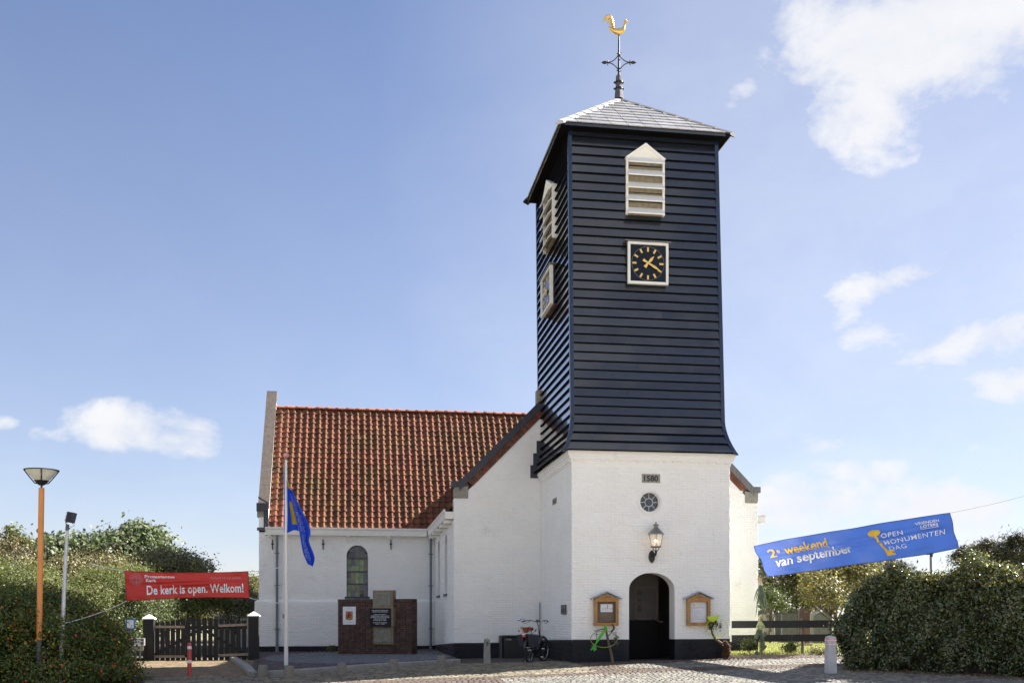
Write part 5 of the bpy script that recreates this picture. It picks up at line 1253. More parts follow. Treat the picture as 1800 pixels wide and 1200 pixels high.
def stone_bollard(x, y, w, h, label):
    b_ = GP(x, y); d = b_.x * sA + b_.y * cA; W_, H_ = w / F * d, h / F * d
    r = random.Random(int(x)); mb = MB(); n = 20
    mb.lathe((0, 0, 0), [(W_ * 0.52, -0.06), (W_ * 0.50, 0.0), (W_ * 0.47, H_ * 0.3), (W_ * 0.425, H_ * 0.7), (W_ * 0.39, H_ * 0.93), (W_ * 0.37, H_ * 0.985), (W_ * 0.33, H_)], n)
    t = obj('stone_bollard', mb, 'aggregate', None, label, 'bollard', 'low stone bollards along the kerb'); t.location = b_; t.rotation_euler = (r.gauss(0, 0.03), r.gauss(0, 0.03), r.random() * 6)
stone_bollard(461, 1191, 20, 23, 'low round aggregate bollard at the left corner of the kerb, leftmost of the row')
stone_bollard(507.5, 1193, 20, 24, 'low round aggregate bollard right in front of the foot of the flagpole')
stone_bollard(601, 1187, 19, 22.5, 'low round aggregate bollard in front of the left end of the brick monument')
stone_bollard(691.5, 1180, 19, 22, 'low round aggregate bollard in front of the carved stone column of the monument')
stone_bollard(775.5, 1173, 18.5, 22, 'low round aggregate bollard at the corner of the wing, rightmost of the row')
# red and white post in the drive
b_ = GP(333, 1190); d = b_.x * sA + b_.y * cA; H_ = 61 / F * d; rr = 3.7 / F * d
t = thing('marker_post', 'thin red bollard with two white bands in front of the black gate', 'bollard', b_)
mat('post_red', (0.50, 0.055, 0.035), (0.42, 0.05, 0.035), 5, 0.45, 0.2, 40)
obj('post', MB().lathe(b_, [(rr, -0.05), (rr, H_ - 0.03), (rr * 0.8, H_ - 0.005), (rr * 0.3, H_)], 16), 'post_red', t)
for z in (0.82, 0.42): obj('white_band', MB().lathe(b_ + Vector((0, 0, H_ * z)), [(rr + 0.002, 0), (rr + 0.002, H_ * 0.085)], 16), 'white_print', t)
# ---- flagpole and flag
fb_ = GP(503, 1174); fb_ = Vector((fb_.x, fb_.y, fb_.z)); fd = fb_.x * sA + fb_.y * cA
fz = lambda y: EYE + (HOR - y) / F * fd; s_f = fd / F
fp = thing('flagpole', 'slim white flagpole with a pink ball on top in front of the nave', 'flagpole', fb_)
obj('pole', MB().lathe((fb_.x, fb_.y, 0), [(3.7 * s_f, fb_.z - 0.05), (3.3 * s_f, fz(1065)), (2.4 * s_f, fz(900)), (1.7 * s_f, fz(806))], 16), mat('pole_white', (0.80, 0.78, 0.72), (0.74, 0.72, 0.66), 4, 0.35), fp)
obj('finial', MB().ball((fb_.x, fb_.y, fz(800)), 5.0 * s_f, 16, 10, (1, 1, 0.95)).lathe((fb_.x, fb_.y, 0), [(1.5 * s_f, fz(796)), (0.3 * s_f, fz(794))], 8), mat('ball_pink', (0.55, 0.22, 0.20), (0.62, 0.40, 0.36), 8, 0.5), fp)
obj('truck', MB().lathe((fb_.x, fb_.y, 0), [(2.6 * s_f, fz(808)), (2.6 * s_f, fz(804.5))], 12), 'zinc', fp)
obj('cleat', MB().box(fb_.x - 0.09, fb_.x - 0.05, fb_.y - 0.02, fb_.y + 0.02, fz(1086), fz(1078)), 'zinc', fp)
obj('halyard', MB().tube([(fb_.x - 0.05, fb_.y - 0.02, fz(812)), (fb_.x - 0.065, fb_.y - 0.03, fz(950)), (fb_.x - 0.07, fb_.y - 0.02, fz(1080))], 0.004, 5), 'white_trim', fp)
mat('flag_blue', (0.03, 0.12, 0.78), (0.025, 0.10, 0.70), 4, 0.5, 0.2, 30, trans=0.6)
mat('flag_yellow', (0.75, 0.50, 0.01), None, 5, 0.6, trans=0.3); mat('flag_white', (0.62, 0.66, 0.80), None, 5, 0.6, trans=0.3)
# hanging flag: a hoist panel along the pole and the fly folded over it, hanging lower
def P3(x, y, dy=0.0):
    d_ = fd + dy; r = (x - 900) / F; return Vector((d_ * (sA + r * cA), d_ * (cA - r * sA), EYE + (HOR - y) / F * d_))
def poly(pts, t):
    n = len(pts) - 1; t = max(0, min(n - 1e-6, t * n)); i = int(t); f = t - i
    p0, p1, p2, p3 = pts[max(i - 1, 0)], pts[i], pts[i + 1], pts[min(i + 2, n)]
    return tuple(0.5 * (2 * b + (-a + c) * f + (2 * a - 5 * b + 4 * c - d) * f * f + (-a + 3 * b - 3 * c + d) * f ** 3) for a, b, c, d in zip(p0, p1, p2, p3))
hoist = [(500.5, 815), (499.8, 840), (499.6, 865), (499.6, 890), (499.6, 912), (499.6, 934)]
fold = [(501.5, 826), (504, 845), (509, 868), (515, 890), (521, 912), (525.5, 931)]
foldB = [(501, 822), (504, 845), (509, 868), (515, 890), (521, 912), (526, 934), (529, 952), (533, 972), (541, 991)]
edgeB = [(502, 826), (509, 851), (519, 873), (530, 895), (541, 917), (546, 936), (543, 950), (553, 978), (550, 995)]
def SA(u, v, d=0.0):
    a, b = poly(hoist, v), poly(fold, v); x, y = a[0] + (b[0] - a[0]) * u, a[1] + (b[1] - a[1]) * u
    y += (2.5 * math.sin(u * 7) + 1.5) * max(0, v - .8) * 3
    return P3(x, y, 0.10 * u + 0.05 * math.sin(u * 8 + v * 3) * v - d)
def SB(u, v, d=0.0):
    a, b = poly(foldB, v), poly(edgeB, v); x, y = a[0] + (b[0] - a[0]) * u, a[1] + (b[1] - a[1]) * u
    w = min(1, v * 2.5)
    return P3(x, y, -0.10 * w + 0.34 * u * w + 0.09 * w * math.sin(u * 9 - v * 4) + 0.05 * math.sin(v * 19 + u * 2) * w - d)
flag = thing('flag', 'blue flag with a yellow key drooping from the flagpole', 'flag', P3(500, 825))
def patch(fn, n, m_):
    mb = MB()
    for j in range(m_ + 1):
        for i in range(n + 1): mb.v.append(tuple(fn(i / n, j / m_)))
    for j in range(m_):
        for i in range(n): a = j * (n + 1) + i; mb.f.append((a, a + 1, a + n + 2, a + n + 1)); mb.sm.append(True)
    return mb
obj('hoist_panel', patch(SA, 24, 50), 'flag_blue', flag)
obj('fly_panel', patch(SB, 30, 70), 'flag_blue', flag)
obj('key_print', patch(lambda s, t: SA(0.62 - 0.02 * t + (0.36 - 0.0 * t) * s, 0.52 + 0.36 * t, 0.02), 6, 16), 'flag_yellow', flag)
obj('key_head_print', patch(lambda s, t: SB(0.05 + 0.8 * s, 0.06 + 0.13 * t, 0.02), 6, 8), 'flag_yellow', flag)
mb = MB()
put_text(mb, 'OPEN MONUMENTEN DAG', lambda u, v, d: SB(0.25 + v, u, 0.02), 0.24, 0.62, 0.30, 0.30, -0.42)
put_text(mb, 'OPEN MONUMENTEN', lambda u, v, d: SB(0.25 + v, u, 0.02), 0.66, 0.93, 0.35, 0.35, -0.42)
obj('lettering', mb, 'flag_white', flag)
# ---- banners
def banner(name, label, corners, depths, m, loc_d, sag, wr):
    pts = [PD(x, y, d_) for (x, y), d_ in zip(corners, depths)]  # TL TR BR BL
    nrm = (pts[1] - pts[0]).cross(pts[3] - pts[0]).normalized()
    if nrm.y > 0: nrm = -nrm
    def S(u, v, d=0.0):  # v upwards 0..1
        t = 1 - v; p = (pts[0] * (1 - u) + pts[1] * u) * (1 - t) + (pts[3] * (1 - u) + pts[2] * u) * t
        e = 4 * u * (1 - u); e2 = 4 * v * (1 - v)
        p = p + Vector((0, 0, -1)) * sag * e * (1 - 2 * t) * 0.8 
        w = wr * (math.sin(u * 9 + v * 2.5 + 0.6) * 0.5 + math.sin(u * 23 - v * 5) * 0.22 + math.sin(u * 41 + v * 9 + 2 * math.sin(u * 5)) * 0.07 + 0.12 * math.sin((u + v) * 34) * math.exp(-(u + (1 - v)) * 3.5) + 0.12 * math.sin((1 - u + v) * 30) * math.exp(-(1 - u + v) * 3.5) + 0.35 * math.sin(v * 9 + u * 4) * e2 + 0.25 * math.sin(40 * (v - 0.55 - 0.18 * u)) * math.exp(-((v - .55 - .15 * (u - .5)) / .22) ** 2) * e) 
        return p + nrm * (w + d)
    t = thing(name, label, 'banner', S(0.5, 0.0))
    mb = MB(); nu, nv_2 = 200, 44
    for j in range(nv_2 + 1):
        for i in range(nu + 1): mb.v.append(tuple(S(i / nu, j / nv_2)))
    for j in range(nv_2):
        for i in range(nu): a = j * (nu + 1) + i; mb.f.append((a, a + 1, a + nu + 2, a + nu + 1)); mb.sm.append(True)
    obj('cloth', mb, m, t)
    mb = MB()
    for f in (lambda q: (q, 0), lambda q: (q, 1), lambda q: (0, q), lambda q: (1, q)): mb.tube([S(*f(i / 40)) for i in range(41)], 0.008, 5)
    return t, S, mb
mat('banner_red', (0.66, 0.050, 0.038), (0.60, 0.045, 0.034), 2, 0.55, 0.15, 40, trans=0.25)
mat('banner_red_dark', (0.36, 0.015, 0.014), None, 2, 0.55, trans=0.15); mat('banner_blue', (0.035, 0.095, 0.36), (0.03, 0.08, 0.32), 2, 0.45, 0.15, 40, trans=0.2)
mat('banner_navy', (0.01, 0.03, 0.2), None, 2, 0.6)
rb, S, hem = banner('welcome_banner', 'red church banner reading De kerk is open. Welkom! strung over the drive', [(219.5, 1003), (436, 1003.5), (438, 1050), (223, 1055.5)], (25.5, 26.2, 26.2, 25.5), 'banner_red', 0, 0.05, 0.08)
obj('hem', hem, 'banner_red_dark', rb)
o_ = 0.018; mb = MB()
put_text(mb, 'De kerk is open. Welkom!', lambda u, v, d: S(u, v, o_), 0.165, 0.955, 0.17, 0.21, 0.335, offset=0.020, spacing=1.04, sub=2)
put_text(mb, 'Protestantse', lambda u, v, d: S(u, v, o_), 0.155, 0.395, 0.785, 0.785, 0.105, offset=0.018, sub=2)
put_text(mb, 'Kerk', lambda u, v, d: S(u, v, o_), 0.165, 0.245, 0.64, 0.64, 0.115, offset=0.018, sub=2)
obj('lettering', mb, 'white_print', rb)
mb = MB(); put_text(mb, 'Geloof Hoop Liefde', lambda u, v, d: S(u, v, o_), 0.685, 0.94, 0.735, 0.725, 0.09, sub=2); obj('motto', mb, mat('pale_red_print', (0.62, 0.30, 0.32), None, 4, 0.6), rb)
mb = MB(); cu, cv = 0.085, 0.73; ru_, rv_ = 0.052, 0.20
for k in range(28):
    a = 2 * math.pi * k / 28; u0, v0, u1, v1 = cu + ru_ * 0.45 * math.cos(a), cv + rv_ * 0.45 * math.sin(a), cu + ru_ * math.cos(a), cv + rv_ * math.sin(a)
    mb.tube([S(u0, v0, o_), S(u1, v1, o_)], 0.0035, 4)
mb.tube([S(cu, cv - rv_ * .9, o_), S(cu, cv + rv_ * .9, o_)], 0.007, 4); mb.tube([S(cu - ru_ * .6, cv + .04, o_), S(cu + ru_ * .6, cv + .04, o_)], 0.007, 4)
for ra in (0.45, 0.7, 1.0): mb.tube([S(cu + ru_ * ra * math.cos(2 * math.pi * k / 24), cv + rv_ * ra * math.sin(2 * math.pi * k / 24), o_) for k in range(25)], 0.003, 4)
obj('emblem', mb, 'pale_red_print', rb)
def rope(label, pts, sag=0.1, r=0.009, m='white_trim'):
    out = []
    for a, b in zip(pts, pts[1:]):
        for i in range(13):
            t = i / 12; out.append(Vector(a).lerp(Vector(b), t) - Vector((0, 0, sag * 4 * t * (1 - t))))
    return tag(obj('rope', MB().tube(out, r, 5), m, None, loc=Vector(pts[0])), label, 'rope')
mast_top = None
rope('white rope from the top right of the red banner to the flagpole', [S(1, 1), Vector((fb_.x - 0.04, fb_.y, fz(993)))], 0.05)
rope('white rope from the bottom right of the red banner to the flagpole', [S(1, 0), Vector((fb_.x - 0.04, fb_.y, fz(1059)))], 0.04)
redS = S
bb_, S, hem = banner('event_banner', 'blue Open Monumenten Dag banner with a yellow key hung between church and trees', [(1326.5, 959), (1668, 902), (1684, 963), (1350, 1011.5)], (28.6, 23.5, 23.5, 28.6), 'banner_blue', 0, -0.05, 0.085)
obj('hem', hem, 'banner_navy', bb_)
mb = MB(); T = lambda u, v, d: S(u, v, o_)
put_text(mb, '2', T, 0.062, 0.105, 0.555, 0.555, 0.25, offset=0.015, sub=2); put_text(mb, 'e', T, 0.112, 0.132, 0.66, 0.66, 0.13, offset=0.01, sub=2); put_text(mb, 'weekend', T, 0.160, 0.405, 0.575, 0.60, 0.26, offset=0.022, sub=2)
obj('yellow_lettering', mb, 'yellow_print', bb_)
mb = MB(); put_text(mb, 'van september', T, 0.085, 0.520, 0.27, 0.355, 0.25, offset=0.022, sub=2)
put_text(mb, 'OPEN', T, 0.685, 0.785, 0.62, 0.625, 0.12, offset=0.006, spacing=1.10, sub=2); put_text(mb, 'MONUMENTEN', T, 0.695, 0.965, 0.435, 0.46, 0.12, offset=0.006, spacing=1.10, sub=2); put_text(mb, 'DAG', T, 0.705, 0.785, 0.25, 0.255, 0.12, offset=0.006, spacing=1.08, sub=2)
put_text(mb, 'VRIENDEN', T, 0.842, 0.945, 0.80, 0.80, 0.075, offset=0.02, sub=2); put_text(mb, 'LOTERIJ', T, 0.862, 0.935, 0.70, 0.70, 0.075, offset=0.02, sub=2)
mb.add([T(0.86, 0.665, 0), T(0.94, 0.665, 0), T(0.94, 0.675, 0), T(0.86, 0.675, 0)], [(0, 1, 2, 3)])
obj('lettering', mb, 'white_print', bb_)
mb = MB(); n_ = 28; cu, cv = 0.652, 0.775
mb.add([T(cu + 0.030 * math.cos(2 * math.pi * k / n_), cv + 0.085 * math.sin(2 * math.pi * k / n_), 0) for k in range(n_)], [tuple(range(n_))])
sh = [(0.655, 0.71), (0.668, 0.71), (0.699, 0.12), (0.716, 0.13), (0.716, 0.19), (0.706, 0.20), (0.710, 0.26), (0.722, 0.26), (0.722, 0.34), (0.70, 0.33)]
for i in range(10):
    t0, t1 = i / 10, (i + 1) / 10; f = lambda t, e: T(0.648 + 0.037 * t + 0.006 * math.sin(t * 3) + e, 0.72 - 0.60 * t, 0.0005)
    mb.add([f(t0, 0), f(t0, 0.013), f(t1, 0.013), f(t1, 0)], [(0, 3, 2, 1)])
for v0, v1, w_ in ((0.12, 0.175, 0.036), (0.175, 0.215, 0.024), (0.215, 0.27, 0.036)):
    mb.add([T(0.690, v0, .001), T(0.690 + w_, v0, .001), T(0.688 + w_, v1, .001), T(0.688, v1, .001)], [(0, 1, 2, 3)])
obj('key_print', mb, 'yellow_print', bb_)
mb = MB(); put_text(mb, 'M', lambda u, v, d: S(u, v, o_ + 0.004), cu - 0.010, cu + 0.010, cv - 0.035, cv - 0.035, 0.08, offset=0.04, sub=2); obj('key_letter', mb, 'banner_blue', bb_)
rope('thin line holding the top right corner of the blue banner, rising to the right', [S(1, 1), PD(1900, 842, 22)], 0.05, 0.0028, 'zinc')
rope('thin line from the lower right corner of the blue banner down into the hedge', [S(1, 0), PD(1760, 992, 23)], 0.03, 0.005, 'zinc')
rope('short cord tying the lower left corner of the blue banner to the leek garland', [S(0, 0), PD(1337, 1016, 29.2)], 0.01, 0.006, 'zinc')
# ---- street lamp and floodlight mast
lb = GP(70.5, 1199); lb = PD(70.5, 1200, 21.8); ld = 21.8; s_l = ld / F
lt = thing('street_lamp', 'orange-posted street lamp with a bowl-shaped black head at the left edge', 'street lamp', lb)
lp = lambda x, y: PD(x, y, ld)
obj('pole', MB().tube([lp(68.8, 1124), lp(73, 857)], 4.9 * s_l, 18), mat('pole_orange', (0.60, 0.24, 0.055), (0.52, 0.20, 0.05), 3, 0.45, 0.1, 30), lt)
obj('pole_foot', MB().tube([lp(67.5, 1215), lp(68.8, 1123.5)], [4.3 * s_l, 4.7 * s_l], 18), mat('pole_grey', (0.10, 0.105, 0.115), (0.07, 0.07, 0.08), 8, 0.6, 0.3, 40), lt)
c = lp(73, 857)
obj('neck', MB().lathe(c, [(0.022, -0.01), (0.022, 0.07), (0.045, 0.09)], 12), 'iron_black', lt)
mb = MB().lathe(c, [(0.13, 28.5 * s_l), (0.345, 30.3 * s_l), (0.35, 31.5 * s_l), (0.32, 32 * s_l), (0.05, 32.4 * s_l)], 28); obj('lamp_cover', mb, 'lead_dark', lt)
mb = MB().lathe(c, [(0.06, 6.5 * s_l), (0.13, 12 * s_l), (0.22, 20 * s_l), (0.31, 30 * s_l)], 24, caps=False); obj('lamp_bowl', mb, mat('frosted', (0.55, 0.56, 0.50), None, 4, 0.3), lt)
mb = MB()
for k in range(4):
    a = math.pi / 2 * k + 0.25; mb.tube([c + Vector((0.03 * math.cos(a), 0.03 * math.sin(a), 0.08)), c + Vector((0.13 * math.cos(a), 0.13 * math.sin(a), 8 * s_l)), c + Vector((0.23 * math.cos(a), 0.23 * math.sin(a), 18.5 * s_l)), c + Vector((0.335 * math.cos(a), 0.335 * math.sin(a), 30.6 * s_l))], 0.012, 6)
mb.lathe(c, [(0.05, 4.5 * s_l), (0.08, 6.5 * s_l), (0.13, 11 * s_l), (0.15, 12.5 * s_l)], 16); obj('ribs', mb, 'iron_black', lt)
md = 22.3; mp_ = lambda x, y: PD(x, y, md); s_m = md / F
ms_ = thing('floodlight_mast', 'slim leaning silver mast with a black floodlight, next to the orange street lamp', 'mast', mp_(106, 1195))
obj('pole', MB().tube([mp_(105.5, 1205), mp_(109.5, 1108), mp_(118.3, 928)], [4.3 * s_m, 4.2 * s_m, 2.4 * s_m], 14), mat('galvanised', (0.50, 0.52, 0.56), (0.42, 0.44, 0.48), 8, 0.35, 0.15, 40, metal=0.4), ms_)
obj('collar', MB().tube([mp_(109.2, 1111), mp_(109.5, 1106)], 5.2 * s_m, 14), 'lead', ms_)
obj('pole_cap', MB().tube([mp_(117.8, 932), mp_(118.6, 921)], 2.9 * s_m, 12), 'lead', ms_)
obj('bracket', MB().tube([mp_(118, 922), mp_(115, 918), mp_(122, 916), mp_(128, 918)], 1.0 * s_m, 8), 'iron_black', ms_)
cc = mp_(125, 909); fr_ = Vector((0.93, -0.25, -0.25)).normalized(); sd_ = Vector((0.25, 0.95, 0)).normalized(); up_ = fr_.cross(sd_)
mb = MB().obox(cc, fr_ * 0.045, sd_ * 0.12, up_ * 0.11); hd_ = obj('floodlight', mb, 'iron_black', ms_)
mb = MB()
for k in range(7): mb.obox(cc - fr_ * 0.06 + up_ * (-0.09 + 0.03 * k), fr_ * 0.02, sd_ * 0.10, up_ * 0.004)
obj('cooling_fins', mb, 'iron_black', hd_)
obj('lamp_glass', MB().obox(cc + fr_ * 0.047, fr_ * 0.002, sd_ * 0.105, up_ * 0.095), 'glass_dark', hd_)
obj('cable', MB().tube([mp_(127, 919), mp_(131, 923), mp_(126, 926), mp_(120, 924)], 0.006, 5), 'iron_black', ms_)
rope('rope from the upper left corner of the red banner to a tree behind the mast', [redS(0, 1), PD(160, 990, 27)], 0.02)
rope('rope from the lower left corner of the red banner down to the floodlight mast', [redS(0, 0), mp_(112, 1095)], 0.05)
rl = thing('flood_lamp', 'small black floodlight on a short pole rising from behind the hedge on the right', 'floodlight', PD(1637, 1000, 27))
obj('pole', MB().tube([PD(1638, 1120, 27), PD(1636, 976, 27)], 0.03, 8), 'zinc', rl)
mb = MB().obox(PD(1634, 971, 27), (0.075, 0, 0.01), (0, 0.05, 0), (-0.01, 0, 0.045)); obj('lamp_head', mb, 'iron_black', rl)
obj('socket', MB().lathe(PD(1637, 978, 27), [(0.04, 0), (0.04, 0.06)], 10), 'iron_black', rl)
# ================================================================== MONUMENT
mA, mB_ = PD(594, 1152, 34.6), PD(724, 1154, 33.4); mA.z = mB_.z = 0
mo = thing('brick_monument', 'brown brick memorial wall with black name plaque, below the nave window', 'monument', (mA.x, mA.y, -0.1))
md_ = (mB_ - mA); mL = md_.length; mu = md_.normalized(); mn = Vector((mu.y, -mu.x, 0))
MW = Wall(mA, mu, mn); zb_, ztop = -0.12, EYE + (HOR - 1052.5) / F * 34.6
mb = MB(); th = 0.34
pts = [mA - mn * 0.012 + mu * .01, mB_ - mn * 0.012 - mu * .01, mB_ - mn * th - mu * .01, mA - mn * th + mu * .01]
mb.hexa([p + Vector((0, 0, zb_ - 0.2)) for p in pts] + [p + Vector((0, 0, ztop - 0.02)) for p in pts]); obj('mortar_core', mb, 'mortar', mo)
unit = MB().bevel_box(-0.098, 0.098, -0.012, 0.09, -0.027, 0.027, 0.005); head = MB().bevel_box(-0.048, 0.048, -0.012, 0.09, -0.027, 0.027, 0.005)
Ms, Mh = [], []
H = 0.0655; z = zb_ + 0.03; k = 0; BW = mL / round(mL / 0.212)
while z < ztop - 0.14:
    u = 0.0
    while u < mL - 0.02:
        long_ = (k % 2 == 0); w = BW if long_ else BW / 2
        c = u + w / 2
        if c - w / 2 < -0.001 or c + w / 2 > mL + 0.02: u += w; continue
        (Ms if long_ else Mh).append(frame(MW.p(c, z, rnd.uniform(-0.003, 0.004)), mu, -mn, Vector((0, 0, 1)))); u += w
    z += H; k += 1
pieces('brick', unit, 'wall_brick', mo, sorted(Ms, key=lambda m: -m[2][3])[:300], 300)
pieces('brick', head, 'wall_brick', mo, sorted(Mh, key=lambda m: -m[2][3]), 0, 'header_bricks')
cap = MB().bevel_box(-0.028, 0.028, -0.014, 0.34, -0.052, 0.052, 0.005); u = 0.03
cm = []
while u < mL - 0.02: cm.append(frame(MW.p(u, ztop - 0.055, 0), mu, -mn, Vector((0, 0, 1)))); u += 0.064
pieces('coping_brick', cap, 'wall_brick', mo, cm)
# end faces
mb = MB()
for p_, s_ in ((mA, -1), (mB_, 1)):
    z = zb_ + 0.03
    while z < ztop - 0.1:
        for a, b in ((0.01, 0.155), (0.17, 0.33)): mb.obox(p_ - mn * (a + b) / 2 + Vector((0, 0, z)) - mu * s_ * 0.01, mu * 0.012, mn * (b - a) / 2, (0, 0, 0.027))
        z += H
obj('end_bricks', mb, 'wall_brick', mo, kind='stuff')
def mon(x): # px -> u
    r = (x - 900) / F; dx, dy = sA + r * cA, cA - r * sA
    # intersect ray with monument line
    det = dx * mu.y - dy * mu.x; t = (mA.x * mu.y - mA.y * mu.x) / det; return ((Vector((t * dx, t * dy, 0)) - mA).dot(mu)), t
def monrect(x0, x1, y0, y1, d0, d1, m, name, bev=0.01, par=None):
    u0, t0 = mon(x0); u1, t1 = mon(x1); tm = (t0 + t1) / 2; z0, z1 = EYE + (HOR - y1) / F * tm, EYE + (HOR - y0) / F * tm
    mb = MB().bevel_box(u0, u1, -d1, -d0, z0, z1, bev); mb.v = [tuple(MW.p(a, c, -b)) for a, b, c in mb.v]
    return obj(name, mb, m, par or mo), (u0, u1, z0, z1)
s1, R1 = monrect(658, 693, 1037, 1068, -0.1, 0.09, 'sandstone', 'upper_stone')
s3, R3 = monrect(658, 693, 1100, 1132, -0.1, 0.06, 'sandstone', 'lower_stone')
s2, R2 = monrect(655.5, 691.5, 1068.5, 1100, 0.15, 0.19, mat('plaque_black', (0.008, 0.008, 0.014), None, 4, 0.5, spec=0.3), 'name_plaque', 0.004)
sb, _ = monrect(658, 695.5, 1067.5, 1100, -0.1, 0.148, 'sandstone', 'stone_backing', 0.006)
def relief(R_, par, strokes, seed):
    u0, u1, z0, z1 = R_; w, h = u1 - u0, z1 - z0; DD = 0.108 if seed == 1 else 0.078
    mb = MB().bevel_box(u0 + w * .08, u1 - w * .12, -DD + .003, -DD + .03, z0 + h * .14, z1 - h * .12, 0.006); mb.v = [tuple(MW.p(a, c, -b)) for a, b, c in mb.v]; o = obj('carved_panel', mb, 'carved_stone', par)
    mb = MB()
    for st in strokes: mb.tube([MW.p(u0 + w * a, z0 + h * b, DD) for a, b in st], 0.014, 6)
    r = random.Random(seed)
    for k in range(26): mb.ball(MW.p(u0 + w * r.uniform(.15, .8), z0 + h * r.uniform(.3, .8), DD - .002), r.uniform(.008, .02), 6, 4, (1, .5, 1))
    obj('carving', mb, 'carved_stone', o)
relief(R1, s1, [[(.2, .3), (.28, .38), (.34, .36)], [(.15, .8), (.3, .72), (.5, .78), (.7, .70), (.8, .8)], [(.7, .3), (.74, .5), (.7, .65)]], 1)
relief(R3, s3, [[(.12, .72), (.25, .55), (.38, .36), (.5, .34), (.65, .55), (.85, .72)], [(.42, .36), (.52, .6), (.6, .75)], [(.2, .8), (.35, .55)], [(.38, .3), (.5, .2), (.66, .16)]], 2)
u0, u1, z0, z1 = R2; w, h = u1 - u0, z1 - z0
mb = MB(); Sm = lambda u, v, d: MW.p(u0 + w * u, z0 + h * v, 0.1915)
for v, a, b, tx in ((.86, .10, .90, 'TER NAGEDACHTENIS AAN'), (.78, .14, .86, 'ONZE PLAATSGENOTEN'), (.63, .20, .80, 'KRIJN VAN LEEUW'), (.55, .07, .95, 'DIRK BAKKER  SIMON JANSZ'), (.47, .04, .97, 'HENDRIK JAN DE BOER KUIPER'), (.39, .20, .80, 'JAN B KAPELLE'), (.31, .18, .82, 'NICOLAAS B. WERP'), (.18, .16, .84, 'ZIJ VIELEN IN DE OORLOG'), (.10, .28, .72, '1940 - 1945')):
    put_text(mb, tx, Sm, a, b, v, v, 0.048, offset=0.01)
obj('lettering', mb, 'white_print', s2)
cs = thing('crest_sign', 'white sign with a red lion on a gold shield, on the brick memorial', 'sign', MW.p(0.35, 1.2, 0.02))
sg, Rg = monrect(603.5, 626, 1065.5, 1097, 0.010, 0.028, 'paper', 'sign_plate', 0.003, cs)
u0, u1, z0, z1 = Rg; w, h = u1 - u0, z1 - z0; Q = lambda a, b, d=0.0295: MW.p(u0 + w * a, z0 + h * b, d)
shp = [(.22, .74), (.78, .74), (.78, .32), (.74, .27), (.56, .245), (.50, .225), (.44, .245), (.26, .27), (.22, .32)]
mb = MB().add([Q(a, b) for a, b in shp], [tuple(range(len(shp)))[::-1]]); obj('shield', mb, 'shield_gold', cs)
mb = MB(); L3 = lambda pts, rr: mb.tube([Q(a, b, 0.030) for a, b in pts], [q * w for q in rr], 6)
L3([(.47, .67), (.46, .60), (.45, .50), (.44, .42)], [.05, .07, .075, .05]); mb.tube([Q(.46, .685, .03), Q(.50, .675, .03), Q(.545, .665, .03)], [.045 * w, .05 * w, .015 * w], 6)
for pts in ([(.47, .56), (.58, .58), (.68, .65)], [(.48, .52), (.60, .50), (.69, .53)], [(.44, .44), (.36, .38), (.33, .31)], [(.45, .43), (.56, .38), (.62, .31)], [(.42, .40), (.30, .44), (.34, .52), (.28, .59)]): L3(pts, [.045, .035, .022] + [.03] * (len(pts) - 3))
for v in mb.v: pass
obj('lion', mb, 'red_ink', cs)
mb = MB(); put_text(mb, 'STICHTING', lambda u, v, d: Q(u, v + 0.05 * math.sin(math.pi * (u - .2) / .6)), .22, .78, .835, .835, .038); put_text(mb, 'CALLANTSOOG', lambda u, v, d: Q(u, v - 0.04 * math.sin(math.pi * (u - .12) / .76)), .12, .88, .145, .145, .045); obj('lettering', mb, 'grey_ink', cs)

# ================================================================== GATE AND FENCES
mat('gate_black', (0.0045, 0.0045, 0.005), (0.008, 0.008, 0.008), 6, 0.65, 0.5, 30, stretch=(3, 3, 0.5), var=0.2)
gD0, gD1 = 31.2, 31.6
gb = lambda x: gD0 + (gD1 - gD0) * (x - 262) / 184
def gatepost(x0, x1, yt, yb, label):
    d = gb((x0 + x1) / 2); a, b = PD(x0, yb, d), PD(x1, yb, d); w = (b - a).length / 2; c = (a + b) / 2; zt = EYE + (HOR - yt) / F * d
    t = thing('gate_post', label, 'gate post', (c.x, c.y, c.z), 'square gate posts')
    obj('post', MB().bevel_box(c.x - w, c.x + w, c.y - w, c.y + w, c.z - 0.1, zt, 0.015), 'gate_black', t)
    mb = MB(); e = w + 0.03; mb.add([(c.x - e, c.y - e, zt), (c.x + e, c.y - e, zt), (c.x + e, c.y + e, zt), (c.x - e, c.y + e, zt), (c.x - e, c.y - e, zt + .035), (c.x + e, c.y - e, zt + .035), (c.x + e, c.y + e, zt + .035), (c.x - e, c.y + e, zt + .035), (c.x, c.y, zt + 0.16)],
            [(3, 2, 1, 0), (0, 1, 5, 4), (1, 2, 6, 5), (2, 3, 7, 6), (3, 0, 4, 7), (4, 5, 8), (5, 6, 8), (6, 7, 8), (7, 4, 8)]); obj('post_cap', mb, 'white_trim', t)
    return c, w, zt
g1 = gatepost(253.5, 271, 1088, 1167, 'black gate post with white pyramid cap on the left of the gate')
g2 = gatepost(437.5, 455, 1083, 1162, 'black gate post with white pyramid cap against the nave corner')
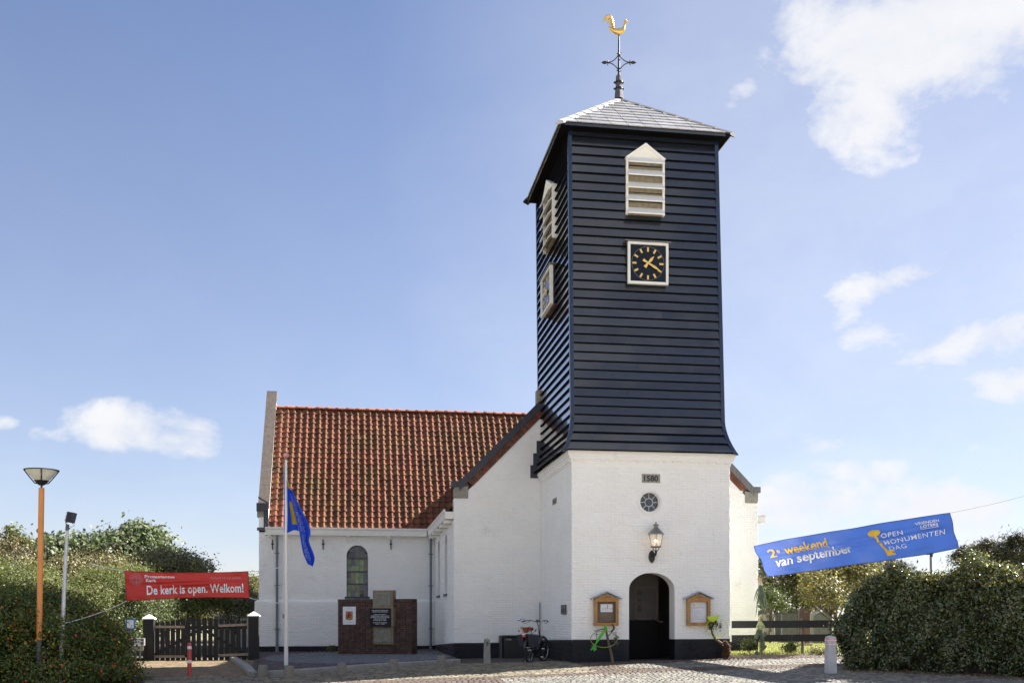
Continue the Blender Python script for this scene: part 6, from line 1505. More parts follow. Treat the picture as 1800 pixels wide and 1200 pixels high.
def leaf_(x0, x1, ya, yb, ybot, n, label, hinge_left):
    t = thing('gate_leaf', label, 'gate', PD(x0 if hinge_left else x1, ybot, gb(x0)), 'leaves of the black picket gate')
    dd = lambda x: gb(x)
    for i in range(n):
        xc = x0 + (x1 - x0) * (i + 0.5) / n; w = 0.063; f = (i / (n - 1)) if hinge_left else 1 - i / (n - 1)
        yt = ya + (yb - ya) * math.sin(f * math.pi / 2) ** 1.3; p = PD(xc, ybot, dd(xc)); zt = PD(xc, yt, dd(xc)).z
        mb = MB().box(p.x - w, p.x + w, p.y - 0.012, p.y + 0.012, p.z + rnd.uniform(0, .01), zt); obj('picket', mb, 'gate_black', t)
    q0, q1 = PD(x0, ybot, dd(x0)), PD(x1, ybot, dd(x1)); ax = (q1 - q0); ax.z = 0; L_ = ax.length; ax.normalize(); nn = Vector((ax.y, -ax.x, 0))
    for yy in (1102, 1152):
        z = EYE + (HOR - yy) / F * gb((x0 + x1) / 2); c = Vector(((q0.x + q1.x) / 2, (q0.y + q1.y) / 2, z)) - nn * 0.03
        obj('rail', MB().obox(c, ax * L_ / 2, nn * 0.018, (0, 0, 0.045)), 'gate_black', t)
    # brace
    a = Vector((q0.x, q0.y, EYE + (HOR - (1150 if hinge_left else 1104)) / F * gb(x0))) - nn * 0.03; b = Vector((q1.x, q1.y, EYE + (HOR - (1104 if hinge_left else 1150)) / F * gb(x1))) - nn * 0.03
    m_ = (a + b) / 2; dv = (b - a) / 2; obj('brace', MB().obox(m_, dv, nn * 0.016, Vector((-dv.z * ax.x, -dv.z * ax.y, math.hypot(dv.x, dv.y))).normalized() * 0.045), 'gate_black', t)
    for yy in (1101, 1153):
        xs_, xe = (x0 - 1, x0 + 53) if hinge_left else (x1 - 50, x1 + 4)
        a, b = PD(xs_, yy + (0 if hinge_left else -2), dd(xs_)), PD(xe, yy - (0 if hinge_left else 4) , dd(xe)); m_ = (a + b) / 2; dv = (b - a) / 2
        st = obj('strap_hinge', MB().obox(m_ + nn * 0.022, dv, nn * 0.006, (0, 0, 0.036)), mat('strap', (0.34, 0.27, 0.19), (0.26, 0.2, 0.14), 20, 0.6), t)
        mb = MB()
        for k in (-.8, -.3, .25, .75): mb.ball(m_ + dv * k + nn * 0.03, 0.011, 6, 4)
        obj('bolt', mb, 'iron_black', st)
leaf_(272, 354, 1093.5, 1085.5, 1164.5, 9, 'left leaf of the black picket gate, behind the red post', True)
leaf_(355, 434, 1089.5, 1085.5, 1162.5, 8, 'right leaf of the black picket gate, beside the nave corner', False)
# low picket run left of the gate
t = thing('picket_fence', 'low black picket fence left of the gate, half hidden by the rose bushes', 'fence', PD(225, 1166, 31.1))
for i in range(9):
    x = 190 + i * 8; p = PD(x, 1165, 31); obj('picket', MB().box(p.x - .035, p.x + .035, p.y - .01, p.y + .01, p.z - .02, PD(x, 1134, 31).z), 'gate_black', t)
p0, p1 = PD(186, 1160, 31.05), PD(256, 1160, 31.05)
for yy in (1141, 1160): z = PD(200, yy, 31).z; obj('rail', MB().hexa([(p0.x, p0.y, z), (p1.x, p1.y, z), (p1.x, p1.y + .04, z), (p0.x, p0.y + .04, z), (p0.x, p0.y, z + .07), (p1.x, p1.y, z + .07), (p1.x, p1.y + .04, z + .07), (p0.x, p0.y + .04, z + .07)]), 'gate_black', t)
# signs by the gate
def board(name, label, x0, x1, y0, y1, d, m, border=None, legs=(), yg=1165):
    a, b = PD(x0, y1, d), PD(x1, y0, d); t = thing(name, label, 'sign', PD((x0 + x1) / 2, yg, d))
    obj('panel', MB().box(a.x, b.x, a.y - 0.02, a.y, a.z, b.z), m, t)
    if border:
        w = 0.035; mb = MB()
        for q in ((a.x - w, a.x, a.z - w, b.z + w), (b.x, b.x + w, a.z - w, b.z + w), (a.x, b.x, a.z - w, a.z), (a.x, b.x, b.z, b.z + w)): mb.box(q[0], q[1], a.y - 0.03, a.y + 0.005, q[2], q[3])
        obj('border', mb, border, t)
    for x in legs: p = PD(x, yg, d); obj('leg', MB().box(p.x - .022, p.x + .022, a.y + .006, a.y + .04, p.z - .05, b.z), 'zinc', t)
    return t, a, b
mat('sign_blue', (0.03, 0.14, 0.38), None, 4, 0.5); mat('sign_dark', (0.012, 0.03, 0.035), None, 4, 0.5)
t, a, b = board('notice_sign', 'small white notice in a blue frame on a pole left of the gate', 223.5, 235, 1089, 1103, 30.9, 'paper', 'sign_blue', (230,))
mb = MB()
for k in range(5): z = b.z - 0.05 - 0.04 * k; mb.box(a.x + .04, b.x - .03 - .02 * (k % 3), a.y - .022, a.y - .021, z, z + .010)
obj('printed_lines', mb, 'grey_ink', t)
t, a, b = board('churchyard_sign', 'low dark information sign with white lines of text beside the left gate post', 231, 252, 1122.5, 1132, 30.8, 'sign_dark', 'white_trim', (238, 246))
mb = MB()
for v, u0, u1 in ((.72, .25, .8), (.52, .05, .95), (.25, .2, .85), (.05, .3, .75)): mb.box(a.x + (b.x - a.x) * u0, a.x + (b.x - a.x) * u1, a.y - .022, a.y - .021, a.z + (b.z - a.z) * v, a.z + (b.z - a.z) * (v + .12))
obj('printed_lines', mb, 'white_print', t)
p, q = PD(231, 1143, 30.8), PD(252, 1134, 30.8); obj('lower_panel', MB().box(p.x, q.x, a.y - 0.018, a.y, p.z, q.z), 'grey_stone', t)
p, q = PD(211, 1133, 30.6), PD(220, 1123, 30.6); t = thing('letter_box', 'small pale grey box on a post peeping out behind the rose bushes', 'box', PD(215, 1165, 30.6)); obj('case', MB().prism([(p.x, p.y, p.z), (q.x, p.y, p.z), (q.x, p.y, q.z - .02), ((p.x + q.x) / 2, p.y, q.z + .03), (p.x, p.y, q.z - .02)][::-1], (0, .14, 0)), 'galvanised', t)
obj('post', MB().box((p.x + q.x) / 2 - .03, (p.x + q.x) / 2 + .03, p.y + .03, p.y + .09, -.15, p.z), 'zinc', t)
# sunlit shed behind the gate
a, b = PD(380, 1150, 44), PD(437, 1080.5, 44); t = thing('garden_shed', 'pale flat-roofed shed seen over the right leaf of the gate', 'shed', (a.x, 43.6, -.1))
obj('wall', MB().box(a.x, b.x, a.y, a.y + 2.5, -.2, b.z - .05), mat('shed_wall', (0.42, 0.41, 0.33), (0.36, 0.35, 0.28), 4, 0.7), t); obj('roof', MB().box(a.x - .1, b.x + .1, a.y - .1, a.y + 2.6, b.z - .048, b.z + .03), 'white_trim', t)
q = PD(428, 1120, 44); obj('door_frame', MB().box(q.x - .15, q.x + .2, a.y - .03, a.y - .002, -.1, b.z - .12), 'white_trim', t)
# horizontal plank fence by the churchyard
pf = thing('plank_fence', 'two-plank black fence on round wooden posts between tower corner and hedge', 'fence', PD(1286, 1147, 29.8))
fd0 = 29.8
for nm, yt0, yb0, yt1, yb1 in (('plank', 1090.5, 1103.3, 1089, 1102), ('plank', 1115.5, 1127.5, 1113.5, 1126)):
    a0, a1, b0, b1 = PD(1286.5, yb0, fd0), PD(1286.5, yt0, fd0), PD(1500, yb1, fd0 - .6), PD(1500, yt1, fd0 - .6)
    mb = MB().hexa([a0, b0, b0 + Vector((0, .03, 0)), a0 + Vector((0, .03, 0)), a1, b1, b1 + Vector((0, .03, 0)), a1 + Vector((0, .03, 0))]); obj(nm, mb, 'gate_black', pf)
for x in (1337.5, 1410.5, 1500):
    d = fd0 - .6 * (x - 1286) / 214 + .1; p, q = PD(x, 1148, d), PD(x, 1086, d); obj('post', MB().lathe((p.x, p.y, 0), [(.048, g(p.x, p.y) - .1), (.045, q.z)], 12), mat('grey_post', (.16, .14, .11), (.10, .09, .075), 8, .85, .6, 40, stretch=(2, 2, .3)), pf)
# far hedge-row line of sunny fence planks in the car park left: none in sight

# ================================================================== GRAVES
mat('grave_grey', (0.15, 0.145, 0.135), (0.10, 0.10, 0.095), 8, 0.8, 0.4, 60, col3=(0.26, 0.25, 0.2), s3=4, t3=.62); mat('grave_red', (0.14, 0.075, 0.06), (0.10, 0.055, 0.045), 10, 0.6, 0.3, 60); mat('grave_pale', (0.36, 0.34, 0.28), (0.27, 0.255, 0.21), 8, 0.8, 0.4, 60)
def grave(x0, x1, yt, d, kind, m, label):
    a, b = PD(x0, 1140, d), PD(x1, yt, d); w = b.x - a.x; z0, z1 = g(a.x, a.y) - .05, b.z; y = a.y
    t = thing('gravestone', label, 'gravestone', ((a.x + b.x) / 2, y, z0), 'gravestones behind the plank fence')
    if kind == 'round': pts = [(a.x, y, z0), (b.x, y, z0)] + [((a.x + b.x) / 2 + w / 2 * math.cos(q), y, z1 - w * .22 + w * .22 * math.sin(q)) for q in [math.pi * k / 14 for k in range(15)]]
    elif kind == 'shoulder':
        c = (a.x + b.x) / 2; pts = [(a.x, y, z0), (b.x, y, z0), (b.x, y, z1 - .12), (b.x - w * .14, y, z1 - .11)] + [(c + w * .34 * math.cos(q), y, z1 - .08 + .08 * math.sin(q)) for q in [math.pi * k / 10 for k in range(11)]] + [(a.x + w * .14, y, z1 - .11), (a.x, y, z1 - .12)]
    else: pts = [(a.x, y, z0), (b.x, y, z0), (b.x, y, z1 - .015), (b.x - .02, y, z1), (a.x + .02, y, z1), (a.x, y, z1 - .015)]
    obj('headstone', MB().prism(pts, (0, .12, 0)), m, t); obj('base', MB().bevel_box(a.x - .08, b.x + .08, y - .08, y + .22, z0 - .05, z0 + .14, .02), m, t)
for q in ((1339, 1363, 1078.5, 44, 'flat', 'grave_pale', 'pale square gravestone beside the leek garland'), (1364, 1386, 1069, 47, 'round', 'grave_grey', 'round-topped grey gravestone, left one of the rounded pair'), (1386, 1405, 1068.5, 50, 'shoulder', 'grave_grey', 'dark grey gravestone with a shouldered top between the round one and the brown one'),
          (1375, 1402, 1077.5, 41, 'flat', 'grave_grey', 'wide low grey gravestone in front of the rounded pair'), (1406, 1427, 1069, 45, 'flat', 'grave_red', 'square brown granite gravestone'), (1426, 1450, 1072, 44, 'shoulder', 'grave_pale', 'pale gravestone with a rounded shoulder just left of the hedge'), (1431, 1462, 1075, 40, 'shoulder', 'grave_grey', 'broad grey gravestone in front, partly behind the hedge'),
          (1334, 1349, 1072, 52, 'flat', 'grave_grey', 'dark gravestone far back beside the church wall'), (1410, 1424, 1104, 37, 'flat', 'grave_red', 'low reddish gravestone seen between the two planks')):
    grave(*q)

# ================================================================== PLANTS
def leafmat(n, c1, c2, tr=.35, hue=.03, var=.35, rough=.5, spec=.4):
    return mat(n, c1, c2, 1.6, rough, 0, var=var, hue=hue, trans=tr, spec=spec)
leafmat('leaf_rose', (0.065, 0.105, 0.022), (0.12, 0.15, 0.03), .3); leafmat('leaf_light', (0.125, 0.155, 0.045), (0.17, 0.185, 0.058), .35); leafmat('leaf_dusk', (.085, .085, .035), (.11, .09, .045), .2); leafmat('leaf_olive', (0.166, 0.175, 0.061), (0.228, 0.210, 0.088), .3); leafmat('leaf_poplar', (0.07, 0.105, 0.035), (0.12, 0.15, 0.065), .3, rough=.65)
leafmat('leaf_dark', (0.061, 0.088, 0.025), (0.096, 0.114, 0.035), .25); leafmat('leaf_hedge', (0.042, 0.066, 0.018), (0.080, 0.100, 0.030), .15, rough=.25, spec=.8); leafmat('leaf_hedge_dry', (0.280, 0.158, 0.070), (0.193, 0.123, 0.052), .2); leafmat('leaf_hedge_glare', (0.298, 0.263, 0.079), (0.245, 0.245, 0.070), .35, rough=.35, spec=.6)
leafmat('needle', (0.038, 0.045, 0.018), (0.068, 0.062, 0.028), .1); leafmat('leaf_brown', (0.12, 0.105, 0.045), (0.155, 0.125, 0.06), .25); leafmat('leaf_yellow', (0.420, 0.333, 0.052), (0.350, 0.350, 0.052), .4); leafmat('leaf_silver', (0.20, 0.21, 0.15), (0.14, 0.155, 0.10), .3)
mat('bark', (.10, .08, .06), (.06, .05, .04), 6, .9, .6, 30); mat('hip_red', (.50, .05, .02), (.42, .09, .02), 10, .4); mat('hip_pink', (.5, .08, .3), None, 5, .5)
def leaf_mesh(name, pos, nrm, size, m, aspect=.6, fold=.18, rs_=None):
    """pos Nx3, nrm Nx3 leaf normals, size N"""
    rs_ = rs_ or NR; n = len(pos)
    a = rs_.normal(size=(n, 3)); nrm = nrm / (np.linalg.norm(nrm, axis=1, keepdims=True) + 1e-9); t = a - nrm * (a * nrm).sum(1, keepdims=True); t /= np.linalg.norm(t, axis=1, keepdims=True) + 1e-9; b = np.cross(nrm, t)
    s = size[:, None]; V = np.empty((n, 4, 3)); V[:, 0] = pos - t * s * .5; V[:, 1] = pos + b * s * aspect * .5 + nrm * s * fold * .4; V[:, 2] = pos + t * s * .5; V[:, 3] = pos - b * s * aspect * .5 + nrm * s * fold * .4
    V = V.reshape(-1, 3); idx = np.arange(n) * 4
    Fc = np.stack([idx, idx + 1, idx + 2, idx, idx + 2, idx + 3], 1).reshape(-1)
    me = bpy.data.meshes.new(name); me.vertices.add(len(V)); me.vertices.foreach_set('co', V.reshape(-1)); me.loops.add(len(Fc)); me.loops.foreach_set('vertex_index', Fc)
    me.polygons.add(2 * n); me.polygons.foreach_set('loop_start', np.arange(2 * n) * 3); me.polygons.foreach_set('loop_total', np.full(2 * n, 3)); me.update(calc_edges=True); me.materials.append(M(m)); return me
def lumps(blobs, n, seed, shell=.55, lump=.32, lscale=2.2, clump=40, cl_r=.16):
    """leaf positions: clumps near the surface of overlapping lumpy ellipsoids"""
    r = np.random.RandomState(seed); vol = np.array([(b[3] * b[4] + b[4] * b[5] + b[3] * b[5]) for b in blobs]); vol = vol / vol.sum(); P_, N_ = [], []
    nc = max(1, n // clump)
    for b, w in zip(blobs, vol):
        k = int(nc * w) + 1; d = r.normal(size=(k, 3)); d /= np.linalg.norm(d, axis=1, keepdims=True); d[:, 2] = np.where(d[:, 2] < -.35, -d[:, 2], d[:, 2])
        ph = r.uniform(0, 6, 6); f = 1 + lump * (np.sin(d[:, 0] * lscale * 2 + ph[0]) * np.sin(d[:, 1] * lscale * 2 + ph[1]) + .6 * np.sin(d[:, 2] * lscale * 3 + ph[2]) * np.sin(d[:, 0] * lscale * 3.1 + ph[3])) * .6
        rad = (1 - shell * r.uniform(0, 1, k) ** 1.8) * f; sh_ = r.uniform(0, 1, k) < .10; rad = np.where(sh_, r.uniform(1.0, 1.28, k), rad); c = np.array(b[:3]) + d * rad[:, None] * np.array(b[3:6]); sz = cl_r * r.uniform(.5, 1.6, k) * np.where(sh_, .6, 1)
        m_ = clump; q = np.repeat(c, m_, 0) + r.normal(size=(k * m_, 3)) * np.repeat(sz, m_)[:, None] * np.array([1, 1, .75]); P_.append(q); N_.append(np.repeat(d, m_, 0))
    P_ = np.concatenate(P_); N_ = np.concatenate(N_); return P_, N_ * .7 + r.normal(size=P_.shape) * .75 + np.array([0, 0, .45])
def keep_above(P_, N_):
    z = np.array([g(x, y) for x, y in P_[:, :2]]) + .02; k = P_[:, 2] > z; return P_[k], N_[k]
def link_me(name, me, parent): o = bpy.data.objects.new(name, me); COL.objects.link(o); me.transform(Matrix.Translation(-wloc(parent))); o.parent = parent; return o
def branches(base, blobs, r0, seed, n=14, trunk_h=.5):
    r = random.Random(seed); mb = MB(); base = Vector(base); cx = sum(b[0] for b in blobs) / len(blobs); cy = sum(b[1] for b in blobs) / len(blobs); cz = sum(b[2] for b in blobs) / len(blobs)
    top = Vector((cx, cy, base.z + (cz - base.z) * trunk_h)); mid = base.lerp(top, .5) + Vector((r.gauss(0, .06), r.gauss(0, .06), 0)); mb.tube([base - Vector((0, 0, .1)), mid, top], [r0, r0 * .8, r0 * .62], 8)
    for k in range(n):
        b = blobs[k % len(blobs)]; d = Vector((r.gauss(0, 1), r.gauss(0, 1), r.gauss(.5, .8))).normalized(); e = Vector((b[0] + d.x * b[3] * .85, b[1] + d.y * b[4] * .85, b[2] + d.z * b[5] * .85)); s_ = base.lerp(top, r.uniform(.55, 1))
        m1 = s_.lerp(e, .5) + Vector((r.gauss(0, .12), r.gauss(0, .12), r.gauss(.1, .1))); mb.tube([s_, m1, e], [r0 * .42, r0 * .22, r0 * .06], 6)
    return mb
def plant(name, label, cat, blobs, n, lsize, m, seed, base=None, r0=.06, group=None, mats2=None, shell=.55, lump=.32, clump=40, cl_r=.16, nb_=14, trunk='stems', crown='foliage', aspect=.6, lscale=2.2):
    cx = sum(b[0] for b in blobs) / len(blobs); cy = sum(b[1] for b in blobs) / len(blobs); base = base or (cx, cy, g(cx, cy)); t = thing(name, label, cat, base, group)
    obj(trunk, branches(base, blobs, r0, seed, nb_), 'bark', t)
    P_, N_ = lumps(blobs, n, seed, shell, lump, lscale, clump, cl_r); P_, N_ = keep_above(P_, N_); r = np.random.RandomState(seed + 5)
    ms_ = [(m, 1.0)] if not mats2 else mats2; sel = r.uniform(0, 1, len(P_)); lo = 0
    for i, (mm, fr) in enumerate(ms_):
        k = (sel >= lo) & (sel < lo + fr); lo += fr
        if k.sum(): link_me(crown if i == 0 else ['mixed_leaves', 'dry_leaves', 'pale_leaves'][i - 1], leaf_mesh(name, P_[k], N_[k], lsize * r.uniform(.6, 1.35, k.sum()), mm, aspect), t)
    return t, P_
def B(x, y, d, rx, ry, rd=None, z=None):
    """blob centred at picture position (x,y) at distance d with radii given in picture pixels"""
    p = PD(x, y, d); s_ = d / F; return (p.x, p.y, p.z, rx * s_, (rd or rx * s_), ry * s_)
# --- rose bushes, left foreground
def hips(t, P_, n, seed, m='hip_red', nm='rose_hips'):
    r = np.random.RandomState(seed); i = r.choice(len(P_), n, replace=False); mb = MB()
    for q in P_[i]: mb.ball(Vector(q) + Vector((0.0, -.05, 0.0)), r.uniform(.015, .026), 6, 4)
    obj(nm, mb, m, t, kind='stuff')
t, P_ = plant('rose_bush', 'big dark rose bush full of red hips round the foot of the orange lamp post', 'bush', [B(60, 1150, 22.6, 95, 85, 1.0), B(30, 1080, 23.6, 75, 50, .9), B(110, 1090, 24.2, 60, 45, .8), B(-40, 1120, 22, 90, 80, 1.0), B(70, 1188, 21.9, 120, 26, .7), B(-30, 1190, 21.6, 80, 30, .7)], 60000, .062, 'leaf_rose', 21, r0=.05, mats2=[('leaf_rose', .90), ('leaf_yellow', .06), ('leaf_brown', .04)], cl_r=.13)
hips(t, P_, 620, 2)
t, P_ = plant('rose_bush', 'rose bush with red hips reaching out over the drive, right of the silver mast', 'bush', [B(170, 1160, 23.4, 58, 58, .8), B(205, 1185, 23.0, 34, 26, .5), B(140, 1115, 24.4, 50, 38, .7), B(190, 1135, 24.0, 32, 30, .5)], 30000, .062, 'leaf_rose', 22, r0=.05, mats2=[('leaf_rose', .88), ('leaf_yellow', .08), ('leaf_brown', .04)], cl_r=.12)
hips(t, P_, 420, 3); hips(t, P_, 3, 4, 'hip_pink', 'rose_flower')
# --- shrubs and trees on the left
plant('tamarisk_shrub', 'feathery yellow-green shrub at the left edge behind the rose bush', 'shrub', [B(40, 1055, 29, 75, 55, 1.3), B(95, 1062, 29.5, 38, 36, .9), B(-40, 1040, 29, 70, 60, 1.2)], 34000, .085, 'leaf_light', 31, aspect=.28, cl_r=.16)
plant('tamarisk_shrub', 'feathery yellow-green shrub behind the silver mast', 'shrub', [B(175, 1040, 33, 52, 34, 1.2), B(225, 1030, 34, 45, 32, 1.2), B(150, 1062, 32, 40, 30, 1.0)], 30000, .085, 'leaf_light', 32, aspect=.28, cl_r=.17)
plant('bare_tree', 'thin half-bare young tree at the left edge above the shrubs', 'tree', [B(12, 985, 31, 42, 40, 1.1)], 3600, .075, 'leaf_brown', 33, nb_=40, shell=.9, r0=.06, trunk='trunk', crown='crown', clump=10, cl_r=.2)
plant('bare_tree', 'wispy shoots with a few green leaves reaching up at the far left', 'tree', [B(22, 945, 31.5, 12, 20, .3), B(38, 955, 31.6, 14, 8, .3), B(14, 965, 31.5, 20, 14, .4)], 1500, .09, 'leaf_rose', 34, nb_=16, shell=.9, r0=.04, trunk='trunk', crown='crown', clump=8, cl_r=.1)
plant('poplar_tree', 'rounded grey-green poplar right of the lamp post', 'tree', [B(95, 990, 42, 36, 38, 1.6), B(130, 985, 43, 40, 34, 1.6), B(160, 1000, 43, 34, 36, 1.6)], 13000, .19, 'leaf_poplar', 41, r0=.12, mats2=[('leaf_poplar', .8), ('leaf_silver', .2)], cl_r=.24, trunk='trunk', crown='crown', clump=24)
plant('poplar_tree', 'tallest poplar with a pointed grey-green crown above the red banner', 'tree', [B(215, 985, 43, 45, 36, 1.8), B(255, 965, 44, 34, 34, 1.7), B(240, 946, 44, 20, 18, 1), B(280, 985, 43, 24, 26, 1.4), B(190, 962, 43.5, 18, 16, 1)], 17000, .19, 'leaf_poplar', 42, r0=.14, mats2=[('leaf_poplar', .8), ('leaf_silver', .2)], cl_r=.24, trunk='trunk', crown='crown', clump=24)
plant('brown_shrub', 'grey-brown twiggy shrub between the mast and the red banner', 'shrub', [B(120, 1018, 35, 52, 32, 1.2), B(180, 1008, 36, 48, 26, 1.2), B(85, 1030, 35, 30, 30, 1)], 19000, .085, 'leaf_brown', 43, cl_r=.2, nb_=40, mats2=[('leaf_brown', .6), ('leaf_olive', .4)])
plant('sea_buckthorn', 'grey-green shrub rising just behind the top edge of the red banner', 'shrub', [B(290, 1000, 40, 45, 28, 1.5), B(335, 1005, 41, 34, 22, 1.3), B(255, 1020, 39, 40, 34, 1.5)], 20000, .10, 'leaf_olive', 44, cl_r=.2, mats2=[('leaf_olive', .6), ('leaf_silver', .25), ('leaf_brown', .15)])
plant('dark_shrub', 'very dark drooping shrub under the left half of the red banner', 'shrub', [B(225, 1085, 34, 65, 40, 1.2), B(175, 1095, 33, 40, 40, 1.1), B(265, 1078, 35, 38, 38, 1.1)], 30000, .075, 'leaf_dark', 45, cl_r=.16, aspect=.35)
plant('green_shrub', 'sunny green shrub under the middle of the red banner, above the gate', 'shrub', [B(320, 1060, 38, 46, 34, 1.3), B(355, 1050, 39, 40, 36, 1.4), B(300, 1040, 38, 40, 26, 1.2)], 26000, .085, 'leaf_rose', 46, cl_r=.18, mats2=[('leaf_rose', .55), ('leaf_light', .45)])
plant('silver_shrub', 'silvery shrub under the right end of the red banner', 'shrub', [B(400, 1055, 42, 34, 30, 1.3), B(425, 1068, 42, 26, 26, 1.2)], 15000, .09, 'leaf_silver', 47, cl_r=.18, mats2=[('leaf_silver', .55), ('leaf_olive', .45)])
plant('green_shrub', 'dark green bush right beside the white nave corner', 'shrub', [B(441, 1045, 46, 22, 30, 1.2), B(455, 1060, 47, 30, 40, 1.4)], 12000, .10, 'leaf_olive', 48, cl_r=.2)
plant('dark_shrub', 'dark bush filling the gap behind the left gate post', 'shrub', [B(120, 1120, 31.5, 60, 45, 1.0), B(200, 1125, 33, 60, 40, 1.0), B(0, 1100, 31, 80, 70, 1.0)], 24000, .08, 'leaf_dark', 49, cl_r=.18)
def treeline(label, xs0, xs1, y, d, m, seed, n=9, h=40, name='far_woodland', m2=None):
    r = random.Random(seed); bl = [B(xs0 + (xs1 - xs0) * (i + .5) / n, y + r.uniform(-8, 8), d + r.uniform(-2, 2), (xs1 - xs0) / n * r.uniform(.7, 1.0), h * r.uniform(.7, 1.1), 2.2) for i in range(n)]
    t = thing(name, label, 'trees', (bl[0][0], bl[0][1], 0)); P_, N_ = lumps(bl, n * 2600, seed, .5, .35, 2.2, 26, .38); P_, N_ = keep_above(P_, N_)
    o = link_me('foliage', leaf_mesh(name, P_, N_, .17 * NR.uniform(.6, 1.3, len(P_)), m), t); t['kind'] = 'stuff'; o['kind'] = 'stuff'
treeline('distant bushes closing the view behind the gate on the left', 60, 460, 1085, 52, 'leaf_olive', 51, 10, 45)
# --- right side
treeline('dark mixed thicket behind the gravestones', 1330, 1520, 1050, 56, 'leaf_dark', 61, 7, 46)
plant('willow_shrub', 'pale olive tree under the middle of the blue banner', 'tree', [B(1460, 1020, 47, 48, 34, 1.8), B(1410, 1015, 49, 42, 34, 1.8), B(1510, 1012, 46, 44, 26, 1.7)], 26000, .11, 'leaf_dusk', 62, cl_r=.26, r0=.1, trunk='trunk', crown='crown', mats2=[('leaf_dusk', .75), ('leaf_olive', .25)])
plant('willow_shrub', 'brown-green tree right behind the church corner and garland', 'tree', [B(1365, 1020, 50, 42, 42, 2), B(1345, 1050, 48, 34, 40, 1.6)], 18000, .11, 'leaf_brown', 63, cl_r=.26, r0=.1, trunk='trunk', crown='crown', mats2=[('leaf_dusk', .6), ('leaf_dark', .4)])
plant('ivy_bush', 'small leafy bush at the church corner behind the garland', 'bush', [B(1350, 1052, 40, 14, 16, .6), B(1360, 1062, 41, 16, 14, .6)], 4500, .09, 'leaf_dark', 64, cl_r=.14)
plant('hawthorn_bush', 'autumn-tinted bush just behind the left end of the hedge', 'bush', [B(1465, 1020, 30, 46, 32, .9), B(1445, 1050, 29, 24, 36, .7), B(1500, 1000, 30, 40, 18, .8)], 20000, .07, 'leaf_olive', 65, cl_r=.14, mats2=[('leaf_olive', .5), ('leaf_yellow', .2), ('leaf_brown', .3)])
def pine(label, blobs, n, seed, base):
    t = thing('pine_tree', label, 'pine tree', base); obj('trunk', branches(base, blobs, .16, seed, 26, .75), 'bark', t)
    P_, N_ = lumps(blobs, int(n * .6), seed, .95, .5, 2.6, 70, .13); link_me('crown', leaf_mesh('pine', P_, N_, .17 * NR.uniform(.6, 1.2, len(P_)), 'needle', .16), t)
pine('dark flat-topped pine under the right half of the blue banner', [B(1545, 990, 62, 26, 12, 1.3), B(1570, 998, 62, 24, 10, 1.3), B(1530, 1000, 62, 22, 14, 1.3), B(1590, 1004, 62, 16, 8, 1)], 16000, 71, (PD(1550, 1100, 62).x, PD(1550, 1100, 62).y, -.1))
pine('brownish pine above the hedge, left one of the two near the right edge', [B(1715, 975, 36, 22, 13, .8), B(1695, 985, 36, 14, 12, .6), B(1740, 985, 36, 22, 16, .9), B(1735, 962, 36, 12, 10, .5)], 12000, 72, (PD(1725, 1100, 36).x, PD(1725, 1100, 36).y, 0))
pine('dark pine at the right edge, highest above the hedge', [B(1785, 965, 34, 24, 18, .8), B(1765, 985, 34, 26, 18, .9), B(1815, 975, 34, 28, 30, 1), B(1790, 948, 34, 14, 8, .5)], 14000, 73, (PD(1795, 1100, 34).x, PD(1795, 1100, 34).y, 0))
# big hedge: long box with a rounded left end, built of clumped leaves over a shell
hx0, hx1, hy0, hy1, hz1 = None, None, None, None, None
hg = thing('hedge', 'large dark evergreen hedge filling the lower right of the view', 'hedge', GP(1620, 1190))
def hedge_pts(n, seed, thick):
    r = np.random.RandomState(seed); out, nr = [], []
    A_ = PD(1480, 1180, 24.4); Bq = PD(1980, 1190, 21.6)
    dv = Vector((Bq.x - A_.x, Bq.y - A_.y, 0)); L_ = dv.length; dv.normalize(); nv3 = Vector((dv.y, -dv.x, 0)); W_ = 2.0; zt = EYE + (HOR - 1005) / F * 24.0
    k = int(n / 30); face = r.uniform(0, 1, k)
    for i in range(k):
        f = face[i]; z0 = g(A_.x, A_.y)
        if f < .50: u, w, z, nn = r.uniform(0, L_), 0.0, z0 + (zt - z0) * r.uniform(0, 1) ** .9, nv3
        elif f < .78: u, w, z, nn = r.uniform(0, L_), -r.uniform(0, W_), zt, Vector((0, 0, 1))
        else: u, w, z, nn = 0.0, -r.uniform(0, W_), z0 + (zt - z0) * r.uniform(0, 1), -dv
        h = (z - z0) / (zt - z0)
        # rounded corners and uneven surface
        round_ = .55 * max(0, h - .72) / .28
        u2 = u + (1 - math.sqrt(max(0, 1 - min(1, (max(0, h - .5) / .55)) ** 2))) * .9 * max(0, 1 - u / 1.6) + .25 * max(0, .25 - h)
        w2 = w - round_ ** 2 * .9 if f < .5 else w
        zz = z - .35 * max(0, 1 - u / 1.5) ** 1.5 * (h > .5)  + .09 * math.sin(u * 2.3 + 1) + .06 * math.sin(u * 5.1)
        bump_ = .13 * math.sin(u * 3.1 + z * 2.4) + .10 * math.sin(u * 7.3 - z * 5.2 + 1.3 * math.sin(u * 2.1)) - thick * r.uniform(0, 1) ** 2
        q = Vector((A_.x, A_.y, 0)) + dv * u2 + nv3 * w2 + Vector((0, 0, zz)) + nn * bump_
        c = np.array(q); sz = .07 * r.uniform(.6, 1.5); out.append(c + r.normal(size=(30, 3)) * sz); nr.append(np.tile(np.array(nn), (30, 1)))
    return np.concatenate(out), np.concatenate(nr) * .8 + r.normal(size=(k * 30, 3)) * .65 + np.array([0, 0, .3]), (A_, dv, nv3, L_, W_, zt)
P_, N_, hp = hedge_pts(85000, 81, .42); r = np.random.RandomState(4); sel = r.uniform(0, 1, len(P_)); hi = P_[:, 2] > hp[5] - .35
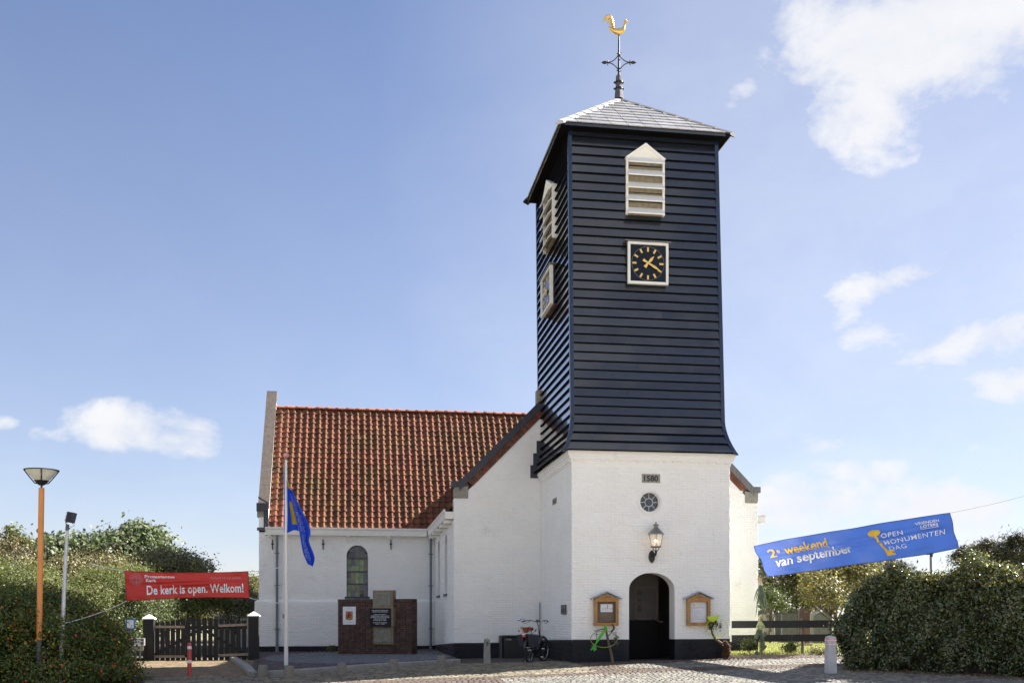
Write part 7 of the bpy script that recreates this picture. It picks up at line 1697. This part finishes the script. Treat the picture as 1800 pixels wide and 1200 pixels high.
dry = (sel < .02); yg_ = (~dry) & hi & (sel < .32); rest = ~(dry | yg_)  # leaves near the top coloured pale for the sun glare there
for nm, k, mm in (('foliage', rest, 'leaf_hedge'), ('dry_leaves', dry, 'leaf_hedge_dry'), ('mixed_leaves', yg_, 'leaf_hedge_glare')): link_me(nm, leaf_mesh('hedge', P_[k], N_[k], .078 * r.uniform(.6, 1.35, k.sum()), mm, .5), hg)
A_, dv, nv3, L_, W_, zt = hp
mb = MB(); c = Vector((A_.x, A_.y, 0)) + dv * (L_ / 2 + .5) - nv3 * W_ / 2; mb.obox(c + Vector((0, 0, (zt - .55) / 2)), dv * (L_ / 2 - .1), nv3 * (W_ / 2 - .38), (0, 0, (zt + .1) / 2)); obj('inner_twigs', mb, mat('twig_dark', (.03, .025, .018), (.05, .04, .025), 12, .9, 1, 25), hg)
mb = MB(); rr_ = random.Random(8)
for k in range(420):
    u = rr_.uniform(0.1, L_); s0 = Vector((A_.x, A_.y, 0)) + dv * u - nv3 * rr_.uniform(.1, .6) + Vector((0, 0, rr_.uniform(0, zt - .3))); e = s0 + dv * rr_.gauss(0, .25) + nv3 * rr_.uniform(.1, .45) + Vector((0, 0, rr_.uniform(.05, .6))); mb.tube([s0, s0.lerp(e, .5) + dv * .03, e], [.006, .004, .002], 4)
obj('twigs', mb, 'bark', hg)
# dry leaf litter under the hedge and along the kerb
r = np.random.RandomState(12); n = 1500; lx_ = r.uniform(0, L_, n); lw = r.normal(.15, .18, n); pos = np.array([[A_.x + dv.x * a + nv3.x * b, A_.y + dv.y * a + nv3.y * b, 0] for a, b in zip(lx_, lw)]); pos[:, 2] = [g(x, y) + .035 for x, y in pos[:, :2]]
me = leaf_mesh('leaf_litter', pos, r.normal(size=(n, 3)) * .35 + np.array([0, 0, 1]), .055 * r.uniform(.6, 1.3, n), 'leaf_hedge_dry'); o = bpy.data.objects.new('leaf_litter', me); COL.objects.link(o); o['kind'] = 'stuff'; tag(o, 'dry fallen leaves lying along the foot of the hedge', 'leaves')
# --- gravel bed and grass
def pebbles():
    mb = MB(); r = random.Random(31)
    for k in range(5200):
        if k < 4200: x = r.uniform(1185, 1500); yy = r.uniform(0, 1); ytop = 1151 if x > 1290 else 1157.5; ybot = 1162 + min(6, max(0, (x - 1230) * .05)); y = ytop + (ybot - ytop) * yy
        else: x = r.uniform(722, 772); y = r.uniform(1145, 1152)
        if k >= 4200: d_ = 35 + r.uniform(-1.2, 2.8); p = PD(x, 1150, d_); p.z = g(p.x, p.y) + .05
        else: p = GP(x, y)
        s_ = r.uniform(.014, .034); a = Vector((r.gauss(0, 1), r.gauss(0, 1), r.gauss(0, .3))).normalized(); b = a.orthogonal().normalized(); c = a.cross(b)
        mb.add([p + a * s_, p - a * s_, p + b * s_ * .8, p - b * s_ * .8, p + c * s_ * .7 + Vector((0, 0, .01)), p - c * s_ * .7], [(0, 2, 4), (2, 1, 4), (1, 3, 4), (3, 0, 4), (2, 0, 5), (1, 2, 5), (3, 1, 5), (0, 3, 5)])
    return mb
tag(obj('gravel', pebbles(), mat('pebble', (.40, .34, .26), (.26, .22, .18), 12, .8, var=.4, hue=.02), kind='stuff'), 'loose pale pebbles in a strip along the tower foot and the lawn edge', 'gravel')
gs = sheet('gravel_bed', 9.86, 14.5, 26.6, 28.3, .016, mat('gravel_base', (.20, .17, .13), (.14, .12, .09), 9, .95, .6, 60))
def grass():
    n = 42000; r = np.random.RandomState(14); X = r.uniform(9.9, 24, n); Y = 27.95 + r.uniform(0, 1, n) ** 1.5 * 24; k = ~((X < 12.45) & (Y > 30.85)); X, Y = X[k], Y[k]; n = len(X)
    Z = np.array([g(a, b) for a, b in zip(X, Y)]); h = r.uniform(.03, .075, n) * np.where(Y < 28.4, 1.7, 1); w = .006 + Y * .00022; an = r.uniform(0, 6.28, n); lx2, ly2 = np.cos(an) * w, np.sin(an) * w; tx, ty = r.normal(0, .02, n), r.normal(0, .02, n)
    V = np.empty((n, 3, 3)); V[:, 0] = np.stack([X - lx2, Y - ly2, Z], 1); V[:, 1] = np.stack([X + lx2, Y + ly2, Z], 1); V[:, 2] = np.stack([X + tx, Y + ty, Z + h], 1); me = bpy.data.meshes.new('grass'); me.vertices.add(3 * n); me.vertices.foreach_set('co', V.reshape(-1)); me.loops.add(3 * n); me.loops.foreach_set('vertex_index', np.arange(3 * n)); me.polygons.add(n)
    me.polygons.foreach_set('loop_start', np.arange(n) * 3); me.polygons.foreach_set('loop_total', np.full(n, 3)); me.update(calc_edges=True); me.materials.append(mat('grass_blade', (.20, .23, .035), (.27, .26, .06), 1.2, .6, var=.3, hue=.02, trans=.35)); o = bpy.data.objects.new('grass', me); COL.objects.link(o); o['kind'] = 'stuff'; tag(o, 'short sunlit churchyard grass behind the plank fence', 'grass')
grass()
plant('small_shrub', 'small round dark shrub left of the first fence post', 'shrub', [B(1317, 1136, 29.0, 12, 11, .18)], 1500, .045, 'leaf_dark', 91, r0=.012, cl_r=.05, clump=15, nb_=16)
plant('small_shrub', 'low spiky dark shrub between the two fence posts', 'shrub', [B(1387, 1141, 29.0, 12, 7, .18), B(1392, 1135, 29, 7, 6, .12)], 1100, .045, 'leaf_dark', 92, r0=.012, cl_r=.05, clump=12, nb_=16)
plant('small_shrub', 'scraggly low plant near the left end of the hedge', 'shrub', [B(1440, 1146, 28.6, 18, 5, .2)], 900, .045, 'leaf_olive', 93, r0=.010, cl_r=.06, clump=10, nb_=10)
# weeds along walls
mb_w = [(PD(583, 1146, 36.5), 'small green weed at the foot of the nave wall left of the memorial'), ]
for p, lb_ in mb_w: p.z = g(p.x, p.y) + .05; plant('weed', lb_, 'weed', [(p.x, p.y, p.z + .12, .14, .1, .14)], 260, .05, 'leaf_rose', 95, r0=.006, cl_r=.05, clump=8, nb_=6)

# ================================================================== WREATHS AND GARLAND
mat('stick', (.15, .10, .065), (.09, .06, .04), 12, .8, .5, 40); mat('hoop_green', (.30, .36, .05), None, 5, .5); mat('ribbon_green', (.10, .62, .05), (.08, .5, .04), 5, .5, trans=.3); mat('neon_yellow', (.70, .90, .06), None, 5, .5, trans=.2); mat('moss_dark', (.025, .03, .012), None, 8, .9); mat('rust_bark', (.10, .038, .015), (.05, .022, .012), 18, .9, .8, 40)
def ring(mb, cx, cy, rx, ry, Y, r, n=40, tilt=0):
    mb.tube([PY(cx + rx * math.cos(2 * math.pi * k / n), cy + ry * math.sin(2 * math.pi * k / n) + tilt * math.cos(2 * math.pi * k / n), Y + .05 * math.sin(2 * math.pi * k / n)) for k in range(n + 1)], r, 6)
Yw = YF - .35
p0 = GP(1078, 1168)
sw = thing('stick_wreath', 'forked branch with a green-ribboned hoop wreath leaning below the left notice case', 'wreath', p0)
obj('branch', MB().tube([p0, PY(1075, 1150, Yw), PY(1070, 1130, Yw + .1), PY(1067, 1115, Yw + .15), PY(1065, 1104, Yw + .2)], [.040, .036, .033, .030, .022], 8), 'stick', sw)
mb = MB().tube([PY(1066, 1106, Yw + .1), PY(1058, 1105, Yw + .1), PY(1044, 1109, Yw + .1)], [.018, .014, .009], 6); mb.tube([PY(1068, 1118, Yw + .1), PY(1076, 1110, Yw + .05), PY(1080, 1103, Yw)], [.012, .010, .007], 6); mb.tube([PY(1049, 1108, Yw + .1), PY(1049, 1124, Yw + .1)], .008, 5); mb.tube([PY(1045, 1115, Yw), PY(1053, 1114, Yw)], .007, 5); obj('side_twigs', mb, 'stick', sw)
mb = MB(); ring(mb, 1061.5, 1122.5, 23.5, 14.5, Yw - .02, .010); obj('hoop', mb, 'hoop_green', sw)
mb = MB(); a = PY(1065, 1103, Yw - .05); b = PY(1046, 1133, Yw - .06)
vs = []
for i in range(9):
    t = i / 8; c = a.lerp(b, t); w = .018 + .045 * math.sin(math.pi * min(1, t * 1.1)) ; vs += [c + Vector((-w, 0, -.3 * w)), c + Vector((0, -.02, 0)), c + Vector((w, 0, .3 * w))]
mb.add(vs, [(i * 3 + j, i * 3 + j + 1, i * 3 + j + 4, i * 3 + j + 3) for i in range(8) for j in range(2)], True); r3 = random.Random(4)
for k in range(18): c = PY(1044 + r3.gauss(0, 1.6), 1137 + r3.gauss(0, 1.8), Yw - .06); mb.obox(c, (r3.gauss(0, .025), .004, r3.gauss(0, .025)), (0, .02, 0), (r3.gauss(0, .012), 0, r3.gauss(0, .03)))
for k in range(8): c = PY(1064 + r3.gauss(0, 1.5), 1103 + r3.gauss(0, 1.2), Yw - .05); mb.obox(c, (r3.gauss(0, .02), .004, r3.gauss(0, .02)), (0, .015, 0), (r3.gauss(0, .012), 0, r3.gauss(0, .02)))
obj('ribbon', mb, 'ribbon_green', sw)
mb = MB(); mb.tube([PY(1074, 1109, Yw), PY(1077, 1107, Yw), PY(1079.5, 1103, Yw), PY(1077.5, 1098, Yw), PY(1075, 1096, Yw)], [.02, .025, .028, .022, .01], 6); obj('bark_curl', mb, 'rust_bark', sw)
P_, N_ = lumps([(*PY(1083, 1121, Yw), .05, .04, .17), (*PY(1083, 1130, Yw), .07, .04, .06)], 160, 3, .9, .2, 2, 6, .03); link_me('sprigs', leaf_mesh('sprig', P_, N_, .06 * NR.uniform(.6, 1.3, len(P_)), 'leaf_silver', .3), sw)
p0 = GP(1274, 1160)
dw = thing('driftwood_wreath', 'dark twisted driftwood with a yellow hoop wreath at the right corner of the tower', 'wreath', p0); Yw = YF - .25
obj('driftwood', MB().tube([p0, PY(1277, 1148, Yw), PY(1279, 1136, Yw + .05), PY(1268, 1130, Yw), PY(1258, 1123, Yw), PY(1252, 1113, Yw), PY(1250, 1104, Yw), PY(1256, 1095, Yw), PY(1260, 1088, Yw)], [.050, .055, .060, .040, .032, .024, .024, .028, .018], 8), 'stick', dw)
mb = MB().tube([p0 + Vector((.05, 0, 0)), PY(1280, 1146, Yw - .02), PY(1281, 1135, Yw - .02), PY(1276, 1130, Yw - .03)], [.030, .040, .045, .015], 8); r3 = random.Random(6)
for k in range(170): c = PY(1277 + r3.gauss(0, 3.2), 1143 + r3.gauss(0, 7), Yw - .08); mb.obox(c, (r3.gauss(0, .035), r3.gauss(0, .015), r3.gauss(0, .045)), (.007, .007, 0), (0, .006, .008))
obj('rusty_bark', mb, 'rust_bark', dw)
mb = MB(); ring(mb, 1260, 1103, 19, 17, Yw - .05, .008); mb.tube([PY(1256, 1088, Yw - .05), PY(1255, 1105, Yw - .05), PY(1256, 1119, Yw - .05)], .006, 5); obj('hoop', mb, 'neon_yellow', dw)
mb = MB()
for k in range(22): c = PY(1253 + r3.gauss(0, 4.5), 1087 + r3.gauss(0, 1.8), Yw - .07); mb.obox(c, (r3.gauss(0, .04), .004, r3.gauss(0, .015)), (0, .012, 0), (r3.gauss(0, .01), 0, r3.gauss(0, .022)))
mb.tube([PY(1253, 1088, Yw - .07), PY(1259, 1083, Yw - .07), PY(1264, 1080.5, Yw - .08), PY(1262, 1087, Yw - .07)], [.008, .03, .02, .006], 6); obj('ribbon', mb, 'neon_yellow', dw)
P_, N_ = lumps([(*PY(1255, 1095, Yw), .10, .05, .10), (*PY(1249, 1104, Yw), .05, .04, .13)], 500, 5, .9, .2, 2, 8, .03); link_me('dark_moss', leaf_mesh('moss', P_, N_, .05 * NR.uniform(.6, 1.3, len(P_)), 'leaf_dark', .3), dw)
P_, N_ = lumps([(*PY(1266, 1102, Yw), .02, .02, .2), (*PY(1259, 1104, Yw), .02, .02, .2)], 130, 6, .9, .2, 2, 5, .02); link_me('sprigs', leaf_mesh('sprig', P_, N_, .055 * NR.uniform(.6, 1.3, len(P_)), 'leaf_rose', .25), dw)
# leek garland hanging at the wall corner / fence post
dg = 29.2; lg = thing('leek_garland', 'hanging bunch of leeks and cabbage leaves tied at the fence post by the church corner', 'garland', PD(1338, 1150, dg)); r3 = random.Random(12)
mat('leek_green', (.10, .135, .085), (.17, .20, .13), 6, .55, trans=.3); mat('leek_white', (.50, .46, .34), None, 6, .6); mat('raffia', (.45, .33, .18), (.34, .25, .14), 14, .9)
def blade(mb, pts, w):
    vs = []
    for i, p in enumerate(pts):
        t = i / (len(pts) - 1); ww = w * (0.4 + 1.1 * math.sin(math.pi * min(1, .15 + t * .8))) * (1 - .75 * t ** 4); vs += [p + Vector((-ww, 0, 0)), p + Vector((0, -ww * .5, 0)), p + Vector((ww, 0, 0))]
    n_ = len(pts); mb.add(vs, [(i * 3 + j, i * 3 + j + 1, i * 3 + j + 4, i * 3 + j + 3) for i in range(n_ - 1) for j in range(2)], True)
mb = MB()
for k in range(24):
    e = 1339 + r3.gauss(1, 7); ye = r3.uniform(1045, 1096); pts = [PD(1336.5 + r3.gauss(0, .8) + (e - 1337) * t ** 1.2, 1024 + (ye - 1024) * t, dg + r3.gauss(0, .03) * t) for t in (0, .2, .4, .6, .8, 1)]; blade(mb, pts, r3.uniform(.008, .020))
obj('leek_leaves', mb, 'leek_green', lg)
mb = MB()
for k in range(6): mb.tube([PD(1335.5 + k * .5, 1016, dg), PD(1334.5 + k * .9, 1028, dg)], [.010, .016], 6)
obj('leek_stems', mb, 'leek_white', lg)
mb = MB().ball(PD(1336, 1083 + 2, dg - .05), .055, 10, 7, (1, .8, 1.3))
for k in range(26): a = PD(1336 + r3.gauss(0, 1.5), 1016 + r3.gauss(0, 2), dg - .03); mb.tube([a, a + Vector((r3.gauss(0, .06), r3.gauss(0, .02), r3.gauss(-.03, .07)))], .004, 4)
obj('raffia_tie', mb, 'raffia', lg)
mb = MB()
for k in range(7): e = 1337 + (k - 3) * 2.3; mb.tube([PD(1336, 1088, dg - .04), PD(e, 1100, dg - .05), PD(e + (k - 3) * .5, 1112, dg - .04)], [.012, .010, .009], 6)
obj('leaf_stalks', mb, mat('stalk', (.42, .48, .24), None, 5, .6), lg)
mb = MB()
for k in range(16):
    cx, cy = 1337 + r3.gauss(1, 5.5), 1119 + r3.gauss(2, 10); c = PD(cx, cy, dg - .06 + r3.gauss(0, .02)); a = Vector((r3.gauss(0, .4), r3.gauss(0, .2), -1)).normalized(); b = Vector((a.z, r3.gauss(0, .3), -a.x)).normalized(); L4, W4 = r3.uniform(.06, .13), r3.uniform(.04, .07); vs = [c - a * L4]
    for t in range(10): q = 2 * math.pi * t / 10; vs.append(c + a * L4 * math.cos(q) * (1 + .12 * math.sin(5 * q)) + b * W4 * math.sin(q) + Vector((0, -.02 * math.cos(3 * q), 0)))
    vs[0] = c + Vector((0, -.02, 0)); mb.add(vs, [(0, 1 + t, 1 + (t + 1) % 10) for t in range(10)], True)
obj('cabbage_leaves', mb, 'leek_green', lg)
obj('cane', MB().tube([PD(1343, 1150, dg), PD(1342, 1112, dg)], .010, 6), 'raffia', lg)
